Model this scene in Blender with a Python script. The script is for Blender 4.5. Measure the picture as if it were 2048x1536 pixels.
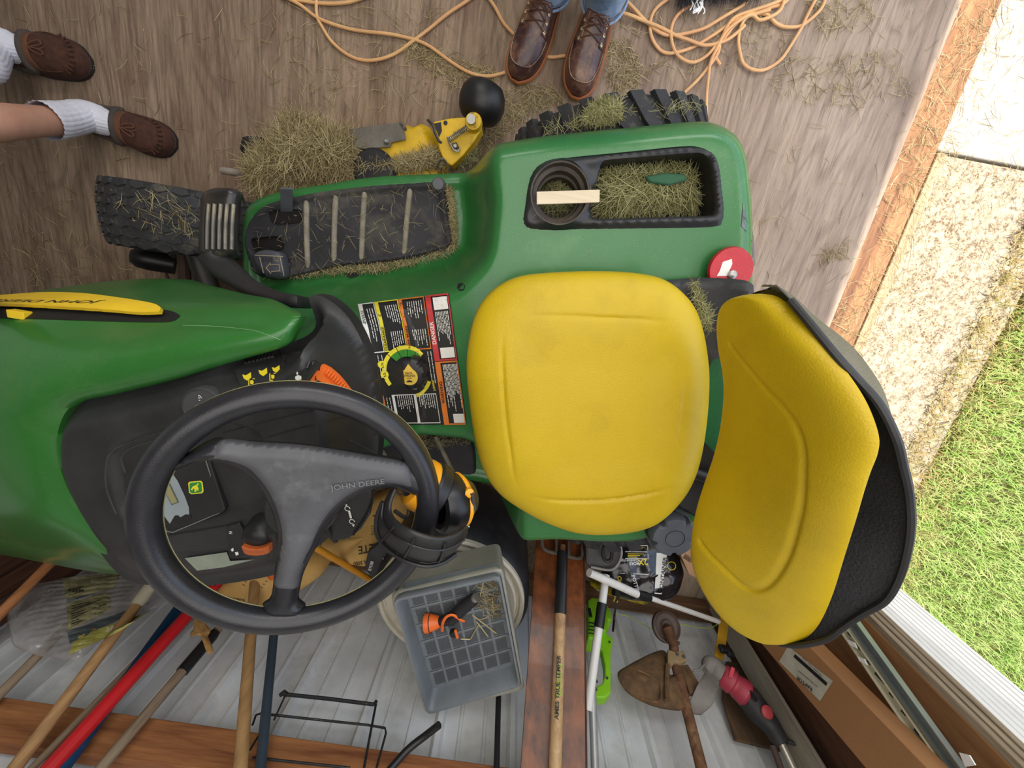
import bpy, bmesh, math, random
import numpy as np
from mathutils import Vector, Matrix
random.seed(7); RNG = np.random.default_rng(11)
SC = bpy.context.scene; COL = SC.collection
for o_ in list(bpy.data.objects): bpy.data.objects.remove(o_)

# ---------------------------------------------------------------- camera (1.42 m above the shed floor, looking down)
FPX, CX, CY, HC = 769., 1024., 768., 1.42
_n = np.array([16, 228, -769.]); _n /= np.linalg.norm(_n)
_h = np.array([15932, -2596, -769.]); _h = _h - (_h @ _n) * _n; _h /= np.linalg.norm(_h)
CM = np.array([_h, np.cross(-_n, _h), -_n])
cam_d = bpy.data.cameras.new('camera'); cam = bpy.data.objects.new('camera', cam_d); COL.objects.link(cam)
cam_d.sensor_width = 36; cam_d.lens = FPX / 2048 * 36; cam_d.clip_start = .02; cam_d.clip_end = 200
cam.matrix_world = Matrix.Translation((0, 0, HC)) @ Matrix(CM.tolist()).to_4x4()
SC.camera = cam
# ---------------------------------------------------------------- light
wd = bpy.data.worlds.new('sky'); SC.world = wd; wd.use_nodes = True
_b = wd.node_tree.nodes['Background']
sky = wd.node_tree.nodes.new('ShaderNodeTexSky'); sky.sky_type = 'NISHITA'; sky.sun_disc = False
sky.sun_elevation = math.radians(62); sky.sun_rotation = math.radians(75); sky.dust_density = 2.0
wd.node_tree.links.new(sky.outputs[0], _b.inputs[0]); _b.inputs[1].default_value = .34
sun_d = bpy.data.lights.new('sun', 'SUN'); sun_d.energy = 6.8; sun_d.angle = math.radians(.8); sun_d.color = (1, .95, .86)
sun = bpy.data.objects.new('sun', sun_d); COL.objects.link(sun)
sun.rotation_euler = Vector((math.cos(math.radians(76)) * .75, math.cos(math.radians(76)) * .66, math.sin(math.radians(76)))).to_track_quat('Z', 'Y').to_euler()
def area(name, loc, to, sx, sy, e, col=(1, 1, 1)):
    d = bpy.data.lights.new(name, 'AREA'); d.shape = 'RECTANGLE'; d.size = sx; d.size_y = sy; d.energy = e; d.color = col
    o = bpy.data.objects.new(name, d); COL.objects.link(o); o.location = loc
    o.rotation_euler = (Vector(loc) - Vector(to)).to_track_quat('Z', 'Y').to_euler(); return o
area('overhead_fill', (.15, .25, 2.25), (.1, .1, 0), 1.9, 2.0, 30, (1, .98, .95))  # added fill under the roof to lift the interior, no real lamp
area('wall_fill', (.1, 2.0, 1.9), (0, -.9, .3), 2.2, .5, 23, (1, .98, .95))  # added fill aimed at the back wall, no real fixture
SC.view_settings.view_transform = 'Standard'; SC.view_settings.look = 'None'
SC.view_settings.exposure = .0; SC.view_settings.gamma = 1; SC.view_settings.use_curve_mapping = False

# ---------------------------------------------------------------- measuring helpers: a photograph pixel plus a known height / plane -> a point of the place
def ray(px, py): return CM @ np.array([(px - CX) / FPX, -(py - CY) / FPX, -1.])
def P(px, py, z): d = ray(px, py); t = (z - HC) / d[2]; return np.array([d[0] * t, d[1] * t, z])
def PY(px, py, y): d = ray(px, py); return np.array([0, 0, HC]) + d * (y / d[1])
def PX(px, py, x): d = ray(px, py); return np.array([0, 0, HC]) + d * (x / d[0])
def PN(px, py, o, n): d = ray(px, py); return np.array([0, 0, HC]) + d * (((np.array(o) - [0, 0, HC]) @ n) / (d @ n))
def PP(lst): return [P(*p) for p in lst]

# ---------------------------------------------------------------- materials
def lin(c):
    if isinstance(c, str): c = [int(c[i:i + 2], 16) / 255 for i in (0, 2, 4)]
    return tuple((x / 12.92 if x <= .04045 else ((x + .055) / 1.055) ** 2.4) for x in c) + (1,)
MATS = {}
def mat(name, col, rough=.5, metal=0, var=.12, scale=14, bump=0, bscale=160, specks=0, speckcol='B9A878', sscale=260, coat=0, stretch=(1, 1, 1), col2=None, patch_=None, alpha=1, spec=.5):
    """principled material: base colour with noise variation, optional second colour blotches, dust specks and fine bump"""
    if name in MATS: return MATS[name]
    m = bpy.data.materials.new(name); m.use_nodes = True; MATS[name] = m
    N = m.node_tree.nodes; L = m.node_tree.links; b = N['Principled BSDF']
    tc = N.new('ShaderNodeTexCoord'); mp = N.new('ShaderNodeMapping'); mp.inputs['Scale'].default_value = stretch
    L.new(tc.outputs['Object'], mp.inputs[0])
    nz = N.new('ShaderNodeTexNoise'); nz.inputs['Scale'].default_value = scale; nz.inputs['Detail'].default_value = 6; nz.inputs['Roughness'].default_value = .62
    L.new(mp.outputs[0], nz.inputs[0])
    c = np.array(lin(col))
    r = N.new('ShaderNodeValToRGB'); e = r.color_ramp.elements
    c2 = np.array(lin(col2)) if col2 else np.clip(c * (1 + var * 1.5), 0, 1)
    c1 = c if col2 else c * (1 - var * 1.5)
    e[0].position = .33; e[0].color = tuple(c1[:3]) + (1,); e[1].position = .68; e[1].color = tuple(c2[:3]) + (1,)
    L.new(nz.outputs[0], r.inputs[0]); out = r.outputs[0]
    if specks:
        v = N.new('ShaderNodeTexVoronoi'); v.inputs['Scale'].default_value = sscale; L.new(tc.outputs['Object'], v.inputs[0])
        n2 = N.new('ShaderNodeTexNoise'); n2.inputs['Scale'].default_value = 9; L.new(tc.outputs['Object'], n2.inputs[0])
        ma = N.new('ShaderNodeMath'); ma.operation = 'MULTIPLY'; ma.inputs[1].default_value = specks
        L.new(n2.outputs[0], ma.inputs[0])
        lt = N.new('ShaderNodeMath'); lt.operation = 'LESS_THAN'; L.new(v.outputs['Distance'], lt.inputs[0]); L.new(ma.outputs[0], lt.inputs[1])
        mx = N.new('ShaderNodeMixRGB'); mx.inputs[2].default_value = lin(speckcol)
        L.new(lt.outputs[0], mx.inputs[0]); L.new(out, mx.inputs[1]); out = mx.outputs[0]
    if patch_:
        pc, ps, lo, hi = patch_
        n3 = N.new('ShaderNodeTexNoise'); n3.inputs['Scale'].default_value = ps; n3.inputs['Detail'].default_value = 8; n3.inputs['Roughness'].default_value = .7
        L.new(tc.outputs['Object'], n3.inputs[0])
        mr = N.new('ShaderNodeMapRange'); mr.inputs[1].default_value = lo; mr.inputs[2].default_value = hi; L.new(n3.outputs[0], mr.inputs[0])
        mx = N.new('ShaderNodeMixRGB'); mx.inputs[2].default_value = lin(pc)
        L.new(mr.outputs[0], mx.inputs[0]); L.new(out, mx.inputs[1]); out = mx.outputs[0]
    L.new(out, b.inputs['Base Color'])
    b.inputs['Roughness'].default_value = rough; b.inputs['Metallic'].default_value = metal
    b.inputs['Coat Weight'].default_value = coat; b.inputs['Coat Roughness'].default_value = .15
    b.inputs['Specular IOR Level'].default_value = spec
    if alpha < 1: b.inputs['Alpha'].default_value = alpha
    if bump:
        nb = N.new('ShaderNodeTexNoise'); nb.inputs['Scale'].default_value = bscale; nb.inputs['Detail'].default_value = 3
        L.new(mp.outputs[0], nb.inputs[0])
        bp = N.new('ShaderNodeBump'); bp.inputs['Strength'].default_value = bump; bp.inputs['Distance'].default_value = .002
        L.new(nb.outputs[0], bp.inputs['Height']); L.new(bp.outputs[0], b.inputs['Normal'])
    return m
def wood(name, c1, c2, axis='Z', scale=6, rough=.65, bump=.5, dark=None, fine=60, coat=0, warp=.7):
    """grained wood: noise stretched along one axis, plus fine streaks"""
    if name in MATS: return MATS[name]
    m = bpy.data.materials.new(name); m.use_nodes = True; MATS[name] = m
    N = m.node_tree.nodes; L = m.node_tree.links; b = N['Principled BSDF']
    tc = N.new('ShaderNodeTexCoord'); mp = N.new('ShaderNodeMapping')
    s = {'X': (.08, 1, 1), 'Y': (1, .08, 1), 'Z': (1, 1, .08)}[axis]; mp.inputs['Scale'].default_value = s
    L.new(tc.outputs['Object'], mp.inputs[0])
    a = N.new('ShaderNodeTexNoise'); a.inputs['Scale'].default_value = scale; a.inputs['Detail'].default_value = 5; a.inputs['Distortion'].default_value = warp
    f = N.new('ShaderNodeTexNoise'); f.inputs['Scale'].default_value = fine; f.inputs['Detail'].default_value = 4; f.inputs['Roughness'].default_value = .7
    L.new(mp.outputs[0], a.inputs[0]); L.new(mp.outputs[0], f.inputs[0])
    ad = N.new('ShaderNodeMixRGB'); ad.inputs[0].default_value = .5; L.new(a.outputs[0], ad.inputs[1]); L.new(f.outputs[0], ad.inputs[2])
    r = N.new('ShaderNodeValToRGB'); e = r.color_ramp.elements
    e[0].position = .36; e[0].color = lin(c1); e[1].position = .64; e[1].color = lin(c2)
    if dark: d = e.new(.30); d.color = lin(dark)
    L.new(ad.outputs[0], r.inputs[0]); L.new(r.outputs[0], b.inputs['Base Color'])
    b.inputs['Roughness'].default_value = rough; b.inputs['Coat Weight'].default_value = coat
    bp = N.new('ShaderNodeBump'); bp.inputs['Strength'].default_value = bump; bp.inputs['Distance'].default_value = .003
    L.new(f.outputs[0], bp.inputs['Height']); L.new(bp.outputs[0], b.inputs['Normal'])
    return m

GREEN = mat('green_paint', '2B6A2A', .34, var=.06, scale=5, bump=.06, bscale=300, specks=.16, speckcol='9A9A62', sscale=300, coat=.35, patch_=('4E7A40', 4, .52, .85))
GREEN_L = mat('green_fender_paint', '2C7136', .38, var=.06, scale=5, bump=.06, bscale=300, specks=.2, speckcol='9C9C66', sscale=260, coat=.35, patch_=('5C8455', 5, .55, .85))
YSEAT = mat('yellow_vinyl', 'C8AA14', .42, var=.03, scale=4, bump=.35, bscale=420, spec=.4, patch_=('B39618', 6, .5, .85))
YPAINT = mat('yellow_deck_paint', 'D9B016', .5, var=.1, scale=20, bump=.2, patch_=('6E5528', 16, .56, .66))
YPLAS = mat('yellow_plastic', 'F0C82B', .4, var=.04)
BLACK = mat('black_plastic', '29292A', .46, var=.2, scale=12, bump=.1, bscale=500, specks=.13, speckcol='8C8778', sscale=420)
BLACKC = mat('black_clean_plastic', '1E1E20', .42, var=.15)
BWHEEL = mat('steering_black', '242428', .3, var=.12, scale=30, bump=.12, bscale=600)
HUB = mat('worn_grey_plastic', '4A4A4D', .45, var=.18, scale=10, bump=.1, patch_=('707072', 12, .55, .8))
SHELL = mat('textured_black_shell', '333336', .55, var=.1, bump=.9, bscale=260)
RUBBER = mat('tire_rubber', '2B2B2D', .75, var=.25, scale=25, bump=.3, patch_=('6A6350', 18, .55, .8))
RUBC = mat('smooth_rubber', '1B1B1C', .45, var=.2, scale=18, bump=.1)
MATR = mat('dusty_rubber_mat', '2C2B2F', .7, var=.25, scale=9, bump=.2, patch_=('756E5F', 7, .52, .85))
MATRIB = mat('dusty_mat_rib', '8B8373', .8, var=.2, scale=30, bump=.3)
STEEL = mat('dull_steel', 'A5A39C', .4, .8, var=.15)
DSTEEL = mat('dark_steel', '4A4844', .5, .6, var=.2, bump=.2)
RUST = mat('rusty_steel', '6B4A33', .85, .2, var=.3, scale=30, bump=.8, bscale=120, patch_=('9A7A58', 20, .5, .7))
ORANGE = mat('orange_plastic', 'F0702A', .4, var=.04)
RED = mat('red_plastic', 'C22A35', .4, var=.06)
WHITE = mat('white_plastic', 'E6E6E4', .4, var=.04)
WHITEP = mat('white_print', 'E4E2DA', .6, var=.03)
YPRINT = mat('yellow_print', 'E8D02B', .6, var=.03)
BPRINT = mat('black_print', '1B1B1B', .6, var=.05)
def haymat(name, cols):
    m = bpy.data.materials.new(name); m.use_nodes = True; N = m.node_tree.nodes; L = m.node_tree.links; b = N['Principled BSDF']; g = N.new('ShaderNodeNewGeometry'); r = N.new('ShaderNodeValToRGB'); e = r.color_ramp.elements
    e[0].color = lin(cols[0]); e[1].color = lin(cols[-1])
    for i, c in enumerate(cols[1:-1]): k = e.new((i + 1) / (len(cols) - 1)); k.color = lin(c)
    L.new(g.outputs['Random Per Island'], r.inputs[0]); L.new(r.outputs[0], b.inputs['Base Color']); b.inputs['Roughness'].default_value = .75; return m
HAYM = haymat('hay_straw', ['6E5E3C', '94835A', 'B3A274', 'D0C296', 'A89868'])
HAYG = haymat('green_hay', ['5E5F36', '8A8850', 'A8A56E', 'C6BF8E', '7C8048'])

# ---------------------------------------------------------------- object helpers
def inv_of(parent):
    M = Matrix.Identity(4); p = parent
    while p is not None: M = p.matrix_basis @ M; p = p.parent
    return M.inverted()
def tag(o, label=None, cat=None, group=None, kind=None):
    if label: o['label'] = label
    if cat: o['category'] = cat
    if group: o['group'] = group
    if kind: o['kind'] = kind
    return o
def thing(name, label, cat, loc, rz=0, group=None):
    o = bpy.data.objects.new(name, None); COL.objects.link(o); o.empty_display_size = .05
    o.location = [float(v) for v in loc]; o.rotation_euler = (0, 0, rz); o['label'] = label; o['category'] = cat
    if group: o['group'] = group
    return o
def mobj(name, V, F, m, parent=None, smooth=True, bevel=0, sub=0, solid=0, kind=None, label=None, bseg=2, soff=-1, ang=40):
    """mesh object from world-space vertices"""
    me = bpy.data.meshes.new(name)
    I = inv_of(parent) if parent else Matrix.Identity(4)
    if parent is not None:
        A = np.array(I)[:3]; V = np.asarray(V, float) @ A[:, :3].T + A[:, 3]
    me.from_pydata([tuple(v) for v in np.asarray(V, float).tolist()], [], F); me.update()
    bm = bmesh.new(); bm.from_mesh(me); bmesh.ops.recalc_face_normals(bm, faces=bm.faces); bm.to_mesh(me); bm.free()
    me.materials.append(m)
    o = bpy.data.objects.new(name, me); COL.objects.link(o)
    if parent is not None: o.parent = parent
    if smooth:
        for p in me.polygons: p.use_smooth = True
        me.set_sharp_from_angle(angle=math.radians(ang))
    if solid: s = o.modifiers.new('thick', 'SOLIDIFY'); s.thickness = solid; s.offset = soff
    if bevel: b = o.modifiers.new('bevel', 'BEVEL'); b.width = bevel; b.segments = bseg; b.limit_method = 'ANGLE'; b.angle_limit = math.radians(35)
    if sub: s = o.modifiers.new('sub', 'SUBSURF'); s.levels = sub; s.render_levels = sub
    if kind: o['kind'] = kind
    if label: o['label'] = label
    return o
class MB:
    def __init__(s): s.V = []; s.F = []
    def add(s, V, F):
        n = len(s.V); s.V.extend([tuple(map(float, v)) for v in V]); s.F.extend([tuple(i + n for i in f) for f in F]); return s
    def box(s, c, size, R=None):
        hx, hy, hz = [v / 2 for v in size]
        V = np.array([(x, y, z) for x in (-hx, hx) for y in (-hy, hy) for z in (-hz, hz)])
        if R is not None: V = V @ np.array(R).T
        s.add(V + np.array(c), [(0, 1, 3, 2), (4, 6, 7, 5), (0, 4, 5, 1), (2, 3, 7, 6), (0, 2, 6, 4), (1, 5, 7, 3)]); return s
    def hexa(s, A, B):   # bottom quad A, top quad B
        s.add(list(A) + list(B), [(0, 3, 2, 1), (4, 5, 6, 7), (0, 1, 5, 4), (1, 2, 6, 5), (2, 3, 7, 6), (3, 0, 4, 7)]); return s
    def tube(s, pts, r, seg=10, closed=False, flat=1., up=None):
        V, F = tube(pts, r, seg, closed, flat, up); s.add(V, F); return s
    def prism(s, poly, d):
        V, F = prism(poly, d); s.add(V, F); return s
    def lathe(s, prof, o, ax, seg=32, cap0=True):
        V, F = lathe(prof, o, ax, seg, cap0); s.add(V, F); return s
    def build(s, name, m, parent=None, **k): return mobj(name, s.V, s.F, m, parent, **k)
def unit(v): v = np.asarray(v, float); return v / (np.linalg.norm(v) + 1e-12)
def crom(pts, n, closed=False):
    """Catmull-Rom resample to n points"""
    p = np.asarray(pts, float); m = len(p)
    if closed: idx = lambda i: p[i % m]; segs = m
    else: idx = lambda i: p[min(max(i, 0), m - 1)] if 0 <= i < m else (2 * p[0] - p[1] if i < 0 else 2 * p[-1] - p[-2]); segs = m - 1
    d = [np.linalg.norm(idx(i + 1) - idx(i)) for i in range(segs)]; cum = np.concatenate([[0], np.cumsum(d)])
    ts = np.linspace(0, cum[-1], n, endpoint=not closed); out = []
    for t in ts:
        i = min(int(np.searchsorted(cum, t, side='right')) - 1, segs - 1); u = (t - cum[i]) / (d[i] + 1e-12)
        a, b, c, e = idx(i - 1), idx(i), idx(i + 1), idx(i + 2)
        out.append(.5 * (2 * b + (c - a) * u + (2 * a - 5 * b + 4 * c - e) * u * u + (3 * b - a - 3 * c + e) * u ** 3))
    return np.array(out)
def tube(pts, r, seg=10, closed=False, flat=1., up=None):
    p = np.asarray(pts, float); n = len(p); r = np.broadcast_to(np.asarray(r, float), (n,))
    T = np.array([unit(p[(i + 1) % n if closed else min(i + 1, n - 1)] - p[(i - 1) % n if closed else max(i - 1, 0)]) for i in range(n)])
    u = np.array(up, float) if up is not None else (np.array([0, 0, 1.]) if abs(T[0][2]) < .9 else np.array([1., 0, 0]))
    V = []; a = np.linspace(0, 2 * math.pi, seg, endpoint=False)
    for i in range(n):
        if up is not None: u = np.array(up, float)
        s_ = unit(np.cross(T[i], u)); w = np.cross(s_, T[i]); u = w
        V.append(p[i] + r[i] * (np.cos(a)[:, None] * s_ + flat * np.sin(a)[:, None] * w))
    V = np.concatenate(V); F = []
    for i in range(n if closed else n - 1):
        j = (i + 1) % n
        for k in range(seg): l = (k + 1) % seg; F.append((i * seg + k, i * seg + l, j * seg + l, j * seg + k))
    if not closed: F.append(tuple(range(seg - 1, -1, -1))); F.append(tuple((n - 1) * seg + k for k in range(seg)))
    return V, F
def prism(poly, d):
    p = np.asarray(poly, float); n = len(p); V = np.concatenate([p, p + np.asarray(d, float)])
    return V, [tuple(range(n)), tuple(range(2 * n - 1, n - 1, -1))] + [(i, (i + 1) % n, n + (i + 1) % n, n + i) for i in range(n)]
def frame(ax):
    a = unit(ax); t = np.array([0, 0, 1.]) if abs(a[2]) < .9 else np.array([1., 0, 0]); x = unit(np.cross(t, a)); return x, np.cross(a, x), a
def lathe(prof, o, ax, seg=32, cap0=True):
    """prof: (radius, along-axis) pairs"""
    x, y, a = frame(ax); t = np.linspace(0, 2 * math.pi, seg, endpoint=False); V = []; F = []
    for r, h in prof: V.append(np.asarray(o) + a * h + r * (np.cos(t)[:, None] * x + np.sin(t)[:, None] * y))
    V = np.concatenate(V); n = len(prof)
    for i in range(n - 1):
        for k in range(seg): l = (k + 1) % seg; F.append((i * seg + k, i * seg + l, (i + 1) * seg + l, (i + 1) * seg + k))
    if prof[0][0] > 1e-5 and cap0: F.append(tuple(range(seg - 1, -1, -1)))
    if prof[-1][0] > 1e-5: F.append(tuple((n - 1) * seg + k for k in range(seg)))
    return V, F
def patch(name, rows, nu, nv, m, parent=None, closed=False, **k):
    """smooth sheet through feature rows; each row is a list of world points"""
    R = [crom(r, nu, closed) for r in rows]
    G = np.array([crom([r[i] for r in R], nv) for i in range(nu)])   # nu x nv
    F = [(i * nv + j, ((i + 1) % nu) * nv + j, ((i + 1) % nu) * nv + j + 1, i * nv + j + 1) for i in range(nu if closed else nu - 1) for j in range(nv - 1)]
    return mobj(name, G.reshape(-1, 3), F, m, parent, **k)
def seg_dist(Q, poly, closed=True):
    """distance of points Q (n,2|3) to a polyline, and nearest point"""
    p = np.asarray(poly, float); D = np.full(len(Q), 1e9); B = np.zeros_like(Q)
    for i in range(len(p) if closed else len(p) - 1):
        a = p[i]; b = p[(i + 1) % len(p)]; ab = b - a; t = np.clip(((Q - a) @ ab) / (ab @ ab + 1e-12), 0, 1)
        c = a + t[:, None] * ab; d = np.linalg.norm(Q - c, axis=1); k = d < D; D[k] = d[k]; B[k] = c[k]
    return D, B
def inside(Q, poly):
    p = np.asarray(poly, float); r = np.zeros(len(Q), bool); n = len(p)
    for i in range(n):
        x1, y1 = p[i]; x2, y2 = p[(i + 1) % n]
        c = (y1 > Q[:, 1]) != (y2 > Q[:, 1])
        r ^= c & (Q[:, 0] < (x2 - x1) * (Q[:, 1] - y1) / ((y2 - y1) + 1e-15) + x1)
    return r
def sdf(Q, poly):   # positive inside
    d, _ = seg_dist(Q, poly); return np.where(inside(Q, poly), d, -d)
def sstep(x, a, b): t = np.clip((x - a) / (b - a), 0, 1); return t * t * (3 - 2 * t)
def hfield(name, outline, hfun, cell, m, parent, holes=(), solid=0, **k):
    """height-field sheet bounded by a plan outline (world xy); the border is snapped to the outline and turned down by `solid`"""
    o2 = np.array([p[:2] for p in outline]); lo = o2.min(0) - cell; hi = o2.max(0) + cell
    nx = int((hi[0] - lo[0]) / cell) + 2; ny = int((hi[1] - lo[1]) / cell) + 2
    X, Yg = np.meshgrid(lo[0] + np.arange(nx) * cell, lo[1] + np.arange(ny) * cell, indexing='ij')
    Q = np.stack([X.ravel(), Yg.ravel()], 1); ok = np.ones(len(Q), bool); best = np.full(len(Q), 1e9); B = Q.copy()
    for pl, sgn in [(o2, 1)] + [(np.array([p[:2] for p in h]), -1) for h in holes]:
        s = sdf(Q, pl) * sgn; d, nb = seg_dist(Q, pl); ok &= s > -cell * .55; c = d < best; best[c] = d[c]; B[c] = nb[c]
    O = ok.reshape(nx, ny); q = O[:-1, :-1] & O[1:, :-1] & O[1:, 1:] & O[:-1, 1:]; ii, jj = np.nonzero(q)
    a = ii * ny + jj; F = np.stack([a, a + ny, a + ny + 1, a + 1], 1)
    E = np.concatenate([F[:, [0, 1]], F[:, [1, 2]], F[:, [2, 3]], F[:, [3, 0]]]); Es = np.sort(E, 1); _, inv, cnt = np.unique(Es, axis=0, return_inverse=True, return_counts=True)
    be = E[cnt[inv.ravel()] == 1]; bv = np.unique(be); Q[bv] = B[bv]
    used = np.unique(F); mp = np.full(len(Q), -1); mp[used] = np.arange(len(used)); Q3 = Q[used]; V = np.column_stack([Q3, hfun(Q3)]); F = mp[F].tolist()
    if solid:
        n0 = len(V); bm_ = {v: n0 + i for i, v in enumerate(mp[bv])}; V = np.concatenate([V, V[mp[bv]] - [0, 0, solid]])
        F += [(mp[x], bm_[mp[x]], bm_[mp[y]], mp[y]) for x, y in be]
    o = mobj(name, V, F, m, parent, **k)
    bm = bmesh.new(); bm.from_mesh(o.data); bmesh.ops.remove_doubles(bm, verts=bm.verts, dist=cell * .15); bmesh.ops.dissolve_degenerate(bm, edges=bm.edges, dist=1e-5)
    bmesh.ops.recalc_face_normals(bm, faces=bm.faces)
    if sum((f.normal.z * f.calc_area()) for f in bm.faces) < 0: bmesh.ops.reverse_faces(bm, faces=bm.faces)
    bm.to_mesh(o.data); bm.free(); o.data.set_sharp_from_angle(angle=math.radians(k.get('ang', 40))); return o
def pillow(name, outline, nrm, bulge, m, parent, power=4., grooves=(), gw=.006, gd=.004, nseg=140, nr=40, center=None, under=.0, fun=None, **k):
    """cushion: rings between the centre and a closed 3D outline, bulging along nrm"""
    O = crom(outline, nseg, True); c = O.mean(0) if center is None else np.array(center); n = unit(nrm)
    S = 1 - (1 - np.linspace(0, 1, nr)) ** 1.0; V = [c + n * bulge]
    for s in S[1:]:
        s2 = s ** .8; V.append(c + (O - c) * s2 + n * bulge * (max(0, 1 - s2 ** power)) ** .5)
    V = np.concatenate([V[0][None]] + V[1:])
    if fun is not None: V = fun(V, n)
    for g in grooves:
        d, _ = seg_dist(V, g, False); V = V - n * (gd * np.exp(-(d / gw) ** 2))[:, None]
    F = [(0, 1 + i, 1 + (i + 1) % nseg) for i in range(nseg)]
    for r in range(nr - 2):
        a = 1 + r * nseg; b = a + nseg
        for i in range(nseg): j = (i + 1) % nseg; F.append((a + i, b + i, b + j, a + j))
    a = 1 + (nr - 2) * nseg; n0 = len(V)
    if under:
        mid = c + (O - c) * .97 - n * under; V = np.concatenate([V, mid]); b = n0
        for i in range(nseg): j = (i + 1) % nseg; F.append((a + i, b + i, b + j, a + j))
        F.append(tuple(b + i for i in range(nseg)))
    return mobj(name, V, F, m, parent, **k)
_fonts = {}
def text(s, o, xd, yd, h, m, parent, name='lettering', depth=.0004, center=False, bold=False, label=None, sx=1., space=1.):
    """flat lettering: o = start of baseline, xd = reading direction, yd = up of the letters, h = cap height"""
    cu = bpy.data.curves.new('t', 'FONT'); cu.body = s; cu.size = 1; cu.extrude = 0; cu.resolution_u = 3
    cu.space_character = space; cu.align_x = 'CENTER' if center else 'LEFT'
    if bold: cu.offset = .018
    to = bpy.data.objects.new('t', cu); me = bpy.data.meshes.new_from_object(to); bpy.data.objects.remove(to)
    n = len(me.vertices); co = np.zeros(n * 3); me.vertices.foreach_get('co', co); co = co.reshape(-1, 3)
    F = [tuple(p.vertices) for p in me.polygons]; bpy.data.meshes.remove(me)
    xd = unit(xd); yd = np.asarray(yd, float); yd = unit(yd - (yd @ xd) * xd); nn = np.cross(xd, yd); k = h / .69
    if nn @ (np.array([0, 0, HC]) - np.asarray(o, float)) < 0: yd = -yd; nn = -nn
    V = np.asarray(o, float) + co[:, :1] * k * sx * xd + co[:, 1:2] * k * yd + nn * depth
    return mobj(name, V, F, m, parent, smooth=False, label=label)
def strands(name, pts, dirs, lens, rad, m, parent=None, kind='stuff', curl=.35, label=None, cat=None, up=.25, seg=3):
    """hay: thin three-sided curved stems, one mesh"""
    n = len(pts); V = np.zeros((n, (seg + 1) * 3, 3)); d = np.array([unit(x) for x in dirs])
    side = np.cross(d, [0, 0, 1.]); side /= (np.linalg.norm(side, axis=1)[:, None] + 1e-9); u2 = np.cross(side, d)
    k = RNG.normal(size=(n, 1)) * curl; L = np.asarray(lens)[:, None]; R = np.broadcast_to(np.asarray(rad), (n,))[:, None]
    for i in range(seg + 1):
        t = i / seg - .5; c = np.asarray(pts) + d * L * t + side * k * L * (t * t - .08) + u2 * (RNG.normal(size=(n, 1)) * 0 + up) * L * (0 - t * t) * .3
        w = R * (1 - .5 * abs(2 * t))
        V[:, i * 3] = c + side * w; V[:, i * 3 + 1] = c - side * w * .5 + u2 * w * .9; V[:, i * 3 + 2] = c - side * w * .5 - u2 * w * .9
    base = []
    for i in range(seg):
        for q in range(3): r = (q + 1) % 3; base.append((i * 3 + q, i * 3 + r, i * 3 + 3 + r, i * 3 + 3 + q))
    nv = (seg + 1) * 3; F = (np.arange(n)[:, None, None] * nv + np.array(base)[None]).reshape(-1, 4)
    me = bpy.data.meshes.new(name); V = V.reshape(-1, 3)
    if parent is not None: A = np.array(inv_of(parent))[:3]; V = V @ A[:, :3].T + A[:, 3]
    me.vertices.add(len(V)); me.vertices.foreach_set('co', V.ravel()); nf = len(F)
    me.loops.add(nf * 4); me.loops.foreach_set('vertex_index', F.ravel().astype(np.int32)); me.polygons.add(nf)
    me.polygons.foreach_set('loop_start', (np.arange(nf) * 4).astype(np.int32)); me.update(calc_edges=True)
    me.materials.append(m); o = bpy.data.objects.new(name, me); COL.objects.link(o)
    if parent is not None: o.parent = parent
    if kind: o['kind'] = kind
    tag(o, label, cat); return o
def hdir(n, tilt=.25): a = RNG.uniform(0, 2 * math.pi, n); return np.stack([np.cos(a), np.sin(a), RNG.normal(size=n) * tilt], 1)
# ================================================================ THE SHED AND THE GROUND
FLOORM = wood('plywood_floor', '66513D', 'A8917A', 'Y', 7, .8, .9, dark='3C2A1E', fine=85, warp=1.2)
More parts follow.
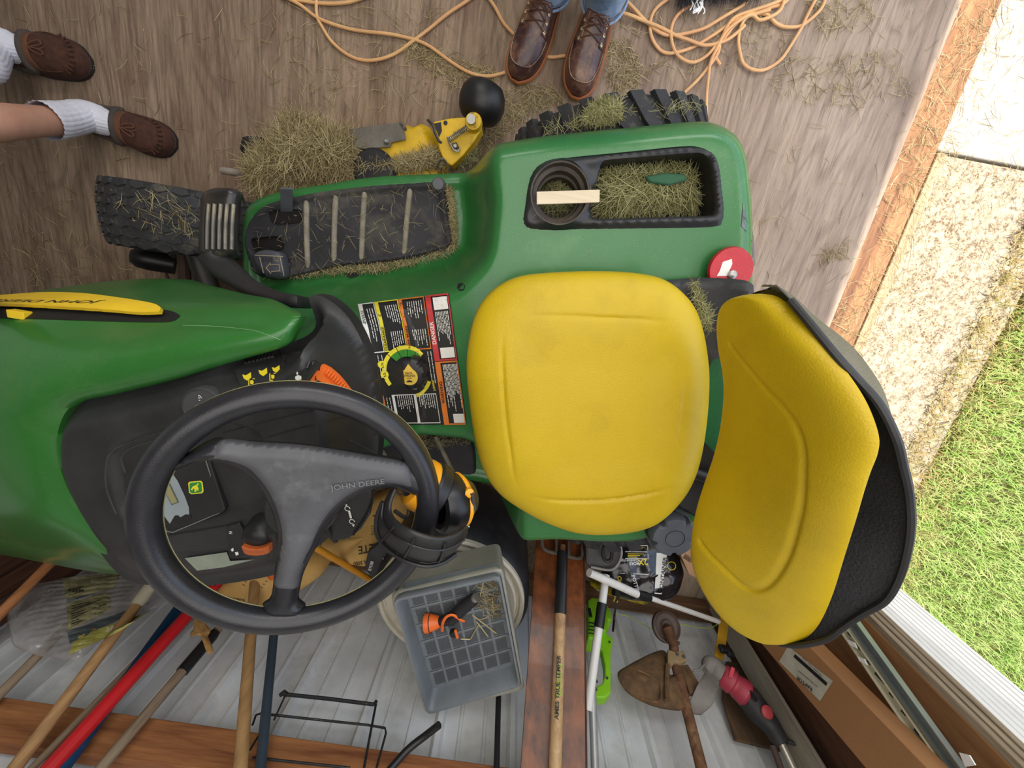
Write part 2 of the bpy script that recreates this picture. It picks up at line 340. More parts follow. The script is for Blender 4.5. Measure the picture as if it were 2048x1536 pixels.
# plywood: wide reddish stains over the grain, paler and greyer towards the door
def _floor_extra():
    m = FLOORM; N = m.node_tree.nodes; L = m.node_tree.links; b = N['Principled BSDF']; tc = [n for n in N if n.type == 'TEX_COORD'][0]
    src = b.inputs['Base Color'].links[0].from_socket
    n1 = N.new('ShaderNodeTexNoise'); n1.inputs['Scale'].default_value = 5; n1.inputs['Detail'].default_value = 7; n1.inputs['Roughness'].default_value = .65
    mp = N.new('ShaderNodeMapping'); mp.inputs['Scale'].default_value = (1.6, .45, 1); L.new(tc.outputs['Object'], mp.inputs[0]); L.new(mp.outputs[0], n1.inputs[0])
    mr = N.new('ShaderNodeMapRange'); mr.inputs[1].default_value = .5; mr.inputs[2].default_value = .66; mr.inputs[4].default_value = .55; L.new(n1.outputs[0], mr.inputs[0])
    mx = N.new('ShaderNodeMixRGB'); mx.inputs[2].default_value = lin('5E3C2C'); L.new(mr.outputs[0], mx.inputs[0]); L.new(src, mx.inputs[1])
    n2 = N.new('ShaderNodeTexNoise'); n2.inputs['Scale'].default_value = 2.4; n2.inputs['Detail'].default_value = 5; L.new(tc.outputs['Object'], n2.inputs[0])
    sx = N.new('ShaderNodeSeparateXYZ'); L.new(tc.outputs['Object'], sx.inputs[0])
    m1 = N.new('ShaderNodeMapRange'); m1.inputs[1].default_value = -.1; m1.inputs[2].default_value = .9; m1.inputs[3].default_value = .1; m1.inputs[4].default_value = .75; L.new(sx.outputs[0], m1.inputs[0])
    mu = N.new('ShaderNodeMath'); mu.operation = 'MULTIPLY'; L.new(n2.outputs[0], mu.inputs[0]); L.new(m1.outputs[0], mu.inputs[1])
    m2 = N.new('ShaderNodeMixRGB'); m2.inputs[2].default_value = lin('B9AB9A'); L.new(mu.outputs[0], m2.inputs[0]); L.new(mx.outputs[0], m2.inputs[1])
    # cathedral grain: contour lines of a stretched noise
    mp4 = N.new('ShaderNodeMapping'); mp4.inputs['Scale'].default_value = (1, .16, 1); L.new(tc.outputs['Object'], mp4.inputs[0])
    n4 = N.new('ShaderNodeTexNoise'); n4.inputs['Scale'].default_value = 3.2; n4.inputs['Detail'].default_value = 2.5; n4.inputs['Distortion'].default_value = .5; L.new(mp4.outputs[0], n4.inputs[0])
    k1 = N.new('ShaderNodeMath'); k1.operation = 'MULTIPLY'; k1.inputs[1].default_value = 150; L.new(n4.outputs[0], k1.inputs[0])
    k2 = N.new('ShaderNodeMath'); k2.operation = 'SINE'; L.new(k1.outputs[0], k2.inputs[0])
    k3 = N.new('ShaderNodeMapRange'); k3.inputs[1].default_value = .1; k3.inputs[2].default_value = 1; k3.inputs[4].default_value = .42; L.new(k2.outputs[0], k3.inputs[0])
    n5 = N.new('ShaderNodeTexNoise'); n5.inputs['Scale'].default_value = 6; n5.inputs['Detail'].default_value = 8; L.new(mp4.outputs[0], n5.inputs[0])
    k4 = N.new('ShaderNodeMath'); k4.operation = 'MULTIPLY'; L.new(k3.outputs[0], k4.inputs[0]); L.new(n5.outputs[0], k4.inputs[1])
    m4 = N.new('ShaderNodeMixRGB'); m4.inputs[2].default_value = lin('33241A'); L.new(k4.outputs[0], m4.inputs[0]); L.new(m2.outputs[0], m4.inputs[1])
    n6 = N.new('ShaderNodeTexNoise'); n6.inputs['Scale'].default_value = 150; n6.inputs['Detail'].default_value = 6; n6.inputs['Roughness'].default_value = .75
    mp6 = N.new('ShaderNodeMapping'); mp6.inputs['Scale'].default_value = (1, .06, 1); L.new(tc.outputs['Object'], mp6.inputs[0]); L.new(mp6.outputs[0], n6.inputs[0])
    k6 = N.new('ShaderNodeMapRange'); k6.inputs[1].default_value = .52; k6.inputs[2].default_value = .72; k6.inputs[4].default_value = .6; L.new(n6.outputs[0], k6.inputs[0])
    m6 = N.new('ShaderNodeMixRGB'); m6.inputs[2].default_value = lin('2E2018'); L.new(k6.outputs[0], m6.inputs[0]); L.new(m4.outputs[0], m6.inputs[1])
    L.new(m6.outputs[0], b.inputs['Base Color'])
_floor_extra()
def struct(name, mb, m, **k): o = mb.build(name, m, None, **k); o['kind'] = 'structure'; return o
XT = 1.142
floor = struct('floor', MB().box((-.93, .47, -.012), (4.144, 3.72, .024)), FLOORM, smooth=False)
# threshold: plank, thin lip board
TH = wood('sunny_threshold_wood', '6A4429', 'AC7E52', 'Y', 9, .75, .6, dark='45291A', fine=60)
thr = struct('trim_1', MB().box((1.205, .6, -.035), (.125, 3.2, .04)), TH, smooth=False, bevel=.003)
lipm = wood('bleached_lip_wood', 'A08462', 'CDB894', 'Y', 8, .8, .5)
struct('trim_2', MB().box((1.296, .1, -.055), (.035, .98, .07)), lipm, smooth=False, bevel=.004)
# ground outside
CON = mat('pale_concrete', 'B9B2A4', .9, var=.1, scale=30, bump=.5, bscale=200, specks=.12, speckcol='8C7F6B', sscale=160, patch_=('A39A82', 5, .45, .75))
AGG = mat('exposed_aggregate', '94866E', .95, var=.45, scale=70, bump=1, bscale=110, specks=.62, speckcol='6E5236', sscale=110, patch_=('B5A88F', 40, .45, .6))
SOIL = mat('lawn_soil', '5B4A30', .95, var=.3, scale=30, bump=1, col2='6E6A34')
yj = .62
slab = struct('concrete_slab', MB().box((1.6, 1.9 + yj / 2, -.14), (.56, 3.8 - yj, .12)), CON, smooth=False, bevel=.006)
slab2 = struct('aggregate_slab', MB().box((1.59, yj / 2 - 1.2 - .004, -.145), (.54, yj + 2.4 - .008, .12)), AGG, smooth=False, bevel=.006)
struct('lawn_ground', MB().box((6.9, 0, -.17), (10.1, 16, .12)), SOIL, smooth=False)
struct('foundation_soil', MB().box((1.25, .5, -.2), (.3, 4.6, .1)), SOIL, smooth=False)
# grass blades: dense near, as one stand nobody could count
GR = mat('grass_blade', '7FA83C', .6, var=.35, scale=18, col2='C2CF7E', spec=.3)
def grass(n, x0, x1, y0, y1, hmin, hmax, nm, m, edge=None):
    x = RNG.uniform(x0, x1, n); y = RNG.uniform(y0, y1, n)
    if edge: x = x0 + (x - x0) ** 2 / max(1e-6, (x1 - x0))
    b = np.stack([x, y, np.full(n, -.11)], 1); h = RNG.uniform(hmin, hmax, n); a = RNG.uniform(0, 2 * np.pi, n); lean = RNG.uniform(.3, 1.3, n)
    d = np.stack([np.cos(a), np.sin(a), np.zeros(n)], 1); s = np.stack([-np.sin(a), np.cos(a), np.zeros(n)], 1); w = RNG.uniform(.0012, .0024, n)[:, None]
    z = np.array([0, 0, 1.]); V = np.zeros((n, 5, 3))
    V[:, 0] = b - s * w; V[:, 1] = b + s * w; mid = b + z * (h * .6)[:, None] + d * (h * lean * .35)[:, None]
    V[:, 2] = mid + s * w * .8; V[:, 3] = mid - s * w * .8; V[:, 4] = b + z * (h * .85)[:, None] + d * (h * lean)[:, None]
    me = bpy.data.meshes.new(nm); F = []
    i = np.arange(n) * 5; q = np.stack([i, i + 1, i + 2, i + 3], 1); t = np.stack([i + 3, i + 2, i + 4], 1)
    me.vertices.add(n * 5); me.vertices.foreach_set('co', V.ravel()); me.loops.add(n * 7)
    me.loops.foreach_set('vertex_index', np.concatenate([q.ravel(), t.ravel()]).astype(np.int32)); me.polygons.add(2 * n)
    me.polygons.foreach_set('loop_start', np.concatenate([np.arange(n) * 4, n * 4 + np.arange(n) * 3]).astype(np.int32)); me.update(calc_edges=True)
    me.materials.append(m); o = bpy.data.objects.new(nm, me); COL.objects.link(o); o['kind'] = 'stuff'; return o
tag(grass(90000, 1.87, 4.2, -2.6, 1.9, .03, .075, 'lawn_grass', GR), 'bright green mown lawn beside the concrete outside the door', 'grass')
DRY = mat('dry_grass_blade', 'B89A62', .8, var=.25, scale=20, col2='8A8A48')
tag(grass(6500, 1.74, 2.05, -1.2, .9, .02, .07, 'dry_grass_fringe', DRY, True), 'dry tan grass creeping over the edge of the concrete', 'grass')
# back wall: ribbed steel sheets, girt, sill, posts
METAL = mat('grey_white_wall_steel', 'DCDFE0', .38, .0, var=.07, scale=6, bump=.05, patch_=('A8A79C', 5, .5, .85))
YW = -1.38
def rib_profile(x0, x1):
    pts = []; x = x0; i = 0
    while x < x1:
        major = i % 3 == 0; w = .022 if major else .009; h = .019 if major else .005
        pts += [(x, 0), (x + w * .45, h), (x + w * 1.15, h), (x + w * 1.6, 0)]; x += .0762; i += 1
    pts.append((x1, 0)); return pts
wall = struct('wall_back', MB().box((-.93, YW - .03, 1.1), (4.15, .02, 2.4)), METAL, smooth=False)
for x0, x1 in ((-3., -2.086), (-2.086, -1.172), (-1.172, -.258), (-.258, .656), (.656, 1.13)):
    pr = rib_profile(x0, x1); V = []; F = []
    for (x, h) in pr: V += [(x, YW + h, .0), (x, YW + h, 2.3), (x, YW - .015, 2.3), (x, YW - .015, 0)]
    for i in range(len(pr) - 1): a = i * 4; b = a + 4; F += [(a, b, b + 1, a + 1), (a + 1, b + 1, b + 2, a + 2)]
    mobj('metal_panel', V, F, METAL, wall, smooth=False)
GIRT = wood('girt_lumber', '6E3C20', 'B67B4A', 'X', 12, .8, .8, dark='3A1B0D', fine=34, warp=2)
DLUM = wood('dark_lumber', '3A2214', '6B452B', 'Z', 6, .85, .5, fine=50)
SILL = wood('sill_lumber', '4A3120', '82603F', 'X', 7, .85, .5, dark='2E1D12', fine=50)
MB().box((-.93, YW + .055, .748), (4.1, .045, .09)).build('girt', GIRT, wall, smooth=False, bevel=.003)
MB().box((-.93, YW + .055, .735 + .62), (4.1, .045, .09)).build('girt', GIRT, wall, smooth=False, bevel=.003)
MB().box((-.93, YW + .065, .03), (4.1, .09, .04)).build('sill_plate', SILL, wall, smooth=False, bevel=.003)
# vertical post at the left, behind the plastic bag
MB().box((-1.66, YW + .06, 1.1), (.14, .09, 2.3)).build('post', DLUM, wall, smooth=False, bevel=.004)
MB().box((-.47, YW + .03, .86), (.3, .02, .16)).build('window_sash', wood('grey_sash', '6E6557', '9B9384', 'X', 6), wall, smooth=False, bevel=.003)
# front wall with the door opening
wf = struct('wall_front', MB().box((1.16, -1.07, 1.1), (.02, .62, 2.4)), DLUM, smooth=False)
PANEL = wood('brown_stud_wood', '5E3B22', '94683F', 'Z', 5, .8, .4, dark='3B2413', fine=45)
MB().box((1.135, -.86, 1.1), (.03, .19, 2.4)).build('stud', PANEL, wf, smooth=False, bevel=.003)
MB().box((1.135, -1.2, 1.1), (.03, .34, 2.4)).build('inner_board', DLUM, wf, smooth=False, bevel=.003)
WTH = wood('weathered_jamb_wood', '6A5A48', 'A89880', 'Z', 9, .85, .7, dark='463829', fine=70)
for k in range(3): MB().box((1.131 + k * .0185, -.762 + .003 * k, 1.1), (.0165, .03, 2.4)).build('jamb_strip', WTH, wf, smooth=False, bevel=.002)
VIN = mat('white_vinyl_trim', 'E9E9EA', .45, var=.02)
mbv = MB().box((1.27, -.766, 1.1), (.17, .03, 2.42))
for k in range(9): mbv.box((1.194 + k * .019, -.7505, 1.1), (.011, .004, 2.42))
mbv.build('vinyl_casing', VIN, wf, smooth=False, bevel=.0015)
struct('wall_left', MB().box((-2.99, .47, 1.1), (.02, 3.7, 2.4)), METAL, smooth=False)
struct('wall_far', MB().box((-.93, 2.33, 1.1), (4.14, .02, 2.4)), METAL, smooth=False)
struct('ceiling', MB().box((-.715, .47, 2.36), (4.57, 3.9, .03)), wood('roof_boards', '8A7358', 'B09A7C', 'Y', 5), smooth=False)
struct('trim_3', MB().box((1.16, .8, 2.22), (.05, 3.1, .24)), PANEL, smooth=False)
# ================================================================ THE LAWN TRACTOR
from mathutils.bvhtree import BVHTree as BV
from mathutils.bvhtree import BVHTree
def bvh_of(o):
    M = Matrix.Identity(4); p = o
    while p is not None: M = p.matrix_basis @ M; p = p.parent
    return BVHTree.FromPolygons([M @ v.co for v in o.data.vertices], [tuple(p.vertices) for p in o.data.polygons])
CAMP = Vector((0, 0, HC))
def ON(b, px, py, off=.0015, z=.8):
    d = Vector(ray(px, py)).normalized(); h = b.ray_cast(CAMP, d)
    if h[0] is None: return P(px, py, z)
    n = h[1]; n = -n if n.dot(d) > 0 else n
    return np.array(h[0] + n * off)

TA = math.radians(14); TO = np.array([.165, -.25, 0.])
xt = np.array([math.cos(TA), math.sin(TA), 0]); yt = np.array([-math.sin(TA), math.cos(TA), 0]); zt = np.array([0, 0, 1.])
def T(a, b, c): return TO + xt * a + yt * b + zt * c
TR = thing('lawn_tractor', 'green riding lawn tractor with yellow seat and black steering wheel', 'lawn tractor', TO, TA)
TR['label'] = 'green riding lawn tractor with yellow seat and black steering wheel on plywood floor'
def xy(l): return [P(*p)[:2] for p in l]
# ---- footdeck, tunnel and fenders: one pressed sheet
deck_out = PP([(470,590,.40),(478,500,.36),(480,440,.36),(487,415,.36),(505,398,.36),(560,380,.36),(650,366,.36),(740,352,.36),(850,344,.37),(925,337,.39),(960,328,.43),(1000,308,.5),
  (1050,282,.56),(1120,266,.58),(1250,250,.59),(1400,236,.59),(1445,242,.59),(1480,262,.59),(1500,300,.59),(1512,380,.59),(1519,460,.59),(1521,560,.59),(1530,700,.59),(1520,850,.59),(1470,980,.59),(1400,1050,.59),(1290,1088,.59),(1240,1089,.58),(1180,1078,.56),
  (1110,1060,.53),(1040,1030,.46),(1000,990,.39),(975,972,.36),(940,965,.36),(880,966,.36),(760,968,.36),(680,960,.36),(600,900,.4),(520,800,.5)])
deck_out = crom(deck_out, 170, True)
high_base = xy([(430,590,.345),(560,566,.345),(700,553,.345),(850,530,.345),(905,512,.345),(928,490,.345),(933,440,.345),(925,380,.345),(930,335,.345),(940,250,.345),(1000,100,.345),(1900,100,.345),(1900,1300,.345),(1000,1400,.345),(985,1000,.345),(982,900,.345),(940,866,.345),(840,862,.345),(740,862,.345),(600,865,.345),(500,800,.345)])
tray_out = [(1043,440,.6),(1050,385,.6),(1062,345,.6),(1085,326,.6),(1130,317,.6),(1250,305,.6),(1360,294,.6),(1400,296,.6),(1425,310,.6),(1436,340,.6),(1440,380,.6),(1443,420,.6),(1438,445,.6),(1420,455,.6),(1300,458,.6),(1150,461,.6),(1070,462,.6),(1050,455,.6)]
tray_hole = crom([p + (P(1250, 380, .6) - p) * .05 for p in PP(tray_out)], 80, True)
out2 = np.array(deck_out)[:, :2]
do_ = crom(PP([(606,598,.75),(640,594,.74),(692,632,.735),(730,698,.73),(750,780,.73),(757,870,.73),(752,940,.73),(744,990,.735),(700,1040,.74),(640,1085,.75),(560,1112,.755),(450,1134,.765),(350,1141,.775),(272,1138,.79),(200,1072,.80),(146,1002,.81),(114,930,.815),(108,875,.82),(118,826,.82),(150,800,.82),(230,782,.82),(350,752,.82),(480,714,.81),(562,689,.80),(602,655,.78)]), 150, True)
def deck_h(Q):
    d = sdf(Q, np.array(high_base)); do = sdf(Q, out2)
    L = (Q - TO[:2]) @ np.array([xt[:2], yt[:2]]).T
    top = .605 - .03 * sstep(-L[:, 0], .12, .40) + .012 * sstep(L[:, 1], .2, .45)
    top = top + .118 * (1 - sstep(-sdf(Q, np.array(do_)[:, :2]), -.02, .055)) * sstep(d, .04, .12)
    h = .345 + (top - .345) * sstep(d, -.005, .105)
    rim = .012 * np.exp(-((do - .02) / .012) ** 2) * (1 - sstep(d, -.01, .06))
    roll = .045 * (1 - np.clip(do / .045, 0, 1)) ** 2.2 * sstep(d, .0, .1)
    return h + rim - roll
def deck_z(p): return float(deck_h(np.array([p[:2]]))[0])
def PD(px, py, z0=.59, off=0.):   # pixel -> point on the pressed sheet
    z = z0
    for _ in range(8): z = .5 * z + .5 * deck_z(P(px, py, z))
    p = P(px, py, z + off); return p
mobj_deck = hfield('fender_deck', deck_out, deck_h, .0085, GREEN_L, TR, holes=[tray_hole], solid=.012, soff=-1, ang=70)
# bare-metal scuff at the rear edge
SCUFF = mat('bare_scuffed_metal', '6E6C74', .45, .3, var=.2, scale=40, bump=.2)
def decal(name, pix, off, m, parent=TR, n=None, dd=False, z0=.59):
    pts = [PD(x, y, z0, off) for x, y in pix]; return mobj(name, pts, [tuple(range(len(pts)))], m, parent, smooth=False)
sc = [(1487,402),(1490,425),(1494,440),(1500,450),(1506,465),(1509,490),(1511,530),(1507,532),(1504,498),(1503,478),(1492,462),(1483,452),(1485,430)]
decal('scuff_mark', sc, .0012, SCUFF)
decal('deck_hole', [(916,567),(925,565),(930,572),(928,580),(919,582),(914,576)], .0015, BPRINT)
decal('deck_slot', [(688,546),(715,544),(722,549),(700,556)], .004, BPRINT)
# ---- storage tray with cup holder
tr_o = crom(PP(tray_out), 96, True); cT = P(1250, 380, .6)
def z_(p, z): q = np.array(p, float); q[..., 2] = z; return q
inner = [(1190,440,.597),(1178,430,.597),(1178,405,.597),(1176,398,.597),(1182,380,.597),(1192,360,.597),(1196,340,.597),(1200,330,.597),(1215,325,.597),(1300,318,.597),(1375,312,.597),(1396,314,.597),(1408,325,.597),(1415,350,.597),(1420,390,.597),(1422,420,.597),(1418,430,.597),(1405,434,.597),(1300,437,.597),(1210,440,.597)]
inn = crom(PP(inner), 96, True)
cup_c = P(1119, 389, .61)[:2]; cup_r = .056
# tray plate as height field with two openings
po = [p + (p - cT) * .0 for p in tr_o]
def tray_h(Q):
    do = sdf(Q, np.array(tr_o)[:, :2]); di = -sdf(Q, np.array(inn)[:, :2]); dc = np.linalg.norm(Q - cup_c, axis=1) - cup_r
    return .612 + .010 * sstep(do, 0, .012) - .007 * sstep(do, .012, .03) + .0 * di + .006 * np.exp(-(dc / .006) ** 2) - .004 * np.exp(-(di / .004) ** 2)
ang_ = np.linspace(0, 2 * np.pi, 60, endpoint=False)
cup_pts = np.stack([cup_c[0] + cup_r * np.cos(ang_), cup_c[1] + cup_r * np.sin(ang_), np.full(60, .6)], 1)
tray = hfield('storage_tray', tr_o, tray_h, .004, BLACK, TR, holes=[inn, cup_pts], solid=.01, ang=50)
rows = [z_(inn, .612), z_(inn, .56), z_(cT + (inn - cT) * .95, .535), z_(cT + (inn - cT) * .88, .525)]
nI = len(inn); V = np.concatenate(rows + [cT[None] * [1, 1, 0] + [[0, 0, .525]]]); F = [(r * nI + i, r * nI + (i + 1) % nI, (r + 1) * nI + (i + 1) % nI, (r + 1) * nI + i) for r in range(3) for i in range(nI)] + [(3 * nI + i, 3 * nI + (i + 1) % nI, 4 * nI) for i in range(nI)]
mobj('tray_well', V, F, BLACKC, TR, ang=50)
MB().lathe([(cup_r + .004, .617), (cup_r + .002, .62), (cup_r - .003, .619), (cup_r - .005, .60), (cup_r - .012, .597), (cup_r - .014, .575), (cup_r - .018, .573), (cup_r - .018, .515), (0, .513)], (cup_c[0], cup_c[1], 0), (0, 0, 1), 48, False).build('cup_holder', mat('dusty_cup_plastic', '4A4238', .6, var=.25, scale=30, bump=.2), TR)
# ---- foot mats
def mat_top(px, z=.352): return PP([(a, b, z) for a, b in px])
mL = [(497,520),(489,490),(491,460),(505,432),(528,410),(560,398),(640,381),(740,369),(830,363),(888,360),(893,372),(897,420),(907,480),(900,497),(850,512),(800,522),(740,530),(680,535),(640,545),(590,556),(550,560),(510,548)]
mLw = crom(mat_top(mL), 90, True); m2 = np.array(mLw)[:, :2]
def hole_pts(px, z=.352): return PP([(a, b, z) for a, b in px])
h1 = crom(hole_pts([(541,426),(560,420),(600,420),(603,430),(600,445),(552,448),(545,440)]), 24, True)
h2 = crom(hole_pts([(506,478),(535,474),(558,473),(566,482),(568,497),(540,502),(515,500),(508,490)]), 24, True)
def mat_h(Q): d = sdf(Q, m2); return .345 + .016 * sstep(d, -.002, .008) - .008 * sstep(d, .012, .024)
mo = hfield('foot_mat', mLw, mat_h, .005, MATR, TR, holes=[h1, h2], solid=.006)
for hh in (h1, h2):
    c_ = hh.mean(0); V = np.concatenate([z_(hh, .358), z_(hh, .3515), z_(c_, .3515)[None]]); n_ = len(hh)
    mobj('pedal_slot', V, [(i, (i + 1) % n_, n_ + (i + 1) % n_, n_ + i) for i in range(n_)] + [(n_ + i, n_ + (i + 1) % n_, 2 * n_) for i in range(n_)], mat('dark_slot', '15110D', .9), TR)
for a, b in [((613,398),(616,537)), ((672,388),(668,524)), ((730,378),(723,524)), ((821,372),(808,516))]:
    q = crom([P(*a, .353), P((a[0] + b[0]) / 2 - 1, (a[1] + b[1]) / 2, .353), P(*b, .353)], 12); MB().tube(q, [.004] + [.0072] * 10 + [.004], 10).build('mat_rib', MATRIB, TR)
MB().lathe([(.017, 0), (.017, .012), (.013, .02), (0, .021)], P(879, 371, .352), (0, 0, 1), 20).build('mat_knob', mat('grey_rubber_knob', '5A5A5D', .6), TR)
# mat on the far side of the tunnel
mR = crom(PP([(700,874,.352),(780,872,.352),(860,872,.352),(930,876,.352),(948,890,.352),(952,940,.352),(948,950,.352),(880,952,.352),(780,955,.352),(700,950,.352)]), 60, True)
m3 = np.array(mR)[:, :2]
hfield('foot_mat', mR, lambda Q: .345 + .014 * sstep(sdf(Q, m3), -.002, .008), .006, MATR, TR, solid=.006)
for a, b in [((751,880),(778,925)), ((871,872),(905,942)), ((811,876),(840,936))]:
    MB().tube(crom([P(*a, .36), P(*b, .36)], 6), .007, 8).build('mat_rib', MATRIB, TR)
# ---- reverse pedal (upright bracket) and forward pedal pad
p0 = P(571, 432, .335); mbp = MB()
ds = unit(P(586, 430, .36) - P(556, 430, .36)); A = [P(561, 432, .34), P(584, 432, .34), P(584, 378, .405), P(560, 378, .405)]
nrm_ = unit(np.cross(A[1] - A[0], A[3] - A[0]))
outl = [A[0], A[1]]
for k in range(6):
    f0 = (k + .2) / 6; b_ = A[1] + (A[2] - A[1]) * f0; outl += [b_, b_ + ds * .003 + (A[2] - A[1]) * .06]
outl += [A[2], A[3]]
mbp.prism(outl, nrm_ * -.005); mbp.build('reverse_pedal', mat('grey_pedal_plate', '6F7178', .35, .4), TR, smooth=False, bevel=.001)
pad = [(511,506),(530,500),(552,502),(564,508),(569,525),(571,545),(568,556),(555,558),(535,553),(520,540),(509,520)]
pc = crom(PP([(a, b, .385) for a, b in pad]), 48, True)
fp = pillow('forward_pedal', pc, (0, 0, 1), .014, mat('grey_rubber_pad', '4C4C54', .55, bump=.2), TR, power=3, under=.02, nseg=48, nr=16)
PADL = mat('pale_pad_lines', 'B0A284', .7)
def ptz(x, y, z=.4): return P(x, y, z)
for ln in [[(510,511),(566,513)], [(519,514),(527,546)], [(560,514),(568,552)], [(548,514),(549,522),(557,522)], [(532,536),(541,526),(541,530),(558,529),(560,542),(543,543),(543,548),(532,536)]]:
    MB().tube([ptz(a, b) for a, b in ln], .0011, 4).build('pad_line', PADL, fp)
for k in range(7):
    x = 524 + k * 5.4
    if k < 5: MB().tube([ptz(x + 2, 515), ptz(x + 3, 523)], .0016, 4).build('pad_groove', BPRINT, fp)
    MB().tube([ptz(x + 8, 545), ptz(x + 10, 553)], .0016, 4).build('pad_groove', BPRINT, fp)
MB().tube([P(528, 500, .36), P(535, 508, .38)], .013, 10, flat=.5).build('pedal_stem', BLACKC, TR)
# ---- brake pedal: ribbed pad on a curved arm
bz = .53; rows = []
for x, dz in ((399, -.02), (406, .0), (425, .012), (440, .015), (458, .012), (474, 0), (480, -.02)):
    e_ = 14 * (abs(x - 440) / 41) ** 4; rows.append([P(x + 6, 380 + e_, bz + dz - .03), P(x + 5, 376 + e_, bz + dz - .014), P(x + 3, 388 + e_ * .7, bz + dz - .002), P(x, 440, bz + dz), P(x - 2, 500 - e_ * .6, bz + dz), P(x - 1, 514 - e_, bz + dz - .012), P(x + 4, 521 - e_, bz + dz - .03)])
bp = patch('brake_pedal', rows, 34, 26, mat('shiny_worn_rubber', '2E2C2B', .28, var=.3, scale=20, bump=.15, patch_=('8A8272', 12, .55, .75)), TR, solid=.012)
GRV = mat('pad_recess', '1A1918', .5)
bpb = bvh_of(bp)
for x in (409, 420, 431.5, 444, 456, 467): MB().tube(crom([ON(bpb, x + 5, 408, 0), ON(bpb, x + 2, 450, 0), ON(bpb, x + 1, 498, 0)], 8), .0022, 6).build('pad_groove', GRV, bp)
for x in (414.5, 426, 438, 450, 462): MB().tube(crom([ON(bpb, x + 5, 408, .0015), ON(bpb, x + 2, 450, .0015), ON(bpb, x + 1, 498, .0015)], 8), .0036, 8).build('pad_rib', mat('worn_rib', '6A665E', .35, patch_=('A89C80', 14, .5, .7)), bp)
arm = crom([P(425, 505, .52), P(440, 528, .52), P(470, 552, .54), P(510, 580, .59), P(555, 597, .64), P(592, 603, .66), P(618, 606, .60)], 26)
MB().tube(arm, np.interp(np.linspace(0, 1, 26), [0, .12, .4, .8, 1], [.034, .03, .02, .0135, .012]), 14, flat=.7).build('brake_arm', BLACK, TR)
# ---- front axle, wheels
def tire(parent, c, ax, R, W, lug, seed, m=RUBBER, n=26):
    mb = MB(); h = W / 2
    prof = [(R * .5, -h * .55), (R * .56, -h * .8), (R * .7, -h), (R * .86, -h * 1.02), (R * .95, -h * .9), (R * .985, -h * .6), (R, 0), (R * .985, h * .6), (R * .95, h * .9), (R * .86, h * 1.02), (R * .7, h), (R * .56, h * .8), (R * .5, h * .55)]
    V, F = lathe(prof, c, ax, 64); mb.add(V, F); x, y, a = frame(ax)
    def pt(th, s, r): rr = r * (1 - .055 * abs(s) ** 2.5); return c + a * (h * s) + rr * (math.cos(th) * x + math.sin(th) * y)
    if lug == 'chevron':
        for i in range(n):
            for sg in (-1, 1):
                t0 = 2 * math.pi * (i + (.5 if sg > 0 else 0)) / n; w = 2 * math.pi / n * .33
                ss = [(.06, .30), (.5, .12), (1.0, 0)]
                for (s0, k0), (s1, k1) in zip(ss, ss[1:]):
                    A = [pt(t0 + k0 - w, sg * s0, R * .985), pt(t0 + k0 + w, sg * s0, R * .985), pt(t0 + k1 + w, sg * s1, R * .985), pt(t0 + k1 - w, sg * s1, R * .985)]
                    B = [pt(t0 + k0 - w * .8, sg * s0, R * 1.045), pt(t0 + k0 + w * .8, sg * s0, R * 1.045), pt(t0 + k1 + w * .8, sg * s1, R * 1.045), pt(t0 + k1 - w * .8, sg * s1, R * 1.045)]
                    mb.hexa(A, B)
    else:
        for row in range(7):
            s = -.88 + 1.76 * row / 6
            for i in range(n):
                t0 = 2 * math.pi * (i + (row % 2) * .5) / n; w = 2 * math.pi / n * .44; sw = .135
                A = [pt(t0 - w, s - sw * .4, R * .98), pt(t0, s - sw, R * .98), pt(t0 + w, s - sw * .4, R * .98), pt(t0 + w * .8, s + sw * .7, R * .98), pt(t0, s + sw, R * .98), pt(t0 - w * .8, s + sw * .7, R * .98)]
                cc = np.mean(A, 0); B = [q + (cc - q) * .12 + unit(pt(t0, s, 1.) - c - a * h * s) * R * .036 for q in A]
                mb.add(A + B, [(6, 7, 8, 9, 10, 11)] + [(k, (k + 1) % 6, 6 + (k + 1) % 6, 6 + k) for k in range(6)])
    t = mb.build('tire', m, parent, ang=35)
    rp = [(R * .54, h * .75), (R * .5, h * .7), (R * .46, h * .3), (R * .2, h * .25), (R * .18, h * .5), (0, h * .5)]
    MB().lathe([(R * .54, -h * .7)] + rp, c, ax, 40).build('rim', YPAINT, parent)
    return t
rc = T(.15, .50, .25)
w_ = MB().lathe([(.05, -.14), (.05, .14)], rc, yt, 20).build('rear_wheel', DSTEEL, TR); tire(w_, rc, yt, .243, .235, 'chevron', 1, n=29)
rc2 = T(.15, -.40, .25)
w_ = MB().lathe([(.05, -.14), (.05, .14)], rc2, -yt, 20).build('rear_wheel', DSTEEL, TR); tire(w_, rc2, -yt, .243, .235, 'chevron', 2, n=24)
fa = unit(P(400, 395, .3) - P(210, 366, .3)); fa[2] = 0; fa = unit(fa); fax = np.array([-fa[1], fa[0], 0])
fc = P(382, 446, .205)
w_ = MB().lathe([(.03, -.09), (.03, .09)], fc, fax, 20).build('front_wheel', DSTEEL, TR); tire(w_, fc, fax, .190, .165, 'turf', 3, n=26)
fc2 = fc - yt * .84; fc2[2] = .19
w_ = MB().lathe([(.03, -.09), (.03, .09)], fc2, -fax, 20).build('front_wheel', DSTEEL, TR); tire(w_, fc2, -fax, .188, .145, 'turf', 4, n=26)
MB().tube([fc - fax * .05 - zt * .0, fc2 + fax * .05], .03, 12).build('front_axle', DSTEEL, TR)
kp = P(300, 520, .17); MB().lathe([(.0, .045), (.02, .044), (.03, .03), (.033, 0), (.03, -.06), (.0, -.06)], kp, unit([-.8, .1, .5]), 24).build('axle_cap', BLACKC, TR)
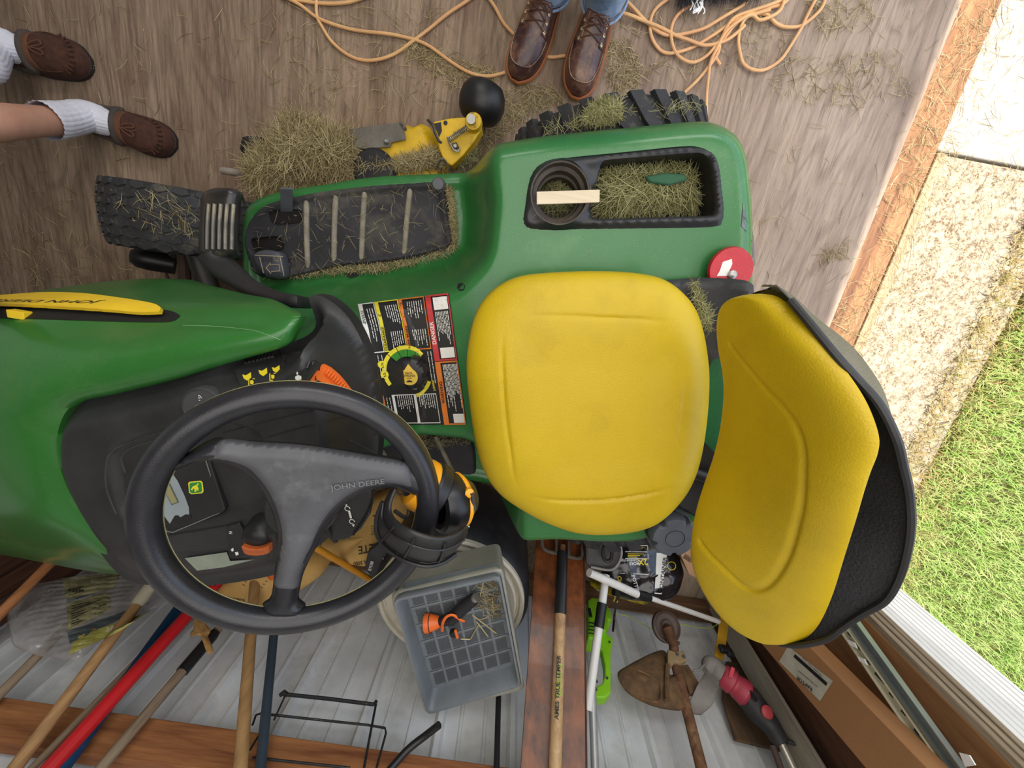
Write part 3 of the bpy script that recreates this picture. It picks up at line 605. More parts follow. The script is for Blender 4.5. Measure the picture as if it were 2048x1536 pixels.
MB().tube([P(300, 522, .14), P(345, 515, .14), P(372, 500, .15)], .016, 10).build('steering_link', DSTEEL, TR)
MB().tube([P(366, 498, .2), P(370, 560, .2), P(372, 600, .2)], .016, 8).tube([P(325, 530, .16), P(345, 575, .16)], .004, 6).build('front_bracket', mat('rust_brown_bracket', '4A342A', .7), TR)
# ---- chassis body under the sheet metal
MB().box(T(-.40, .0, .3), (1.3, .3, .2), np.array([xt, yt, zt]).T).build('chassis', mat('dirty_chassis', '33291F', .9, bump=.5), TR, smooth=False, bevel=.01)
# ---- seat suspension / base
SB = [(1360,560,.66),(1420,556,.67),(1500,560,.70),(1545,572,.74),(1560,590,.76),(1600,700,.74),(1600,900,.72),(1560,1050,.70),(1480,1080,.70),(1440,1062,.69),(1395,1045,.67),(1340,1010,.65),(1300,960,.64),(1100,900,.64),(1050,700,.64),(1100,600,.64),(1250,570,.65)]
sb_hole = crom(PP([(1432,716,.67),(1450,722,.67),(1475,730,.67),(1480,800,.67),(1470,900,.67),(1440,912,.67),(1420,895,.67),(1407,880,.67),(1405,850,.67),(1412,800,.67),(1420,740,.67)]), 40, True)
sbo = crom(PP(SB), 90, True)
_c = np.array([T(0, 0, 0)[:2]])
def sb_h(Q):
    L = (Q - TO[:2]) @ np.array([xt[:2], yt[:2]]).T; d = sdf(Q, sbo[:, :2]); dh = -sdf(Q, sb_hole[:, :2])
    return .645 + .1 * sstep(L[:, 0], .2, .42) ** 1.3 - .012 * (1 - sstep(d, 0, .012)) + .006 * np.exp(-(dh / .008) ** 2)
seat_base = hfield('seat_base', sbo, sb_h, .007, BLACK, TR, holes=[sb_hole], solid=.012)
MB().tube([P(1385, 945, .66), P(1425, 958, .67)], .016, 10).build('seat_hinge', BLACKC, TR)
# ---- cushion
so = [(936,690),(950,630),(980,585),(1030,555),(1100,545),(1200,542),(1280,547),(1330,560),(1370,590),(1395,630),(1410,690),(1416,760),(1410,850),(1395,930),(1370,985),(1330,1030),(1290,1053),(1230,1064),(1160,1063),(1100,1045),(1050,1020),(1000,985),(968,940),(950,880),(938,800),(933,740)]
so3 = PP([(a, b, .675) for a, b in so])
def gp(l, z): return crom(PP([(a, b, z) for a, b in l]), 60)
zg = .725
g1 = gp([(1405,652),(1300,640),(1200,635),(1100,631),(1040,634),(1015,645),(1006,665),(1004,720),(1010,820),(1020,900),(1028,960),(1040,985),(1060,997),(1120,1003),(1220,1000),(1320,985),(1380,970)], zg)
g2 = gp([(1405,727),(1385,733),(1372,745),(1366,780),(1358,840),(1356,875),(1362,892),(1375,900),(1395,900)], zg)
ins_poly = g1[:, :2]
def seat_fun(V, n):
    k = inside(V[:, :2], ins_poly); d, _ = seg_dist(V[:, :2], ins_poly)
    return V - n * (.006 * sstep(np.where(k, d, -d), 0, .1))[:, None]
seat = pillow('seat_cushion', so3, (0, 0, 1), .052, YSEAT, TR, power=5, grooves=[g1, g2], gw=.004, gd=.0052, nseg=260, nr=90, under=.03, fun=seat_fun)
# ---- backrest
bo = [(1450,640,.80),(1456,612,.82),(1472,594,.86),(1500,587,.90),(1530,588,.93),(1560,596,.95),(1600,632,.97),(1650,690,1.0),(1700,752,1.02),(1735,808,1.03),(1757,870,1.04),(1756,905,1.04),(1740,945,1.03),(1728,985,1.02),(1712,1040,1.01),(1690,1110,.99),(1665,1190,.97),(1640,1245,.95),(1615,1275,.94),(1575,1289,.91),(1530,1284,.88),(1480,1258,.84),(1435,1213,.81),(1405,1160,.79),(1390,1110,.78),(1390,1060,.77),(1402,1010,.76),(1425,940,.755),(1443,880,.755),(1455,810,.755),(1459,760,.76),(1456,715,.77),(1450,680,.79)]
bo3 = PP(bo); bn = unit(np.cross(bo3[8] - bo3[30], bo3[19] - bo3[2])); bn = bn if bn @ xt < 0 else -bn
Lr = PP([(1500,588,.905),(1475,594,.87),(1456,612,.83),(1448,645,.80),(1449,690,.785),(1456,740,.77),(1457,790,.76),(1450,850,.76),(1437,905,.76),(1418,960,.762),(1402,1010,.768),(1392,1060,.775),(1390,1110,.785),(1405,1160,.80),(1437,1213,.82),(1480,1255,.85),(1530,1282,.885),(1560,1288,.90)])
Rr = PP([(1500,588,.905),(1530,588,.925),(1562,597,.945),(1602,634,.97),(1650,690,1.0),(1700,752,1.02),(1735,808,1.033),(1757,868,1.04),(1756,905,1.04),(1741,945,1.035),(1728,985,1.03),(1712,1040,1.02),(1690,1110,1.0),(1665,1190,.975),(1640,1245,.95),(1615,1274,.93),(1590,1286,.915),(1560,1288,.90)])
def brest(Lp, Rp, nu, nv, off, edge, groove=None):
    A = crom(Lp, nu); B = crom(Rp, nu); V = []
    for i in range(nu):
        t = i / (nu - 1); e = (max(0, 1 - abs(2 * t - 1) ** 9)) ** .5
        for j in range(nv):
            u = j / (nv - 1); u2 = .5 - .5 * math.cos(math.pi * u) if edge else u
            p = A[i] * (1 - u2) + B[i] * u2; r = (max(0, 1 - abs(2 * u2 - 1) ** edge)) ** .5 if edge else 0
            V.append(p + bn * (off * r * e))
    return np.array(V), [(i * nv + j, (i + 1) * nv + j, (i + 1) * nv + j + 1, i * nv + j + 1) for i in range(nu - 1) for j in range(nv - 1)]
V, F = brest(Lr, Rr, 240, 110, .026, 5)
gt = BV.FromPolygons([Vector(v) for v in V], F)
def hitb(px, py): h = gt.ray_cast(Vector((0, 0, HC)), Vector(ray(px, py)).normalized()); return np.array(h[0]) if h[0] is not None else P(px, py, .9)
gb = crom([hitb(a, b) for a, b in [(1460,690),(1475,710),(1520,765),(1570,820),(1597,865),(1607,920),(1603,1000),(1590,1060),(1570,1120),(1540,1165),(1512,1180),(1485,1172),(1450,1140),(1415,1105),(1400,1085)]], 90)
d_, _ = seg_dist(V, gb, False); V = V - bn * (.005 * np.exp(-(d_ / .0045) ** 2))[:, None]
back = mobj('backrest_cushion', V, F, YSEAT, TR, ang=80)
LS = [p - bn * .022 for p in Lr]
RS = PP([(1545,570,.90),(1552,573,.94),(1580,600,.965),(1618,645,.985),(1673,712,1.01),(1716,760,1.02),(1758,808,1.035),(1792,876,1.043),(1806,930,1.04),(1818,985,1.035),(1822,1050,1.03),(1812,1115,1.02),(1795,1165,1.005),(1770,1203,.995),(1730,1226,.98),(1690,1252,.965),(1655,1278,.955),(1600,1291,.93),(1560,1288,.90)])
LS2 = [LS[0]] + LS[1:]
V, F = brest(LS2, RS, 160, 40, -.010, 3)
shell = mobj('backrest_shell', V, F, SHELL, TR, ang=70)
MB().tube(crom(RS[2:], 90), .0045, 8).build('shell_rim', BLACK, shell)
SHB = mat('shell_back_textured', '6E6A58', .6, var=.12, bump=.9, bscale=300)
outr = PP([(1553,575,.94),(1567,572,.95),(1604,595,.965),(1649,637,.985),(1694,672,1.0),(1731,705,1.01),(1763,745,1.02),(1789,790,1.03),(1803,840,1.035),(1814,893,1.035),(1824,940,1.03),(1831,990,1.02),(1828,1055,1.01),(1815,1118,1.0),(1797,1168,.99),(1770,1206,.98),(1732,1228,.97),(1690,1254,.955),(1655,1280,.945)])
outr = [p - zt * .012 for p in outr]; rm = RS[1:18]
patch('shell_back', [rm, outr, [p - zt * .02 for p in outr]], 90, 10, SHB, TR)
# ---- fuel cap on the right fender
fcp = P(1341, 1062, .63); mb = MB(); R0 = .053
capV = []; na = 72
def capr(t): k = (math.cos(5 * t + .4)); return R0 * (1 - (.17 if k > .80 else 0.))
for hgt, s in ((0, 1), (.02, 1), (.026, .93), (.028, .8)):
    for i in range(na): t = 2 * math.pi * i / na; capV.append(fcp + np.array([math.cos(t), math.sin(t), 0]) * capr(t) * s + zt * hgt)
capF = [(r * na + i, r * na + (i + 1) % na, (r + 1) * na + (i + 1) % na, (r + 1) * na + i) for r in range(3) for i in range(na)] + [tuple(3 * na + i for i in range(na))]
cap = mobj('fuel_cap', capV, capF, mat('grey_cap_plastic', '50555C', .5, var=.1, bump=.1), TR)
MB().tube([fcp + zt * .0283 + .022 * np.array([math.cos(t), math.sin(t), 0]) for t in np.linspace(0, 2 * math.pi, 40, endpoint=False)], .0008, 5, closed=True).build('cap_ring', BLACKC, cap)
MB().lathe([(.058, -.06), (.056, -.015), (.05, -.005), (0, -.004)], fcp, (0, 0, 1), 40).build('filler_neck', BLACKC, TR)
# ---- red round plate with bolt
rp = PD(1460, 540, .6, .02); mb = MB().lathe([(.043, -.004), (.044, 0), (.0415, .006), (0, .006)], rp, (0, 0, 1), 48); rd = mb.build('red_disc', mat('dusty_red_plastic', 'B8222E', .4, specks=.2), TR)
mobj('paper_sticker', [rp + zt * .0068 + P(a, b, rp[2]) - P(1460, 540, rp[2]) for a, b in [(1442,524),(1460,518),(1461,528),(1452,548),(1450,552),(1430,552),(1436,542)]], [(0, 1, 2, 3, 4, 5, 6)], WHITEP, rd, smooth=False)
MB().lathe([(.009, .006), (.0085, .011), (.005, .014), (0, .0145)], rp + P(1460, 549, .6) - P(1460, 540, .6), (0, 0, 1), 20).build('bolt', STEEL, rd)
def decal_on(b, name, pix, m, parent, off=.0012, grid=0, solid=0, z=.8):
    """flat print (or, with solid, a thin plate) laid on a surface; pix is an outline, or four corners with grid subdivision"""
    if grid:
        q = np.array(pix, float); V = []; 
        for i in range(grid + 1):
            for j in range(grid + 1):
                u, v = i / grid, j / grid; c = (1 - u) * (1 - v) * q[0] + u * (1 - v) * q[1] + u * v * q[2] + (1 - u) * v * q[3]; V.append(ON(b, c[0], c[1], off, z))
        g = grid + 1; F = [(i * g + j, (i + 1) * g + j, (i + 1) * g + j + 1, i * g + j + 1) for i in range(grid) for j in range(grid)]
    else: V = [ON(b, x, y, off, z) for x, y in pix]; F = [tuple(range(len(V)))]
    return mobj(name, V, F, m, parent, smooth=False, solid=solid, soff=1)
# ---- hood
C_ = [(603,633,.795),(588,665,.812),(565,692,.822),(480,717,.83),(350,755,.835),(230,785,.835),(155,803,.835),(125,828,.835),(115,875,.835),(120,930,.835),(150,1000,.83),(200,1065,.82),(268,1135,.80),(350,1140,.785),(450,1133,.775),(560,1112,.765),(640,1085,.755)]
M1 = [(602,631,.80),(580,652,.818),(545,665,.828),(455,680,.836),(330,700,.842),(190,735,.845),(70,775,.845),(10,815,.845),(0,875,.845),(10,950,.842),(60,1030,.835),(140,1080,.82),(262,1138,.80),(348,1143,.78),(450,1136,.77),(560,1114,.762),(640,1087,.75)]
M2 = [(601,630,.80),(570,640,.81),(520,648,.812),(430,650,.808),(330,650,.80),(150,665,.795),(-60,690,.79),(-200,760,.785),(-240,875,.78),(-180,980,.775),(-60,1050,.77),(80,1095,.77),(240,1141,.77),(346,1145,.77),(450,1138,.765),(560,1116,.758),(640,1089,.748)]
M3 = [(601,629,.797),(555,618,.78),(505,612,.77),(400,606,.745),(300,604,.73),(130,608,.72),(-100,640,.70),(-290,720,.69),(-340,875,.69),(-280,1000,.69),(-120,1068,.71),(40,1108,.72),(230,1143,.73),(344,1147,.745),(450,1140,.755),(560,1118,.752),(640,1091,.745)]
O_ = [(601,628,.79),(540,600,.74),(480,590,.68),(390,572,.60),(300,560,.55),(150,571,.52),(-60,610,.5),(-330,690,.5),(-400,870,.5),(-330,1020,.5),(-150,1080,.56),(0,1103,.62),(200,1142,.66),(340,1147,.70),(450,1141,.74),(560,1119,.745),(640,1092,.74)]
def lower(rw, d): r = PP(rw); return [p - zt * d for p in r]
ctr_h = P(350, 900, .8)
lip = [p - zt * .02 + (ctr_h - p) * .008 for p in PP(C_)]
oin = [p - zt * k_ + unit((ctr_h - p) * [1, 1, 0]) * .0 for p, k_ in zip(PP(O_), [.004,.01,.02,.04,.08,.1,.1,.1,.1,.1,.1,.1,.08,.06,.04,.02,.01])]
hood = patch('hood', [lip, PP(C_), PP(M1), PP(M2), PP(M3), PP(O_), oin], 200, 60, GREEN, TR, ang=60)
hb = bvh_of(hood)
vent = [(-60,598),(0,598),(89,597),(205,603),(308,617),(345,623),(360,630),(363,637),(352,643),(320,645),(250,644),(150,641),(0,637),(-60,636)]
vt = [(-60,598),(0,598),(89,597),(205,603),(308,617),(345,623),(360,631)]; vb_ = [(-60,636),(0,637),(89,639),(205,643),(308,645),(345,643),(360,634)]
def lane(b, name, top, bot, m, parent, off, nu=70, nv=5):
    a = crom([(x, y, 0) for x, y in top], nu); c = crom([(x, y, 0) for x, y in bot], nu); V = [ON(b, *(a[i] + (c[i] - a[i]) * j / (nv - 1))[:2], off) for i in range(nu) for j in range(nv)]
    return mobj(name, V, [(i * nv + j, (i + 1) * nv + j, (i + 1) * nv + j + 1, i * nv + j + 1) for i in range(nu - 1) for j in range(nv - 1)], m, parent, smooth=False)
lane(hb, 'hood_vent', vt, vb_, mat('vent_shade', '0E0F0F', .7), TR, .0006)  # flat dark sheet on the hood, shade of the recessed slot as colour
crease = [ON(hb, x, y, .0004) for x, y in crom([(366,651,0),(430,653,0),(500,660,0),(530,668,0),(562,680,0)], 16)[:, :2]]
MB().tube(crease, .0006, 5).build('hood_crease', mat('crease_highlight', '6E9A66', .5), TR)  # paler green bead paints the highlight along the crease
# yellow side strip standing on two brackets
st = [(-60,606),(0,603),(89,597),(150,599),(205,604),(308,619),(326,623),(333,627),(331,634),(322,637),(290,634),(171,625),(80,620),(0,617),(-60,617)]
ys = lane(hb, 'side_strip', [(-60,603),(0,601),(89,596),(150,597),(205,602),(308,617),(332,626)], [(-60,619),(0,618),(80,621),(171,626),(230,630),(290,635),(330,634)], YPLAS, TR, .012); s_ = ys.modifiers.new('thick', 'SOLIDIFY'); s_.thickness = .006; s_.offset = -1; yb = bvh_of(ys)
MB().box(P(313, 638, .755), (.012, .012, .02)).build('strip_bracket', YPLAS, ys, smooth=False, bevel=.001)
MB().box(P(40, 629, .75), (.03, .014, .014)).build('strip_bracket', YPLAS, ys, smooth=False, bevel=.001)
a_ = ON(hb, 212, 600, .0135); b_ = ON(hb, 0, 601, .0135); dn = ON(hb, 100, 612, .0135) - ON(hb, 100, 598, .0135)
oo = text('JOHN DEERE', ON(yb, 208, 606, .004), ON(yb, 5, 603, .004) - ON(yb, 208, 606, .004), ON(yb, 100, 616, .004) - ON(yb, 100, 600, .004), .0135, BPRINT, ys, sx=2.5, bold=True)
bm = bmesh.new(); bm.from_mesh(oo.data); bmesh.ops.triangulate(bm, faces=bm.faces); bmesh.ops.subdivide_edges(bm, edges=[e for e in bm.edges if e.calc_length() > .005], cuts=2); I = inv_of(ys); J = I.inverted()
for v in bm.verts:
    w = J @ v.co; h_ = yb.ray_cast(CAMP, (w - CAMP).normalized())
    if h_[0] is not None: v.co = I @ (h_[0] + (CAMP - h_[0]).normalized() * .0012)
bm.to_mesh(oo.data); bm.free()
# ---- dash: moulded black console
top_ = crom(PP([(575,715,.86),(600,706,.86),(640,722,.86),(680,760,.86),(700,800,.86),(706,850,.86),(704,900,.86),(690,960,.86),(665,1010,.86),(640,1050,.85),(560,1085,.85),(450,1105,.84),(350,1115,.84),(250,1090,.84),(190,1020,.84),(150,940,.84),(140,870,.84),(150,825,.84),(300,785,.84),(450,740,.85)]), 90, True)
bez = crom(PP([(212,935,.86),(222,900,.86),(260,880,.86),(380,852,.86),(480,860,.86),(520,900,.86),(530,1000,.86),(440,1035,.86),(300,1060,.86),(240,1040,.86)]), 60, True)
def dash_h(Q):
    d = sdf(Q, np.array(do_)[:, :2]); t = sdf(Q, np.array(top_)[:, :2]); L = (Q - TO[:2]) @ np.array([xt[:2], yt[:2]]).T
    base = .73 + .085 * sstep(-L[:, 0], .50, .62)
    w = np.clip(d / np.maximum(d + np.maximum(-t, 0), 1e-4), 0, 1); w = w * w * (3 - 2 * w) * sstep(d, 0, .05)
    h = base + (.852 - base) * w
    b = sdf(Q, np.array(bez)[:, :2]); h -= .010 * sstep(b, -.004, .006)
    h -= .0025 * np.exp(-(b / .003) ** 2)
    return h
dash = hfield('dash_console', do_, dash_h, .0055, BLACK, TR, solid=.035, ang=55)
db = bvh_of(dash)
# seam lines
for ln in ([(445,866),(540,840),(630,819)], [(538,873),(620,850),(700,831)], [(556,692),(560,702),(563,713)]):
    MB().tube([ON(db, x, y, .0002) for x, y in crom([(a, b, 0) for a, b in ln], 10)[:, :2]], .0011, 5).build('panel_seam', BPRINT, dash)
EDGE = mat('worn_light_edge', '70706E', .5)
# control plates
def plate(name, pix, m, parent, h0=.004, th=.006, bev=.0018):
    hit = np.array([ON(db, x, y, 0) for x, y in pix]); c = hit.mean(0); n = np.linalg.svd(hit - c)[2][2]; n = n if n[2] > 0 else -n
    top = [PN(x, y, c + n * h0, n) for x, y in pix]; return mobj(name, *prism(top, (0, 0, -th)), m, parent, smooth=False, bevel=bev)
pl1 = plate('throttle_lever', [(467,736),(480,730),(520,722),(566,711),(567,722),(564,767),(530,770),(483,778),(474,757)], BLACK, TR, .008, .012, .003)
pl2 = plate('choke_lever', [(571,712),(578,706),(592,705),(612,714),(636,731),(637,733),(622,751),(610,769),(588,768),(567,767),(569,740)], BLACK, TR, .009, .013, .003)
pl3 = plate('engage_lever', [(639,730),(655,738),(672,752),(686,768),(695,780),(696,785),(690,786),(650,777),(611,769),(624,750)], ORANGE, TR, .010, .014, .002)
for k in range(8):
    x = 497 + k * 7.6; MB().tube([ON(db, x, 736 - k * 1.6, .010), ON(db, x - 1, 722 - k * 1.4, .006)], .0026, 8).build('grip_rib', BLACKC, pl1)
for k in range(4):
    x = 612 + k * 5.5; MB().tube([ON(db, x, 737 + k * 1.5, .010), ON(db, x + 3, 724 + k * 2, .008)], .002, 8).build('grip_rib', BLACKC, pl2)
for k in range(10):
    f0 = k / 9; x = 648 + 42 * f0; y = 741 + 38 * f0; MB().tube([ON(db, x, y - 1, .0115), ON(db, x - 7 - 2 * f0, y + 9 - 3 * f0, .0115)], .0016, 6).build('grip_rib', ORANGE, pl3)
def icon(parent, cx_, cy_, s, m, polys, off=.0045, lift=.008):
    mb = MB(); bb = bvh_of(parent)
    for pl in polys:
        V = [ON(bb, cx_ + s * x, cy_ + s * y, .0006) for x, y in pl]; mb.add(V, [tuple(range(len(V)))])
    return mb.build('printed_symbol', m, parent, smooth=False)
BED = [[(-1,-.4),(-.2,-.2),(.9,-.9),(1,.3),(.1,1),(-.7,.5)]]
PTO = [[(-.5,-.5),(.3,-.6),(.6,0),(.3,.6),(-.4,.5)], [(-1,-1),(-.7,-1),(-.7,1),(-1,1)], [(-1,.9),(0,.9),(0,1.15),(-1,1.15)], [(.2,-1.1),(.9,-1.1),(.9,-.9),(.2,-.9)]]
for cx_, cy_, s, pl in ((494,753,9,BED), (526,744,9,BED), (552,738,8,BED), (504,765,7,PTO), (546,754,7,PTO)): icon(pl1, cx_, cy_, s, YPRINT, pl)
RAB = [[(-.9,-.8),(-.3,-1),(.5,-.5),(.9,.2),(.3,.4),(-.6,.1)]]; ARR = [[(-.15,-1),(.15,-1),(.15,0),(.5,0),(0,1),(-.5,0),(-.15,0)]]
icon(pl2, 591, 735, 7, WHITEP, RAB); icon(pl2, 595, 746, 5, WHITEP, ARR); icon(pl2, 597, 756, 7, WHITEP, [[(-.9,-.3),(0,-.8),(.9,-.4),(.9,.5),(0,.8),(-.8,.5)]]); icon(pl2, 599, 763, 5, WHITEP, ARR)
icon(pl3, 631, 757, 5, BPRINT, ARR, lift=.010); icon(pl3, 636, 765, 6, BPRINT, [[(-.9,-.5),(0,-.8),(.9,-.2),(.6,.7),(-.3,.5)]], lift=.010)
# ignition switch
ic = ON(db, 412, 812, .0); igx = P(452, 812, ic[2]) - P(372, 812, ic[2]); ir = np.linalg.norm(igx) / 2
ig = MB().lathe([(ir, -.01), (ir, .004), (ir * .93, .008), (ir * .88, .006), (0, .006)], ic, unit([.1, .0, 1]), 48).build('ignition_switch', mat('worn_black_dial', '3C3C3E', .5, specks=.1, speckcol='888888'), TR)
MB().lathe([(.006, .006), (.006, .02), (.004, .022), (0, .022)], ic + [.004, .004, 0], (0, 0, 1), 14).build('key_barrel', STEEL, ig)
def ring_on(c, r, w, n=20, z0=.0066): V = []; F = []; [V.extend([c + np.array([math.cos(t) * (r + w), math.sin(t) * (r + w), z0]), c + np.array([math.cos(t) * r, math.sin(t) * r, z0])]) for t in np.linspace(0, 5.3, n)]; return V, [(2 * i, 2 * i + 1, 2 * i + 3, 2 * i + 2) for i in range(n - 1)]
mbi = MB()
for px, py in ((404, 793), (390, 808)): c_ = P(px, py, ic[2]); mbi.add(*ring_on(c_, .0035, .0012)); mbi.add([c_ + [x, y, .0066] for x, y in ((-.002,-.001),(.002,-.001),(0,.002))], [(0, 1, 2)])
mbi.build('printed_symbol', WHITEP, ig, smooth=False)
# instrument bezel, display and badge
bz_ = [(322,935),(330,925),(406,897),(412,900),(450,1018),(446,1024),(352,1060),(340,1058),(316,1020),(310,985)]
INS = mat('matte_panel_black', '202022', .55, var=.15, specks=.12, speckcol='77736A', sscale=380)
ipn = plate('instrument_panel', bz_, INS, TR, .006, .008, .0015); ib = bvh_of(ipn)
MB().tube([ON(db, x, y, .0065) for x, y in bz_], .0009, 5, closed=True).build('panel_edge', EDGE, TR)
disp = [(339,937),(330,952),(320,972),(314,1000),(320,1018),(332,1036),(340,1047),(345,1040),(350,1031),(356,1030),(360,1035),(372,1028),(379,1029),(378,1014),(370,992),(356,962)]
dp = decal_on(ib, 'display', disp, mat('grey_display_face', '8D979B', .35, var=.05), TR, 0.0005)
decal_on(ib, 'lcd_frame', [(324,971),(341,966),(359,1004),(344,1010)], mat('lcd_rim', '5E625C', .4), dp, 0.0009)
decal_on(ib, 'lcd_window', [(327,974),(340,970),(356,1003),(345,1007)], mat('lcd_amber', '97936A', .3), dp, 0.0013)
decal_on(ib, 'broken_gap', [(344,1041),(350,1031),(357,1030),(362,1035),(372,1028),(382,1029),(384,1036),(376,1044),(362,1048),(352,1048)], BPRINT, dp, 0.0009)
lg = [(377,966),(380,963),(402,961),(406,964),(408,982),(405,986),(384,988),(379,985)]
badge = decal_on(ib, 'badge', lg, mat('badge_yellow', 'E9E03A', .5), TR, 0.0008)
decal_on(ib, 'badge_field', [(380,967),(383,965),(401,963),(404,966),(405,981),(403,984),(385,986),(381,983)], mat('badge_green', '2C8A3C', .5), badge, 0.0012)
decal_on(ib, 'leaping_deer', [(383,978),(386,980),(388,976),(391,978),(390,982),(393,983),(395,979),(398,981),(399,975),(396,972),(399,967),(397,965),(395,969),(391,970),(387,972)], mat('badge_yellow', 'E9E03A', .5), badge, 0.0016)
# lower right ledge: N plate, round knob with orange band, symbol plate
led = plate('shift_ledge', [(332,1072),(345,1070),(450,1053),(456,1056),(458,1095),(400,1103),(352,1104),(338,1092)], BLACK, TR, .004, .01, .003)
npl = plate('neutral_plate', [(450,1054),(478,1046),(486,1060),(488,1112),(470,1117),(458,1116),(455,1090)], INS, TR, .006, .012, .0015)
nb_ = bvh_of(npl); text('N', ON(nb_, 459, 1061, .0006), ON(nb_, 459, 1075, .0006) - ON(nb_, 459, 1061, .0006), ON(nb_, 468, 1060, .0006) - ON(nb_, 459, 1060, .0006), .0055, WHITEP, npl, bold=True)
icon(npl, 467, 1100, 5, WHITEP, [[(-1,-.3),(0,-1),(.2,.2),(-.5,.6)]], lift=.0065); icon(npl, 474, 1107, 5, WHITEP, [[(-.8,-.6),(.5,-.8),(.8,.3),(-.3,.8)]], lift=.0065)
kc = P(517, 1078, .875)
kn = MB().lathe([(.030, -.05), (.030, -.02), (.029, -.004), (.024, .006), (.014, .012), (0, .013)], kc, unit([.0, -.25, 1]), 36).build('blade_knob', BLACKC, TR)
mobj('orange_band', *prism(PP([(481,1093,.895),(496,1098,.895),(512,1099,.895),(525,1097,.895),(537,1092,.895),(538,1107,.885),(526,1111,.885),(510,1112,.885),(496,1111,.885),(487,1107,.885)]), (0, 0, -.02)), mat('burnt_orange_band', 'C4622C', .5), kn, smooth=False, bevel=.002)
MB().tube([P(545, 1060, .885), P(548, 1085, .87), P(548, 1108, .84)], .009, 12).build('lever_stem', BLACKC, TR)
SIDE = mat('side_panel_reflection', '8A9384', .25, var=.1)  # pale tone puts the reflection on the dash side into the colour
decal_on(db, 'console_side', [(372,1114),(456,1102),(462,1119),(510,1116),(450,1131),(396,1138)], SIDE, TR, .003)
# height lever quadrant with teeth
qd = [(735,974),(742,985),(743,1008),(738,1032),(722,1058),(705,1072),(688,1080),(672,1081),(660,1074),(650,1056),(640,1062),(628,1064),(640,1030),(690,990)]
qm = mobj('lever_quadrant', *prism(PP([(a, b, .80) for a, b in qd]), (0, 0, -.012)), BLACK, TR, smooth=False, bevel=.002)
for k in range(16):
    f0 = k / 15; x = 741 - 36 * f0 ** 1.4 + 2; y = 1000 + 68 * f0; MB().box(P(x, y, .803), (.005, .0012, .004), np.array(Matrix.Rotation(-.9 * f0, 3, 'Z'))).build('tooth', BLACKC, qm, smooth=False)
a_ = P(694, 1012, .8012); mbq = MB()
for px, py in ((695, 1017), (704, 1043)): mbq.add(*ring_on(P(px, py, .801), .004, .0015, z0=.0004))
for pl_ in ([(696,1022),(700,1021),(704,1036),(700,1037)], [(690,1010),(694,1008),(694,1014)], [(704,1050),(709,1048),(708,1054)]): mbq.add(PP([(a, b, .8014) for a, b in pl_]), [tuple(range(len(pl_)))])
mbq.build('printed_symbol', WHITEP, qm, smooth=False)
MB().tube([P(650, 1052, .81), P(660, 1068, .80), P(672, 1082, .79)], .005, 8).build('quadrant_slot', BPRINT, qm)
# contour lips on the console
for ln in ([(232,1028),(214,980),(212,935),(224,903),(262,884),(330,862),(378,850)], [(700,880),(730,895),(748,905)], [(250,945),(243,915),(262,897),(300,884),(340,872)]):
    MB().tube([ON(db, x, y, .0) for x, y in crom([(a, b, 0) for a, b in ln], 26)[:, :2]], .0016, 6).build('moulded_edge', mat('edge_grey', '3A3A3C', .4), dash)
# ================= steering wheel
SWc = np.array([-.235, -.359, .982]); th = math.radians(18.4); su = xt * math.cos(th) - zt * math.sin(th); sn = np.cross(su, yt)
def W(px, py, h=0): return PN(px, py, SWc + sn * h, sn)
SW = bpy.data.objects.new('steering_wheel', None)
Rm = .1675
ringp = [SWc + Rm * (math.cos(t) * su + math.sin(t) * yt) for t in np.linspace(0, 2 * np.pi, 96, endpoint=False)]
swr = MB().tube(ringp, .0172, 22, closed=True, up=sn).build('steering_wheel', BWHEEL, TR)
# pale mould line along the underside edge
MB().tube([SWc - sn * .006 + (Rm - .0163) * (math.cos(t) * su + math.sin(t) * yt) for t in np.linspace(0, 2 * np.pi, 96, endpoint=False)], .0008, 5, closed=True).tube([SWc - sn * .006 + (Rm + .0163) * (math.cos(t) * su + math.sin(t) * yt) for t in np.linspace(0, 2 * np.pi, 96, endpoint=False)], .0008, 5, closed=True).build('mould_line', mat('pale_mould_line', '8C8458', .6), swr)
spk = [(366,912),(395,893),(418,880),(440,873),(445,877),(520,881),(600,886),(660,895),(740,906),(800,917),(838,930),(862,944),(868,968),(852,985),(838,994),(815,985),(790,976),(760,976),(735,982),(705,998),(680,1020),(662,1042),(645,1070),(632,1096),(618,1122),(606,1150),(600,1178),(598,1195),(612,1208),(600,1225),(545,1225),(525,1208),(540,1195),(545,1178),(548,1150),(552,1120),(556,1090),(554,1060),(546,1030),(536,1005),(522,980),(505,958),(485,941),(455,929),(420,922),(390,925),(352,940),(340,945),(345,925)]
def sheet(name, pix, h, thick, bulge, m, parent, bev=.004, cell=.0035):
    """smooth dished plate in the plane of the wheel"""
    o = np.array([W(x, y, h) for x, y in pix]); loc = np.stack([(o - SWc) @ su, (o - SWc) @ yt], 1); lo3 = crom(np.column_stack([loc, loc[:, 0] * 0]), len(pix) * 4, True)
    X = lo3[:, :2]
    def hf(Q): d = sdf(Q, X); e = np.clip(d / .016, 0, 1); return h + bulge * (1 - (1 - e) ** 2.2) - thick * 0
    ob = hfield('tmp', lo3, hf, cell, m, None)
    V = np.array([v.co for v in ob.data.vertices]); F = [tuple(p.vertices) for p in ob.data.polygons]; bpy.data.objects.remove(ob)
    V = SWc + V[:, :1] * su + V[:, 1:2] * yt + V[:, 2:3] * sn
    return mobj(name, V, F, m, parent, solid=thick, soff=-1, ang=60)
spoke = sheet('spoke', spk, -.004, .012, .016, BWHEEL, swr)
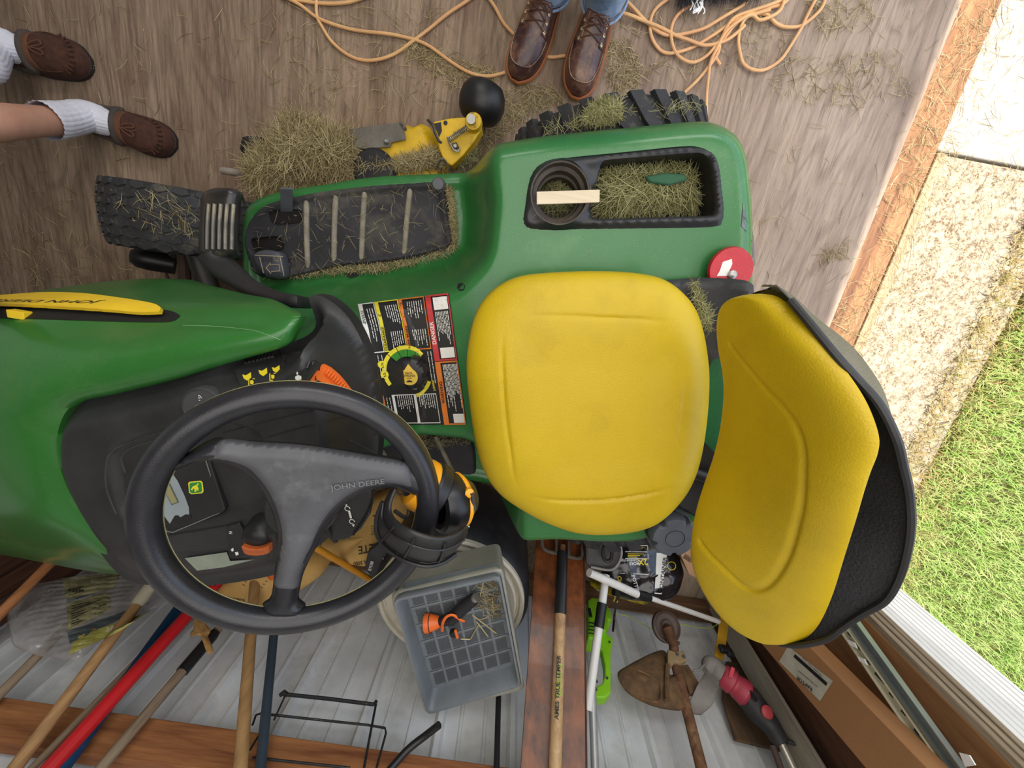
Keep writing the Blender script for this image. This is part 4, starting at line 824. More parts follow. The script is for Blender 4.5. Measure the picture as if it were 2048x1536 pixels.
hubp = [(405,920),(422,900),(447,878),(520,884),(600,889),(660,897),(735,910),(800,921),(822,930),(832,957),(830,978),(815,977),(790,971),(760,970),(733,977),(702,993),(676,1015),(656,1040),(640,1068),(627,1095),(613,1122),(603,1150),(597,1174),(574,1178),(548,1171),(553,1140),(558,1110),(560,1085),(558,1060),(551,1030),(541,1003),(527,977),(508,953),(488,936),(455,925),(425,921)]
hub = sheet('hub_cover', hubp, .003, .004, .012, HUB, swr)
hbv = bvh_of(hub)
o1 = ON(hbv, 663, 979, .0006); o2 = ON(hbv, 786, 963, .0006); up_ = ON(hbv, 720, 960, .0006) - ON(hbv, 722, 976, .0006)
text('JOHN DEERE', o1, o2 - o1, up_, .0080, mat('embossed_letters', '6E6E70', .45), hub, depth=.0015, sx=1.0, bold=True)
MB().tube([SWc - sn * .01, SWc - sn * .13], .022, 20).build('steering_column', BLACKC, TR)
MB().lathe([(.05, -.03), (.045, -.012), (.03, -.008), (0, -.008)], SWc, sn, 32).build('hub_boss', BLACKC, swr)
bpy.data.objects.remove(SW)
# ================= instruction decal on the tunnel
fb = bvh_of(mobj_deck)
q4 = np.array([(717,612), (899,589), (934,848), (764,850)], float)  # corners: top-left, top-right, bottom-right, bottom-left (photo)
def LB(u, v, off=.001):   # u along photo x, v down
    off = off + (.0015 if off <= .001 else .0028)
    c = (1 - u) * (1 - v) * q4[0] + u * (1 - v) * q4[1] + u * v * q4[2] + (1 - u) * v * q4[3]
    if v < .5: c = c + np.array([ (1 - u) * 0, 0])
    return ON(fb, c[0], c[1], off)
dec = MB(); g = 26
V = [LB(i / g, j / g) for i in range(g + 1) for j in range(g + 1)]
dec.add(V, [(i * (g + 1) + j, (i + 1) * (g + 1) + j, (i + 1) * (g + 1) + j + 1, i * (g + 1) + j + 1) for i in range(g) for j in range(g)])
label = dec.build('instruction_decal', mat('decal_black', '232322', .5, specks=.1), TR, smooth=False)
label['label'] = 'printed black instruction decal'
lay = {}
def quad(m, u0, v0, u1, v1, off=.0016):
    mb = lay.setdefault(m, MB()); n = max(1, int(abs(v1 - v0) / .04)); mu = max(1, int(abs(u1 - u0) / .05))
    for i in range(n):
        for j in range(mu):
            a, b = v0 + (v1 - v0) * i / n, v0 + (v1 - v0) * (i + 1) / n; c, d = u0 + (u1 - u0) * j / mu, u0 + (u1 - u0) * (j + 1) / mu
            mb.add([LB(c, a, off), LB(d, a, off), LB(d, b, off), LB(c, b, off)], [(0, 1, 2, 3)])
def frame_(m, u0, v0, u1, v1, w=.008): quad(m, u0, v0, u1, v0 + w); quad(m, u0, v1 - w, u1, v1); quad(m, u0, v0, u0 + w, v1); quad(m, u1 - w, v0, u1, v1)
def lines(m, u0, v0, u1, v1, n, seed=0):   # vertical text columns (print turned on its side)
    r = random.Random(seed)
    for k in range(n):
        u = u0 + (u1 - u0) * (k + .5) / n; v = v0; ve = v0 + (v1 - v0) * r.uniform(.55, 1)
        while v < ve - .01: l = r.uniform(.015, .05); quad(m, u - .0035, v, u + .0035, min(v + l, ve), .0018); v += l + .006
CW, CO, CYy, CR, CG = WHITEP, mat('decal_orange', 'D9792E', .5), mat('decal_yellow', 'E8D83C', .5), mat('decal_red', 'C23A3C', .5), mat('decal_green', '3C8A32', .5)
quad(CW, 0, 0, .02, .40); frame_(CW, 0, 0, .17, .40); quad(CW, 0, 0, .045, .40)
quad(CYy, .175, 0, .215, .40); frame_(CYy, .175, 0, .43, .40)
quad(CO, .435, 0, .475, .40); frame_(CO, .435, 0, .725, .40)
quad(CR, .74, 0, .80, .50); frame_(CR, .74, 0, .995, .50, .012)
quad(CO, .74, .505, .80, 1.0); frame_(CO, .74, .505, .995, 1.0, .012)
quad(CW, .82, .02, .975, .105); quad(CW, .82, .40, .975, .48); quad(CW, .86, .915, .985, .985)
frame_(CW, .16, .75, .42, .985, .007); frame_(CW, .42, .75, .70, .985, .007); quad(CW, .16, .75, .19, .985); quad(CW, .42, .75, .445, .985); quad(CO, .02, .75, .07, .985)
lines(CW, .27, .04, .41, .19, 6, 1); lines(CW, .27, .24, .41, .38, 6, 2); lines(CW, .52, .03, .70, .16, 7, 3); lines(CW, .52, .24, .70, .38, 7, 4)
lines(CW, .82, .12, .97, .39, 9, 5); lines(CW, .82, .53, .985, .90, 11, 6); lines(CW, .21, .76, .40, .90, 8, 7); lines(CW, .47, .76, .68, .90, 9, 8); lines(CW, .08, .77, .15, .97, 2, 9)
lines(CW, .03, .42, .15, .72, 3, 10); lines(CW, .66, .42, .73, .74, 2, 11); lines(CW, .07, .05, .15, .35, 3, 12)
# coloured arcs of the height dial
def circ(cu, cv, r, t0, t1, w, m, n=14, off=.0019):
    mb = lay.setdefault(m, MB()); ts = np.linspace(t0, t1, n + 1)
    for a, b in zip(ts, ts[1:]):
        f_ = lambda t, rr: LB(cu + rr * math.cos(t), cv + rr * math.sin(t) * .72, off); mb.add([f_(a, r), f_(b, r), f_(b, r + w), f_(a, r + w)], [(0, 1, 2, 3)])
kc_u, kc_v = .40, .57
circ(kc_u, kc_v, .25, math.radians(150), math.radians(320), .045, CYy); circ(kc_u, kc_v, .17, math.radians(225), math.radians(322), .08, CG, off=.0017)
circ(kc_u, kc_v, .25, math.radians(25), math.radians(80), .04, CYy)
for t in (165, 190, 225, 250, 275, 300): circ(kc_u, kc_v, .17, math.radians(t), math.radians(t + 1.6), .14, BPRINT, 1, .0022)
circ(.115, .50, 0, 0, 6.28, .045, CYy); circ(.125, .58, 0, 0, 6.28, .045, CYy)
for m, mb in lay.items(): mb.build('decal_print', m, label, smooth=False, kind='stuff')
def dtext(s, u, v, dv, h, m, bold=True, sx=1.): a = LB(u, v, .0022); b = LB(u, v + dv, .0022); text(s, a, b - a, LB(u - .05, v, .0022) - a if dv > 0 else LB(u - .05, v, .0022) - a, h, m, label, bold=bold, sx=sx)
dtext('DANGER', .79, .37, -.16, .0085, WHITEP); dtext('WARNING', .79, .83, -.16, .0075, BPRINT); dtext('CONTROL', .47, .14, -.1, .006, BPRINT); dtext('PARK BRAKE', .47, .385, -.1, .006, BPRINT)
dtext('CLEARANCE', .207, .39, -.1, .006, BPRINT); dtext('LOW', .207, .12, -.1, .006, BPRINT); dtext('FORWARD / REVERSE', .035, .36, -.2, .0055, BPRINT); dtext('3.5', .135, .60, -.05, .0055, BPRINT); dtext('2.75', .13, .525, -.05, .0045, BPRINT); dtext('LOWER', .70, .73, -.08, .005, YPRINT)
# deck height knob
kp = PD(825, 742, .6, .0); kV = []; na = 80; KR = .036
for hgt, s in ((0, 1.05), (.016, 1), (.024, .93), (.027, .8)):
    for i in range(na): t = 2 * math.pi * i / na; kV.append(kp + np.array([math.cos(t), math.sin(t), 0]) * KR * s * (1 - (.13 if math.cos(7 * t) > .45 else 0)) + zt * hgt)
kF = [(r * na + i, r * na + (i + 1) % na, (r + 1) * na + (i + 1) % na, (r + 1) * na + i) for r in range(3) for i in range(na)] + [tuple(3 * na + i for i in range(na))]
knob = mobj('height_knob', kV, kF, BLACKC, TR)
kx = unit(P(850, 742, .6) - P(800, 742, .6)); ky = np.cross(zt, kx); kt = kp + zt * .0275 - ky * .006
yl = [kt + .0185 * (math.cos(t) * kx + math.sin(t) * ky) for t in np.radians(list(range(118, 423, 12)))] + [kt + ky * .029]
mobj('knob_sticker', *prism(yl, (0, 0, .0012)), mat('knob_yellow', 'DDB94A', .5), knob, smooth=False)
for s_, dy, hh in (('DECK', .0065, .0042), ('LEVELING', .001, .0042), ('GAUGE', -.0035, .0022)): text(s_, kt + ky * dy + zt * .0016, kx, ky, hh, BPRINT, knob, center=True, bold=True, depth=.0003)
mobj('gauge_symbol', [kt + zt * .0016 + a * kx + b * ky for a, b in [(-.007,-.0115),(-.005,-.0085),(-.001,-.0075),(0,-.005),(.001,-.0075),(.005,-.0085),(.007,-.0115)]], [tuple(range(7))], BPRINT, knob, smooth=False)
MB().box(P(826, 773, .605), (.018, .012, .004)).build('wear_tab', EDGE, knob, smooth=False)
# ================= mower deck with gauge wheel (part of the tractor)
DZ = .15
dk = [(584,240,DZ),(600,240,DZ),(619,245,DZ),(643,253,DZ),(695,253,DZ),(750,247,DZ),(800,241,DZ),(818,248,DZ),(836,239,DZ),(853,245,DZ),(862,262,DZ),(871,288,DZ),(885,330,DZ),(890,380,DZ),(870,640,DZ),(800,900,.13),(600,900,.13),(520,640,DZ),(540,400,DZ),(560,300,DZ),(580,262,DZ)]
dko = crom(PP(dk), 110, True); dk2 = dko[:, :2]
hump = P(820, 300, DZ)[:2]; hump2 = P(640, 320, DZ)[:2]
def dkh(Q):
    d = sdf(Q, dk2); a = np.linalg.norm(Q - hump, axis=1)
    return .10 + .045 * sstep(d, .0, .02) + .02 * sstep(.15 - a, 0, .03)
deck = hfield('mower_deck', dko, dkh, .009, YPAINT, TR, solid=.08, ang=50)
GP = mat('dusty_grey_plate', '6A655C', .6, .2, var=.2, bump=.2)
gpl = mobj('cover_plate', *prism(PP([(697,258,.178),(803,244,.178),(808,262,.178),(811,279,.178),(783,285,.178),(780,294,.178),(712,298,.178)]), (0, 0, -.004)), GP, TR, smooth=False, bevel=.001)
MB().lathe([(.008, 0), (.008, .008), (.004, .012), (0, .012)], P(774, 284, .178), (0, 0, 1), 6).build('bolt', STEEL, gpl)
MB().tube(crom(PP([(801,246,.18),(809,252,.19),(811,260,.18)]), 8), .004, 8).build('plate_tab', GP, gpl)
MB().lathe([(.062, 0), (.062, .012), (.055, .02), (0, .021)], P(752, 345, .17), (0, 0, 1), 32).build('spindle_cover', BLACKC, TR)
# rear bracket carrying the gauge wheel
br = mobj('wheel_bracket', *prism(PP([(866,243,.20),(900,236,.20),(928,234,.20),(950,240,.20),(965,256,.20),(948,283,.20),(925,312,.20),(903,332,.20),(888,322,.20),(878,298,.20)]), (0, 0, -.05)), YPAINT, TR, smooth=False, bevel=.004)
MB().lathe([(.006, .0005), (0, .0006)], P(891, 246, .20), (0, 0, 1), 14).build('bracket_hole', BPRINT, br, smooth=False)
mobj('bracket_opening', PP([(868,247,.2008),(882,244,.2008),(884,262,.2008),(878,275,.2008)]), [(0, 1, 2, 3)], BPRINT, br, smooth=False)
MB().lathe([(.0225, -.02), (.0235, .0), (.021, .008), (.014, .008)], P(947, 244, .215), (0, 0, 1), 28, False).build('pivot_boss', YPAINT, br)
MB().tube([P(946, 243, .19), P(942, 238, .245)], .0115, 16).build('pivot_pin', STEEL, br)
sp = []; A = P(899, 280, .215); B = P(934, 255, .225)
for k in range(150): t = k / 149; f0 = 2 * math.pi * 12 * t; dd = unit(B - A); s1 = unit(np.cross(dd, zt)); s2 = np.cross(s1, dd); sp.append(A + (B - A) * t + .006 * (math.cos(f0) * s1 + math.sin(f0) * s2))
MB().tube(sp, .0014, 5).build('spring', STEEL, br)
MB().tube(PP([(895,274,.215),(898,284,.215),(907,300,.215),(916,303,.215),(920,296,.215)]), .003, 8).build('latch_rod', STEEL, br)
mobj('square_nut', *prism(PP([(905,288,.206),(914,286,.206),(919,296,.206),(909,301,.206)]), (0, 0, .008)), DSTEEL, br, smooth=False, bevel=.001)
MB().lathe([(.0055, .0), (.005, .008), (0, .008)], P(911, 293, .212), (0, 0, 1), 6).build('bolt', STEEL, br)
MB().tube(crom(PP([(856,240,.19),(866,252,.2),(872,270,.2),(880,284,.2),(890,286,.19)]), 20), .0038, 8).build('lift_rod', DSTEEL, TR)
MB().tube(crom(PP([(873,337,.2),(878,324,.22),(884,318,.23),(890,322,.22),(898,338,.2)]), 20), .0035, 8).build('wire_clip', STEEL, TR)
gwc = P(964, 206, .115); gx = unit(P(1000, 190, .115) - P(930, 190, .115)); gx[2] = 0
gax = unit(T(0, 1, 0) - T(0, 0, 0)); gax = unit(gax * .95 + xt * .35)
gw = MB().lathe([(.012, -.052), (.035, -.05), (.052, -.042), (.063, -.025), (.0675, 0), (.063, .025), (.052, .042), (.035, .05), (.012, .052)], gwc, gax, 40).build('gauge_wheel', RUBC, TR)
MB().tube([gwc - gax * .075 + zt * .0, gwc - gax * .05], .008, 10).build('wheel_axle', STEEL, gw)
MB().lathe([(.01, -.03), (.034, -.028), (.045, 0), (.034, .028), (.01, .03)], P(514, 300, .07), yt, 28).build('anti_scalp_wheel', RUBC, TR)
tbm = mat('pitted_tube', '9A9087', .6, .3, bump=.6, var=.2)
tb = MB().tube([P(444, 341, .13), P(500, 349, .13)], .0105, 14).build('deflector_tube', tbm, TR)
for x in (457, 465, 473, 481): MB().lathe([(.0035, .0003), (0, .0004)], P(x, 342 + (x - 457) * .15, .1395), (0, 0, 1), 10).build('tube_hole', BPRINT, tb, smooth=False)
# ================= ear defenders hung over the steering wheel
EM = thing('ear_defenders', 'black and yellow ear defenders hooked over the rim of the steering wheel', 'ear defenders', P(870, 1040, .93))
inr = crom(PP([(789,976,.945),(780,1000,.955),(778,1022,.965),(790,1043,.985),(815,1060,1.003),(845,1072,1.006),(875,1078,1.0),(905,1073,.985),(925,1063,.97),(935,1052,.955)]), 60)
our = crom(PP([(781,984,.915),(764,1015,.925),(756,1045,.935),(762,1076,.95),(790,1103,.965),(825,1120,.975),(860,1126,.975),(893,1116,.96),(915,1098,.945),(928,1072,.93)]), 60)
midb = [(a + b) / 2 + unit(np.cross(b - a, inr[min(i + 1, 59)] - inr[max(i - 1, 0)])) * 0 + unit((a + b) / 2 - P(850, 1000, .94)) * .004 for i, (a, b) in enumerate(zip(inr, our))]
band = patch('headband', [inr, midb, our], 80, 10, BLACK, EM, solid=.004)
for k in (20, 31, 44): MB().tube([inr[k] + (our[k] - inr[k]) * f_ + unit(midb[k] - P(850, 1000, .94)) * (.003 if f_ in (.1, .9) else .006) for f_ in (.1, .3, .5, .7, .9)], .0022, 6).build('band_rib', BLACKC, band)
MB().tube(crom([o + unit(o - P(850, 1000, .94)) * .004 for o in our[4:56:6]], 50), .0032, 8).build('outer_wire', BLACKC, EM)
MB().tube(crom([o * .3 + i_ * .7 + unit(i_ - P(850, 1000, .94)) * .006 for o, i_ in zip(our[6:56:6], inr[6:56:6])], 50), .0018, 8).build('outer_wire', BLACKC, EM)
YM = mat('orange_yellow_shell', 'EFA320', .35, var=.04)
cc = P(920, 998, .875); cax = unit(np.array([-.80, -.02, .58]))
cup = MB().lathe([(0, -.008), (.02, -.010), (.038, -.006), (.044, .0), (.0435, .008)], cc, cax, 40, False).build('ear_cup', YM, EM)
MB().lathe([(0, -.022), (.026, -.020), (.036, -.006)], cc, cax, 30, False).build('cup_cap', BLACKC, cup)
MB().lathe([(.043, .004), (.047, .010), (.048, .028), (.044, .040), (.037, .043), (.030, .040), (.026, .020), (0, .016)], cc, cax, 44, False).build('ear_cushion', mat('soft_black_cushion', '141415', .35, bump=.05), cup)
MB().tube(crom([cc + cax * .008 + np.array([.004, .04, .012]), cc + np.array([.02, .012, .03]), cc + np.array([.02, -.02, .03]), cc + np.array([.012, -.045, .03]), P(938, 1053, .945)], 24), .0011, 6).build('hanger_wire', STEEL, EM)
MB().lathe([(.007, -.003), (.007, .005), (.004, .007), (0, .007)], cc + np.array([.014, .033, .028]), unit([.3, .3, 1]), 16).build('hinge_button', YM, cup)
MB().tube([cc + np.array([.018, .036, .032]), cc + np.array([.026, .006, .03])], .0035, 8).build('slider', mat('grey_slider', '3C3C40', .4), cup)
c2 = P(842, 968, .90); ca2 = unit(np.array([.75, -.45, -.25]))
cup2 = MB().lathe([(0, -.012), (.02, -.016), (.036, -.012), (.041, .0), (.0405, .012)], c2, ca2, 36, False).build('ear_cup', YM, EM)
MB().lathe([(.041, .010), (.044, .014), (.043, .03), (.036, .036), (.0, .034)], c2, ca2, 36, False).build('ear_cushion', BLACKC, cup2)
MB().lathe([(0, -.024), (.02, -.022), (.028, -.012)], c2, ca2, 30, False).build('cup_cap', BLACKC, cup2)
MB().tube(crom([P(789, 976, .945), P(800, 990, .93), P(815, 975, .92)], 12), .0012, 6).tube(crom([P(790, 1022, .95), P(812, 1035, .935), P(818, 1015, .92), P(806, 1000, .915)], 16), .003, 8).build('hanger_wire', DSTEEL, EM)
# ================= hay
def pick(poly, n, z0, z1=None):
    q = np.array(PP([(a, b, z0) for a, b in poly]))[:, :2]; lo, hi = q.min(0), q.max(0); r = RNG.uniform(lo, hi, (n * 4, 2)); r = r[inside(r, q)][:n]; return r
def hayfill(name, poly, n, zb, zt_, parent=None, m=HAYM, L=(.02, .07), rad=(.0006, .0012), label=None, cat='hay', mound=.06, tilt=.3, curl=.4):
    q = np.array(PP([(a, b, zb) for a, b in poly]))[:, :2]; r = pick(poly, n, zb); n = len(r); s = np.clip(sdf(r, q), 0, None)
    z = zb + (zt_ - zb) * sstep(s, -.005, mound) * RNG.uniform(0, 1, n) ** .6
    return strands(name, np.column_stack([r, z]), hdir(n, tilt), RNG.uniform(*L, n), RNG.uniform(*rad, n), m, parent, label=label, cat=cat, curl=curl)
hp = [(497,330),(515,300),(550,285),(565,255),(590,232),(625,250),(660,265),(700,268),(715,300),(720,330),(780,322),(870,310),(880,335),(800,345),(700,358),(620,368),(560,378),(530,388),(500,365)]
core = crom(PP([(a, b, .15) for a, b in [(505,335),(530,300),(575,265),(620,262),(690,275),(705,320),(700,345),(600,365),(540,375)]]), 40, True)
hb_ = pillow('hay_pile', core, (0, 0, 1), .055, mat('hay_mass', '75684A', .95, var=.4, scale=80, bump=1, bscale=120), None, power=2, nseg=40, nr=12, kind='stuff')
tag(hb_, 'heap of dried hay clippings lying on the yellow mower deck', 'hay')
o_ = hayfill('hay_strands', [(497,335),(515,300),(550,285),(565,255),(590,232),(625,250),(660,262),(700,268),(716,300),(712,345),(620,368),(560,378),(530,388),(500,365)], 4200, .17, .235, None, HAYM, L=(.04, .12), rad=(.0007, .0013), label='loose dry stems on top of the hay heap beside the footrest', mound=.09, tilt=.3, curl=.8)
hayfill('deck_clippings', [(700,350),(716,325),(800,318),(850,300),(875,300),(890,332),(800,345)], 1100, .175, .195, TR, HAYM, L=(.02, .06), cat=None, mound=.02)
hayfill('deck_clippings', [(895,335),(925,315),(950,285),(948,320),(925,338)], 500, .12, .2, TR, HAYG, L=(.02, .05), cat=None, mound=.02)
hayfill('mat_clippings', [(520,552),(600,556),(680,545),(750,545),(850,522),(905,505),(912,495),(905,488),(850,512),(760,527),(690,532),(620,545),(560,552)], 1900, .352, .372, TR, HAYM, L=(.01, .035), rad=(.0004, .0009), cat=None, mound=.02)
hayfill('mat_clippings', [(893,362),(905,380),(912,440),(912,498),(902,498),(900,420),(892,380)], 420, .352, .366, TR, HAYM, L=(.01, .03), rad=(.0004, .0008), cat=None, mound=.02)
hayfill('mat_clippings', [(500,410),(890,365),(905,500),(560,552),(500,540)], 210, .362, .368, TR, HAYM, L=(.006, .04), rad=(.0003, .0006), cat=None, mound=.02, tilt=.1, curl=.2)
hayfill('mat_clippings', [(760,866),(945,870),(950,885),(850,900),(765,880)], 300, .362, .375, TR, HAYM, L=(.01, .04), rad=(.0004, .0007), cat=None)
hayfill('tray_hay', [(1190,345),(1230,332),(1370,324),(1390,340),(1395,424),(1195,432)], 1500, .545, .585, TR, HAYG, L=(.03, .09), rad=(.0005, .001), cat=None, mound=.03, tilt=.1, curl=.5)
hayfill('tray_hay', [(1070,360),(1110,340),(1150,350),(1170,390),(1150,425),(1110,435),(1075,410)], 500, .52, .545, TR, HAYG, L=(.015, .05), rad=(.0004, .0009), cat=None, mound=.02, tilt=.15)
st_ = MB().box((P(1080, 398, .622) + P(1192, 391, .622)) / 2, (.118, .022, .006), np.array(Matrix.Rotation(TA - .05, 3, 'Z'))).build('paint_stirrer', wood('pale_stick', 'C9B593', 'E6D8BB', 'X', 6), None, smooth=False, bevel=.001)
tag(st_, 'pale flat wooden stick lying across the cup holder into the storage tray', 'stick')
gl = mobj('glove_scrap', *prism(PP([(1290,352,.59),(1330,345,.592),(1372,347,.59),(1376,360,.59),(1340,370,.592),(1300,365,.59)]), (0, 0, -.01)), mat('green_cloth', '2F5C40', .8), None, bevel=.004); tag(gl, 'dark green scrap half buried in hay in the storage tray', 'scrap')
hayfill('tire_hay', [(1165,240),(1180,212),(1215,198),(1240,205),(1245,235),(1200,250)], 900, .50, .515, TR, HAYG, L=(.01, .04), rad=(.0004, .0008), cat=None, mound=.02)
hayfill('tire_hay', [(1040,290),(1110,240),(1240,215),(1400,205),(1400,225),(1240,245),(1100,268)], 260, .485, .5, TR, HAYG, L=(.01, .05), rad=(.0004, .0007), cat=None, mound=.02, tilt=.1)
hayfill('tire_hay', [(220,390),(330,385),(400,400),(400,480),(300,465),(240,430)], 120, .385, .4, TR, HAYM, L=(.01, .05), rad=(.0004, .0008), cat=None, mound=.02, tilt=.1)
hayfill('seat_hay', [(1385,560),(1400,585),(1425,640),(1420,660),(1405,655),(1392,610)], 260, .665, .68, TR, HAYG, L=(.01, .04), rad=(.0004, .0007), cat=None, mound=.02)
# scattered on the floor
fl = []
def scat(poly, n): fl.append(pick(poly, n, .002))
scat([(930,240),(1000,190),(1050,165),(1120,180),(1130,205),(1060,230),(1010,270),(940,330),(900,330)], 900)
scat([(820,80),(900,110),(980,140),(1000,165),(920,180),(850,140),(800,100)], 420)
scat([(1215,80),(1260,90),(1290,150),(1240,200),(1215,160)], 300)
scat([(1560,120),(1800,100),(1820,190),(1700,230),(1540,190)], 260)
scat([(1600,0),(1750,0),(1750,60),(1640,70)], 120)
scat([(480,20),(900,0),(930,200),(560,220)], 260)
scat([(1230,30),(1560,0),(1600,120),(1300,160)], 240)
scat([(0,440),(380,520),(360,560),(0,600)], 220)
scat([(0,0),(2000,0),(1650,640),(1530,560),(1450,240),(1000,230),(500,330),(100,460),(0,600)], 420)
scat([(1640,500),(1700,480),(1690,520),(1640,530)], 70)
scat([(700,960),(760,960),(800,1020),(740,1060),(690,1030)], 500)
scat([(1030,1060),(1080,1050),(1075,1140),(1050,1160)], 300)
q = np.concatenate(fl); n = len(q)
strands('scattered_hay', np.column_stack([q, RNG.uniform(.0015, .008, n)]), hdir(n, .04), RNG.uniform(.008, .06, n), RNG.uniform(.0005, .0011, n), HAYM, None, label='dry grass stems scattered over the plywood floor', cat='hay', up=.1)
fl = []
q1 = RNG.uniform([1.15, -.3], [1.33, 1.6], (1500, 2)); w_ = (np.sin(q1[:, 1] * 17) * .03 + .05 + .05 * (q1[:, 1] > .5)); q1 = q1[(q1[:, 0] > 1.25 - w_ * 1.5) | (RNG.random(len(q1)) < .15)]
q2 = np.column_stack([RNG.uniform(1.3, 1.9, 1500), RNG.uniform(-.9, 1.3, 1500)]); n1, n2 = len(q1), len(q2)
strands('threshold_hay', np.column_stack([np.concatenate([q1, q2]), np.concatenate([RNG.uniform(-.012, .0, n1), RNG.uniform(-.078, -.07, n2)])]), hdir(n1 + n2, .05), RNG.uniform(.01, .07, n1 + n2), RNG.uniform(.0005, .001, n1 + n2), HAYM, None, label='sunlit straw littering the wooden threshold and the concrete', cat='hay', up=.1)
# ================= extension cord
CORD = mat('orange_cord', 'DDAE76', .55, var=.1, scale=6, patch_=('CE9468', 4, .45, .7))
def cord(px, z=.007):
    p = crom(PP([(a, b, z) for a, b in px]), max(30, len(px) * 9)); k = np.arange(len(p)); p[:, 2] = z + .0015 * np.sin(k * .35); return p
cm = MB()
for ln, zz_ in (([(560,-10),(600,10),(640,38),(700,58),(800,72),(850,88),(900,122),(940,146),(975,152),(1010,145)], .009), ([(633,-10),(634,30),(642,50),(665,85),(700,112),(740,121),(780,112),(830,80),(880,40),(950,-10)], .007),
    ([(560,-5),(640,6),(690,6),(740,-10)], .007), ([(972,-10),(990,15),(1010,50),(1040,80),(1065,100),(1100,114),(1130,112)], .007),
    ([(1240,25),(1280,38),(1330,60),(1370,78),(1410,90),(1450,82),(1480,60),(1490,50)], .016), ([(1250,0),(1290,40),(1320,66),(1350,70),(1400,60),(1440,38),(1480,14),(1510,-10)], .011),
    ([(1340,-5),(1310,20),(1300,50),(1305,80),(1325,103),(1350,106),(1390,92),(1430,68),(1470,40),(1500,25),(1560,10),(1580,-5)], .008), ([(1385,8),(1355,30),(1342,60),(1345,90),(1360,115),(1385,125),(1415,110),(1440,80),(1460,55),(1490,35),(1540,20)], .013),
    ([(1440,130),(1428,110),(1435,95),(1448,78),(1470,50),(1500,28),(1530,28),(1550,45),(1575,55),(1605,50),(1640,20),(1655,-10)], .009), ([(1368,186),(1395,160),(1420,130),(1436,105),(1444,75),(1470,35),(1540,10),(1580,-8)], .013),
    ([(1412,240),(1414,180),(1420,130),(1432,100),(1455,60),(1500,30),(1520,40),(1545,32),(1562,18),(1570,-5)], .017), ([(1500,30),(1485,45),(1477,80),(1480,110),(1490,130),(1510,141),(1535,137),(1565,115),(1600,60),(1620,20),(1635,-10)], .011)):
    cm.tube(cord(ln, zz_), .0047, 8)
co = cm.build('extension_cord', CORD, None); tag(co, 'faded orange extension cord in loose loops on the plywood floor', 'cord', kind=None)
# ================================================================ PEOPLE (seen from the knees down)
def limb(name, cs, rs, m, parent, seg=28, sub=6, flat=None, ripple=0, rn=24, cap=True, wr=0):
    """continuous tapering limb through centres cs with (rx, ry) radii"""
    C = crom(cs, (len(cs) - 1) * sub + 1); k = np.linspace(0, len(cs) - 1, len(C)); R = np.array([[r, r] if np.isscalar(r) else r for r in rs])
    rx = np.interp(k, range(len(cs)), R[:, 0]); ry = np.interp(k, range(len(cs)), R[:, 1]); V = []; F = []; fx = np.array(flat if flat is not None else [1., 0, 0]); n = len(C)
    for i in range(n):
        t = unit(C[min(i + 1, n - 1)] - C[max(i - 1, 0)]); x = unit(fx - (fx @ t) * t); y = np.cross(t, x)
        for s in range(seg):
            a = 2 * math.pi * s / seg; w = 1 + ripple * math.cos(rn * a) + wr * (math.sin(3 * a + i * .9) * .5 + math.sin(5 * a - i * 1.7) * .5)
            V.append(C[i] + w * (rx[i] * math.cos(a) * x + ry[i] * math.sin(a) * y))
    for i in range(n - 1):
        for s in range(seg): l = (s + 1) % seg; F.append((i * seg + s, i * seg + l, (i + 1) * seg + l, (i + 1) * seg + s))
    if cap: F.append(tuple(range(seg - 1, -1, -1))); F.append(tuple((n - 1) * seg + s for s in range(seg)))
    return V, F
def foot(toe, heel, secs, seg=22):
    """shoe upper: secs = (u from heel 0 to toe 1, half width, height, sideways shift); returns verts, faces and a surface function"""
    d = unit((toe - heel) * [1, 1, 0]); r = np.array([d[1], -d[0], 0]); L = np.linalg.norm((toe - heel)[:2]); U = np.linspace(0, 1, 40) ** .9
    S = np.array(secs); w = np.interp(U, S[:, 0], S[:, 1]); h = np.interp(U, S[:, 0], S[:, 2]); sh = np.interp(U, S[:, 0], S[:, 3]); V = []
    for k in range(3): w[1:-1] = .25 * w[:-2] + .5 * w[1:-1] + .25 * w[2:]; h[1:-1] = .25 * h[:-2] + .5 * h[1:-1] + .25 * h[2:]
    def pt(u, a):
        ww = np.interp(u, U, w); hh = np.interp(u, U, h); c = math.cos(a); s = math.sin(a)
        return heel * [1, 1, 0] + d * L * u + r * (np.interp(u, U, sh) + ww * np.sign(c) * abs(c) ** .75) + zt * (hh * s ** .7 if s > 0 else 0) + zt * heel[2]
    for u in U:
        for k in range(seg): V.append(pt(u, math.pi * k / (seg - 1)))
    F = [(i * seg + k, i * seg + k + 1, (i + 1) * seg + k + 1, (i + 1) * seg + k) for i in range(39) for k in range(seg - 1)] + [((i + 1) * seg, (i + 1) * seg + seg - 1, i * seg + seg - 1, i * seg) for i in range(39)]
    F += [tuple(range(seg)), tuple(39 * seg + k for k in range(seg - 1, -1, -1))]
    return V, F, pt
LEA = mat('brown_oiled_leather', '4A2E2C', .33, var=.3, scale=14, bump=.2, bscale=120, patch_=('8F6A4C', 14, .48, .7), coat=.1)
SOLE = mat('tan_crepe_sole', 'B08A5C', .6, var=.1); WELT = mat('orange_welt', '9C5A30', .6)
STI = mat('cream_stitch', 'C9B896', .7); LACE = mat('brown_lace', '5A3828', .7, bump=.4)
DEN = mat('washed_denim', '7C97B5', .85, var=.25, scale=40, bump=.5, bscale=500, patch_=('AEBED0', 14, .45, .7)); DEND = mat('dark_denim_fold', '4E6480', .85, var=.2)
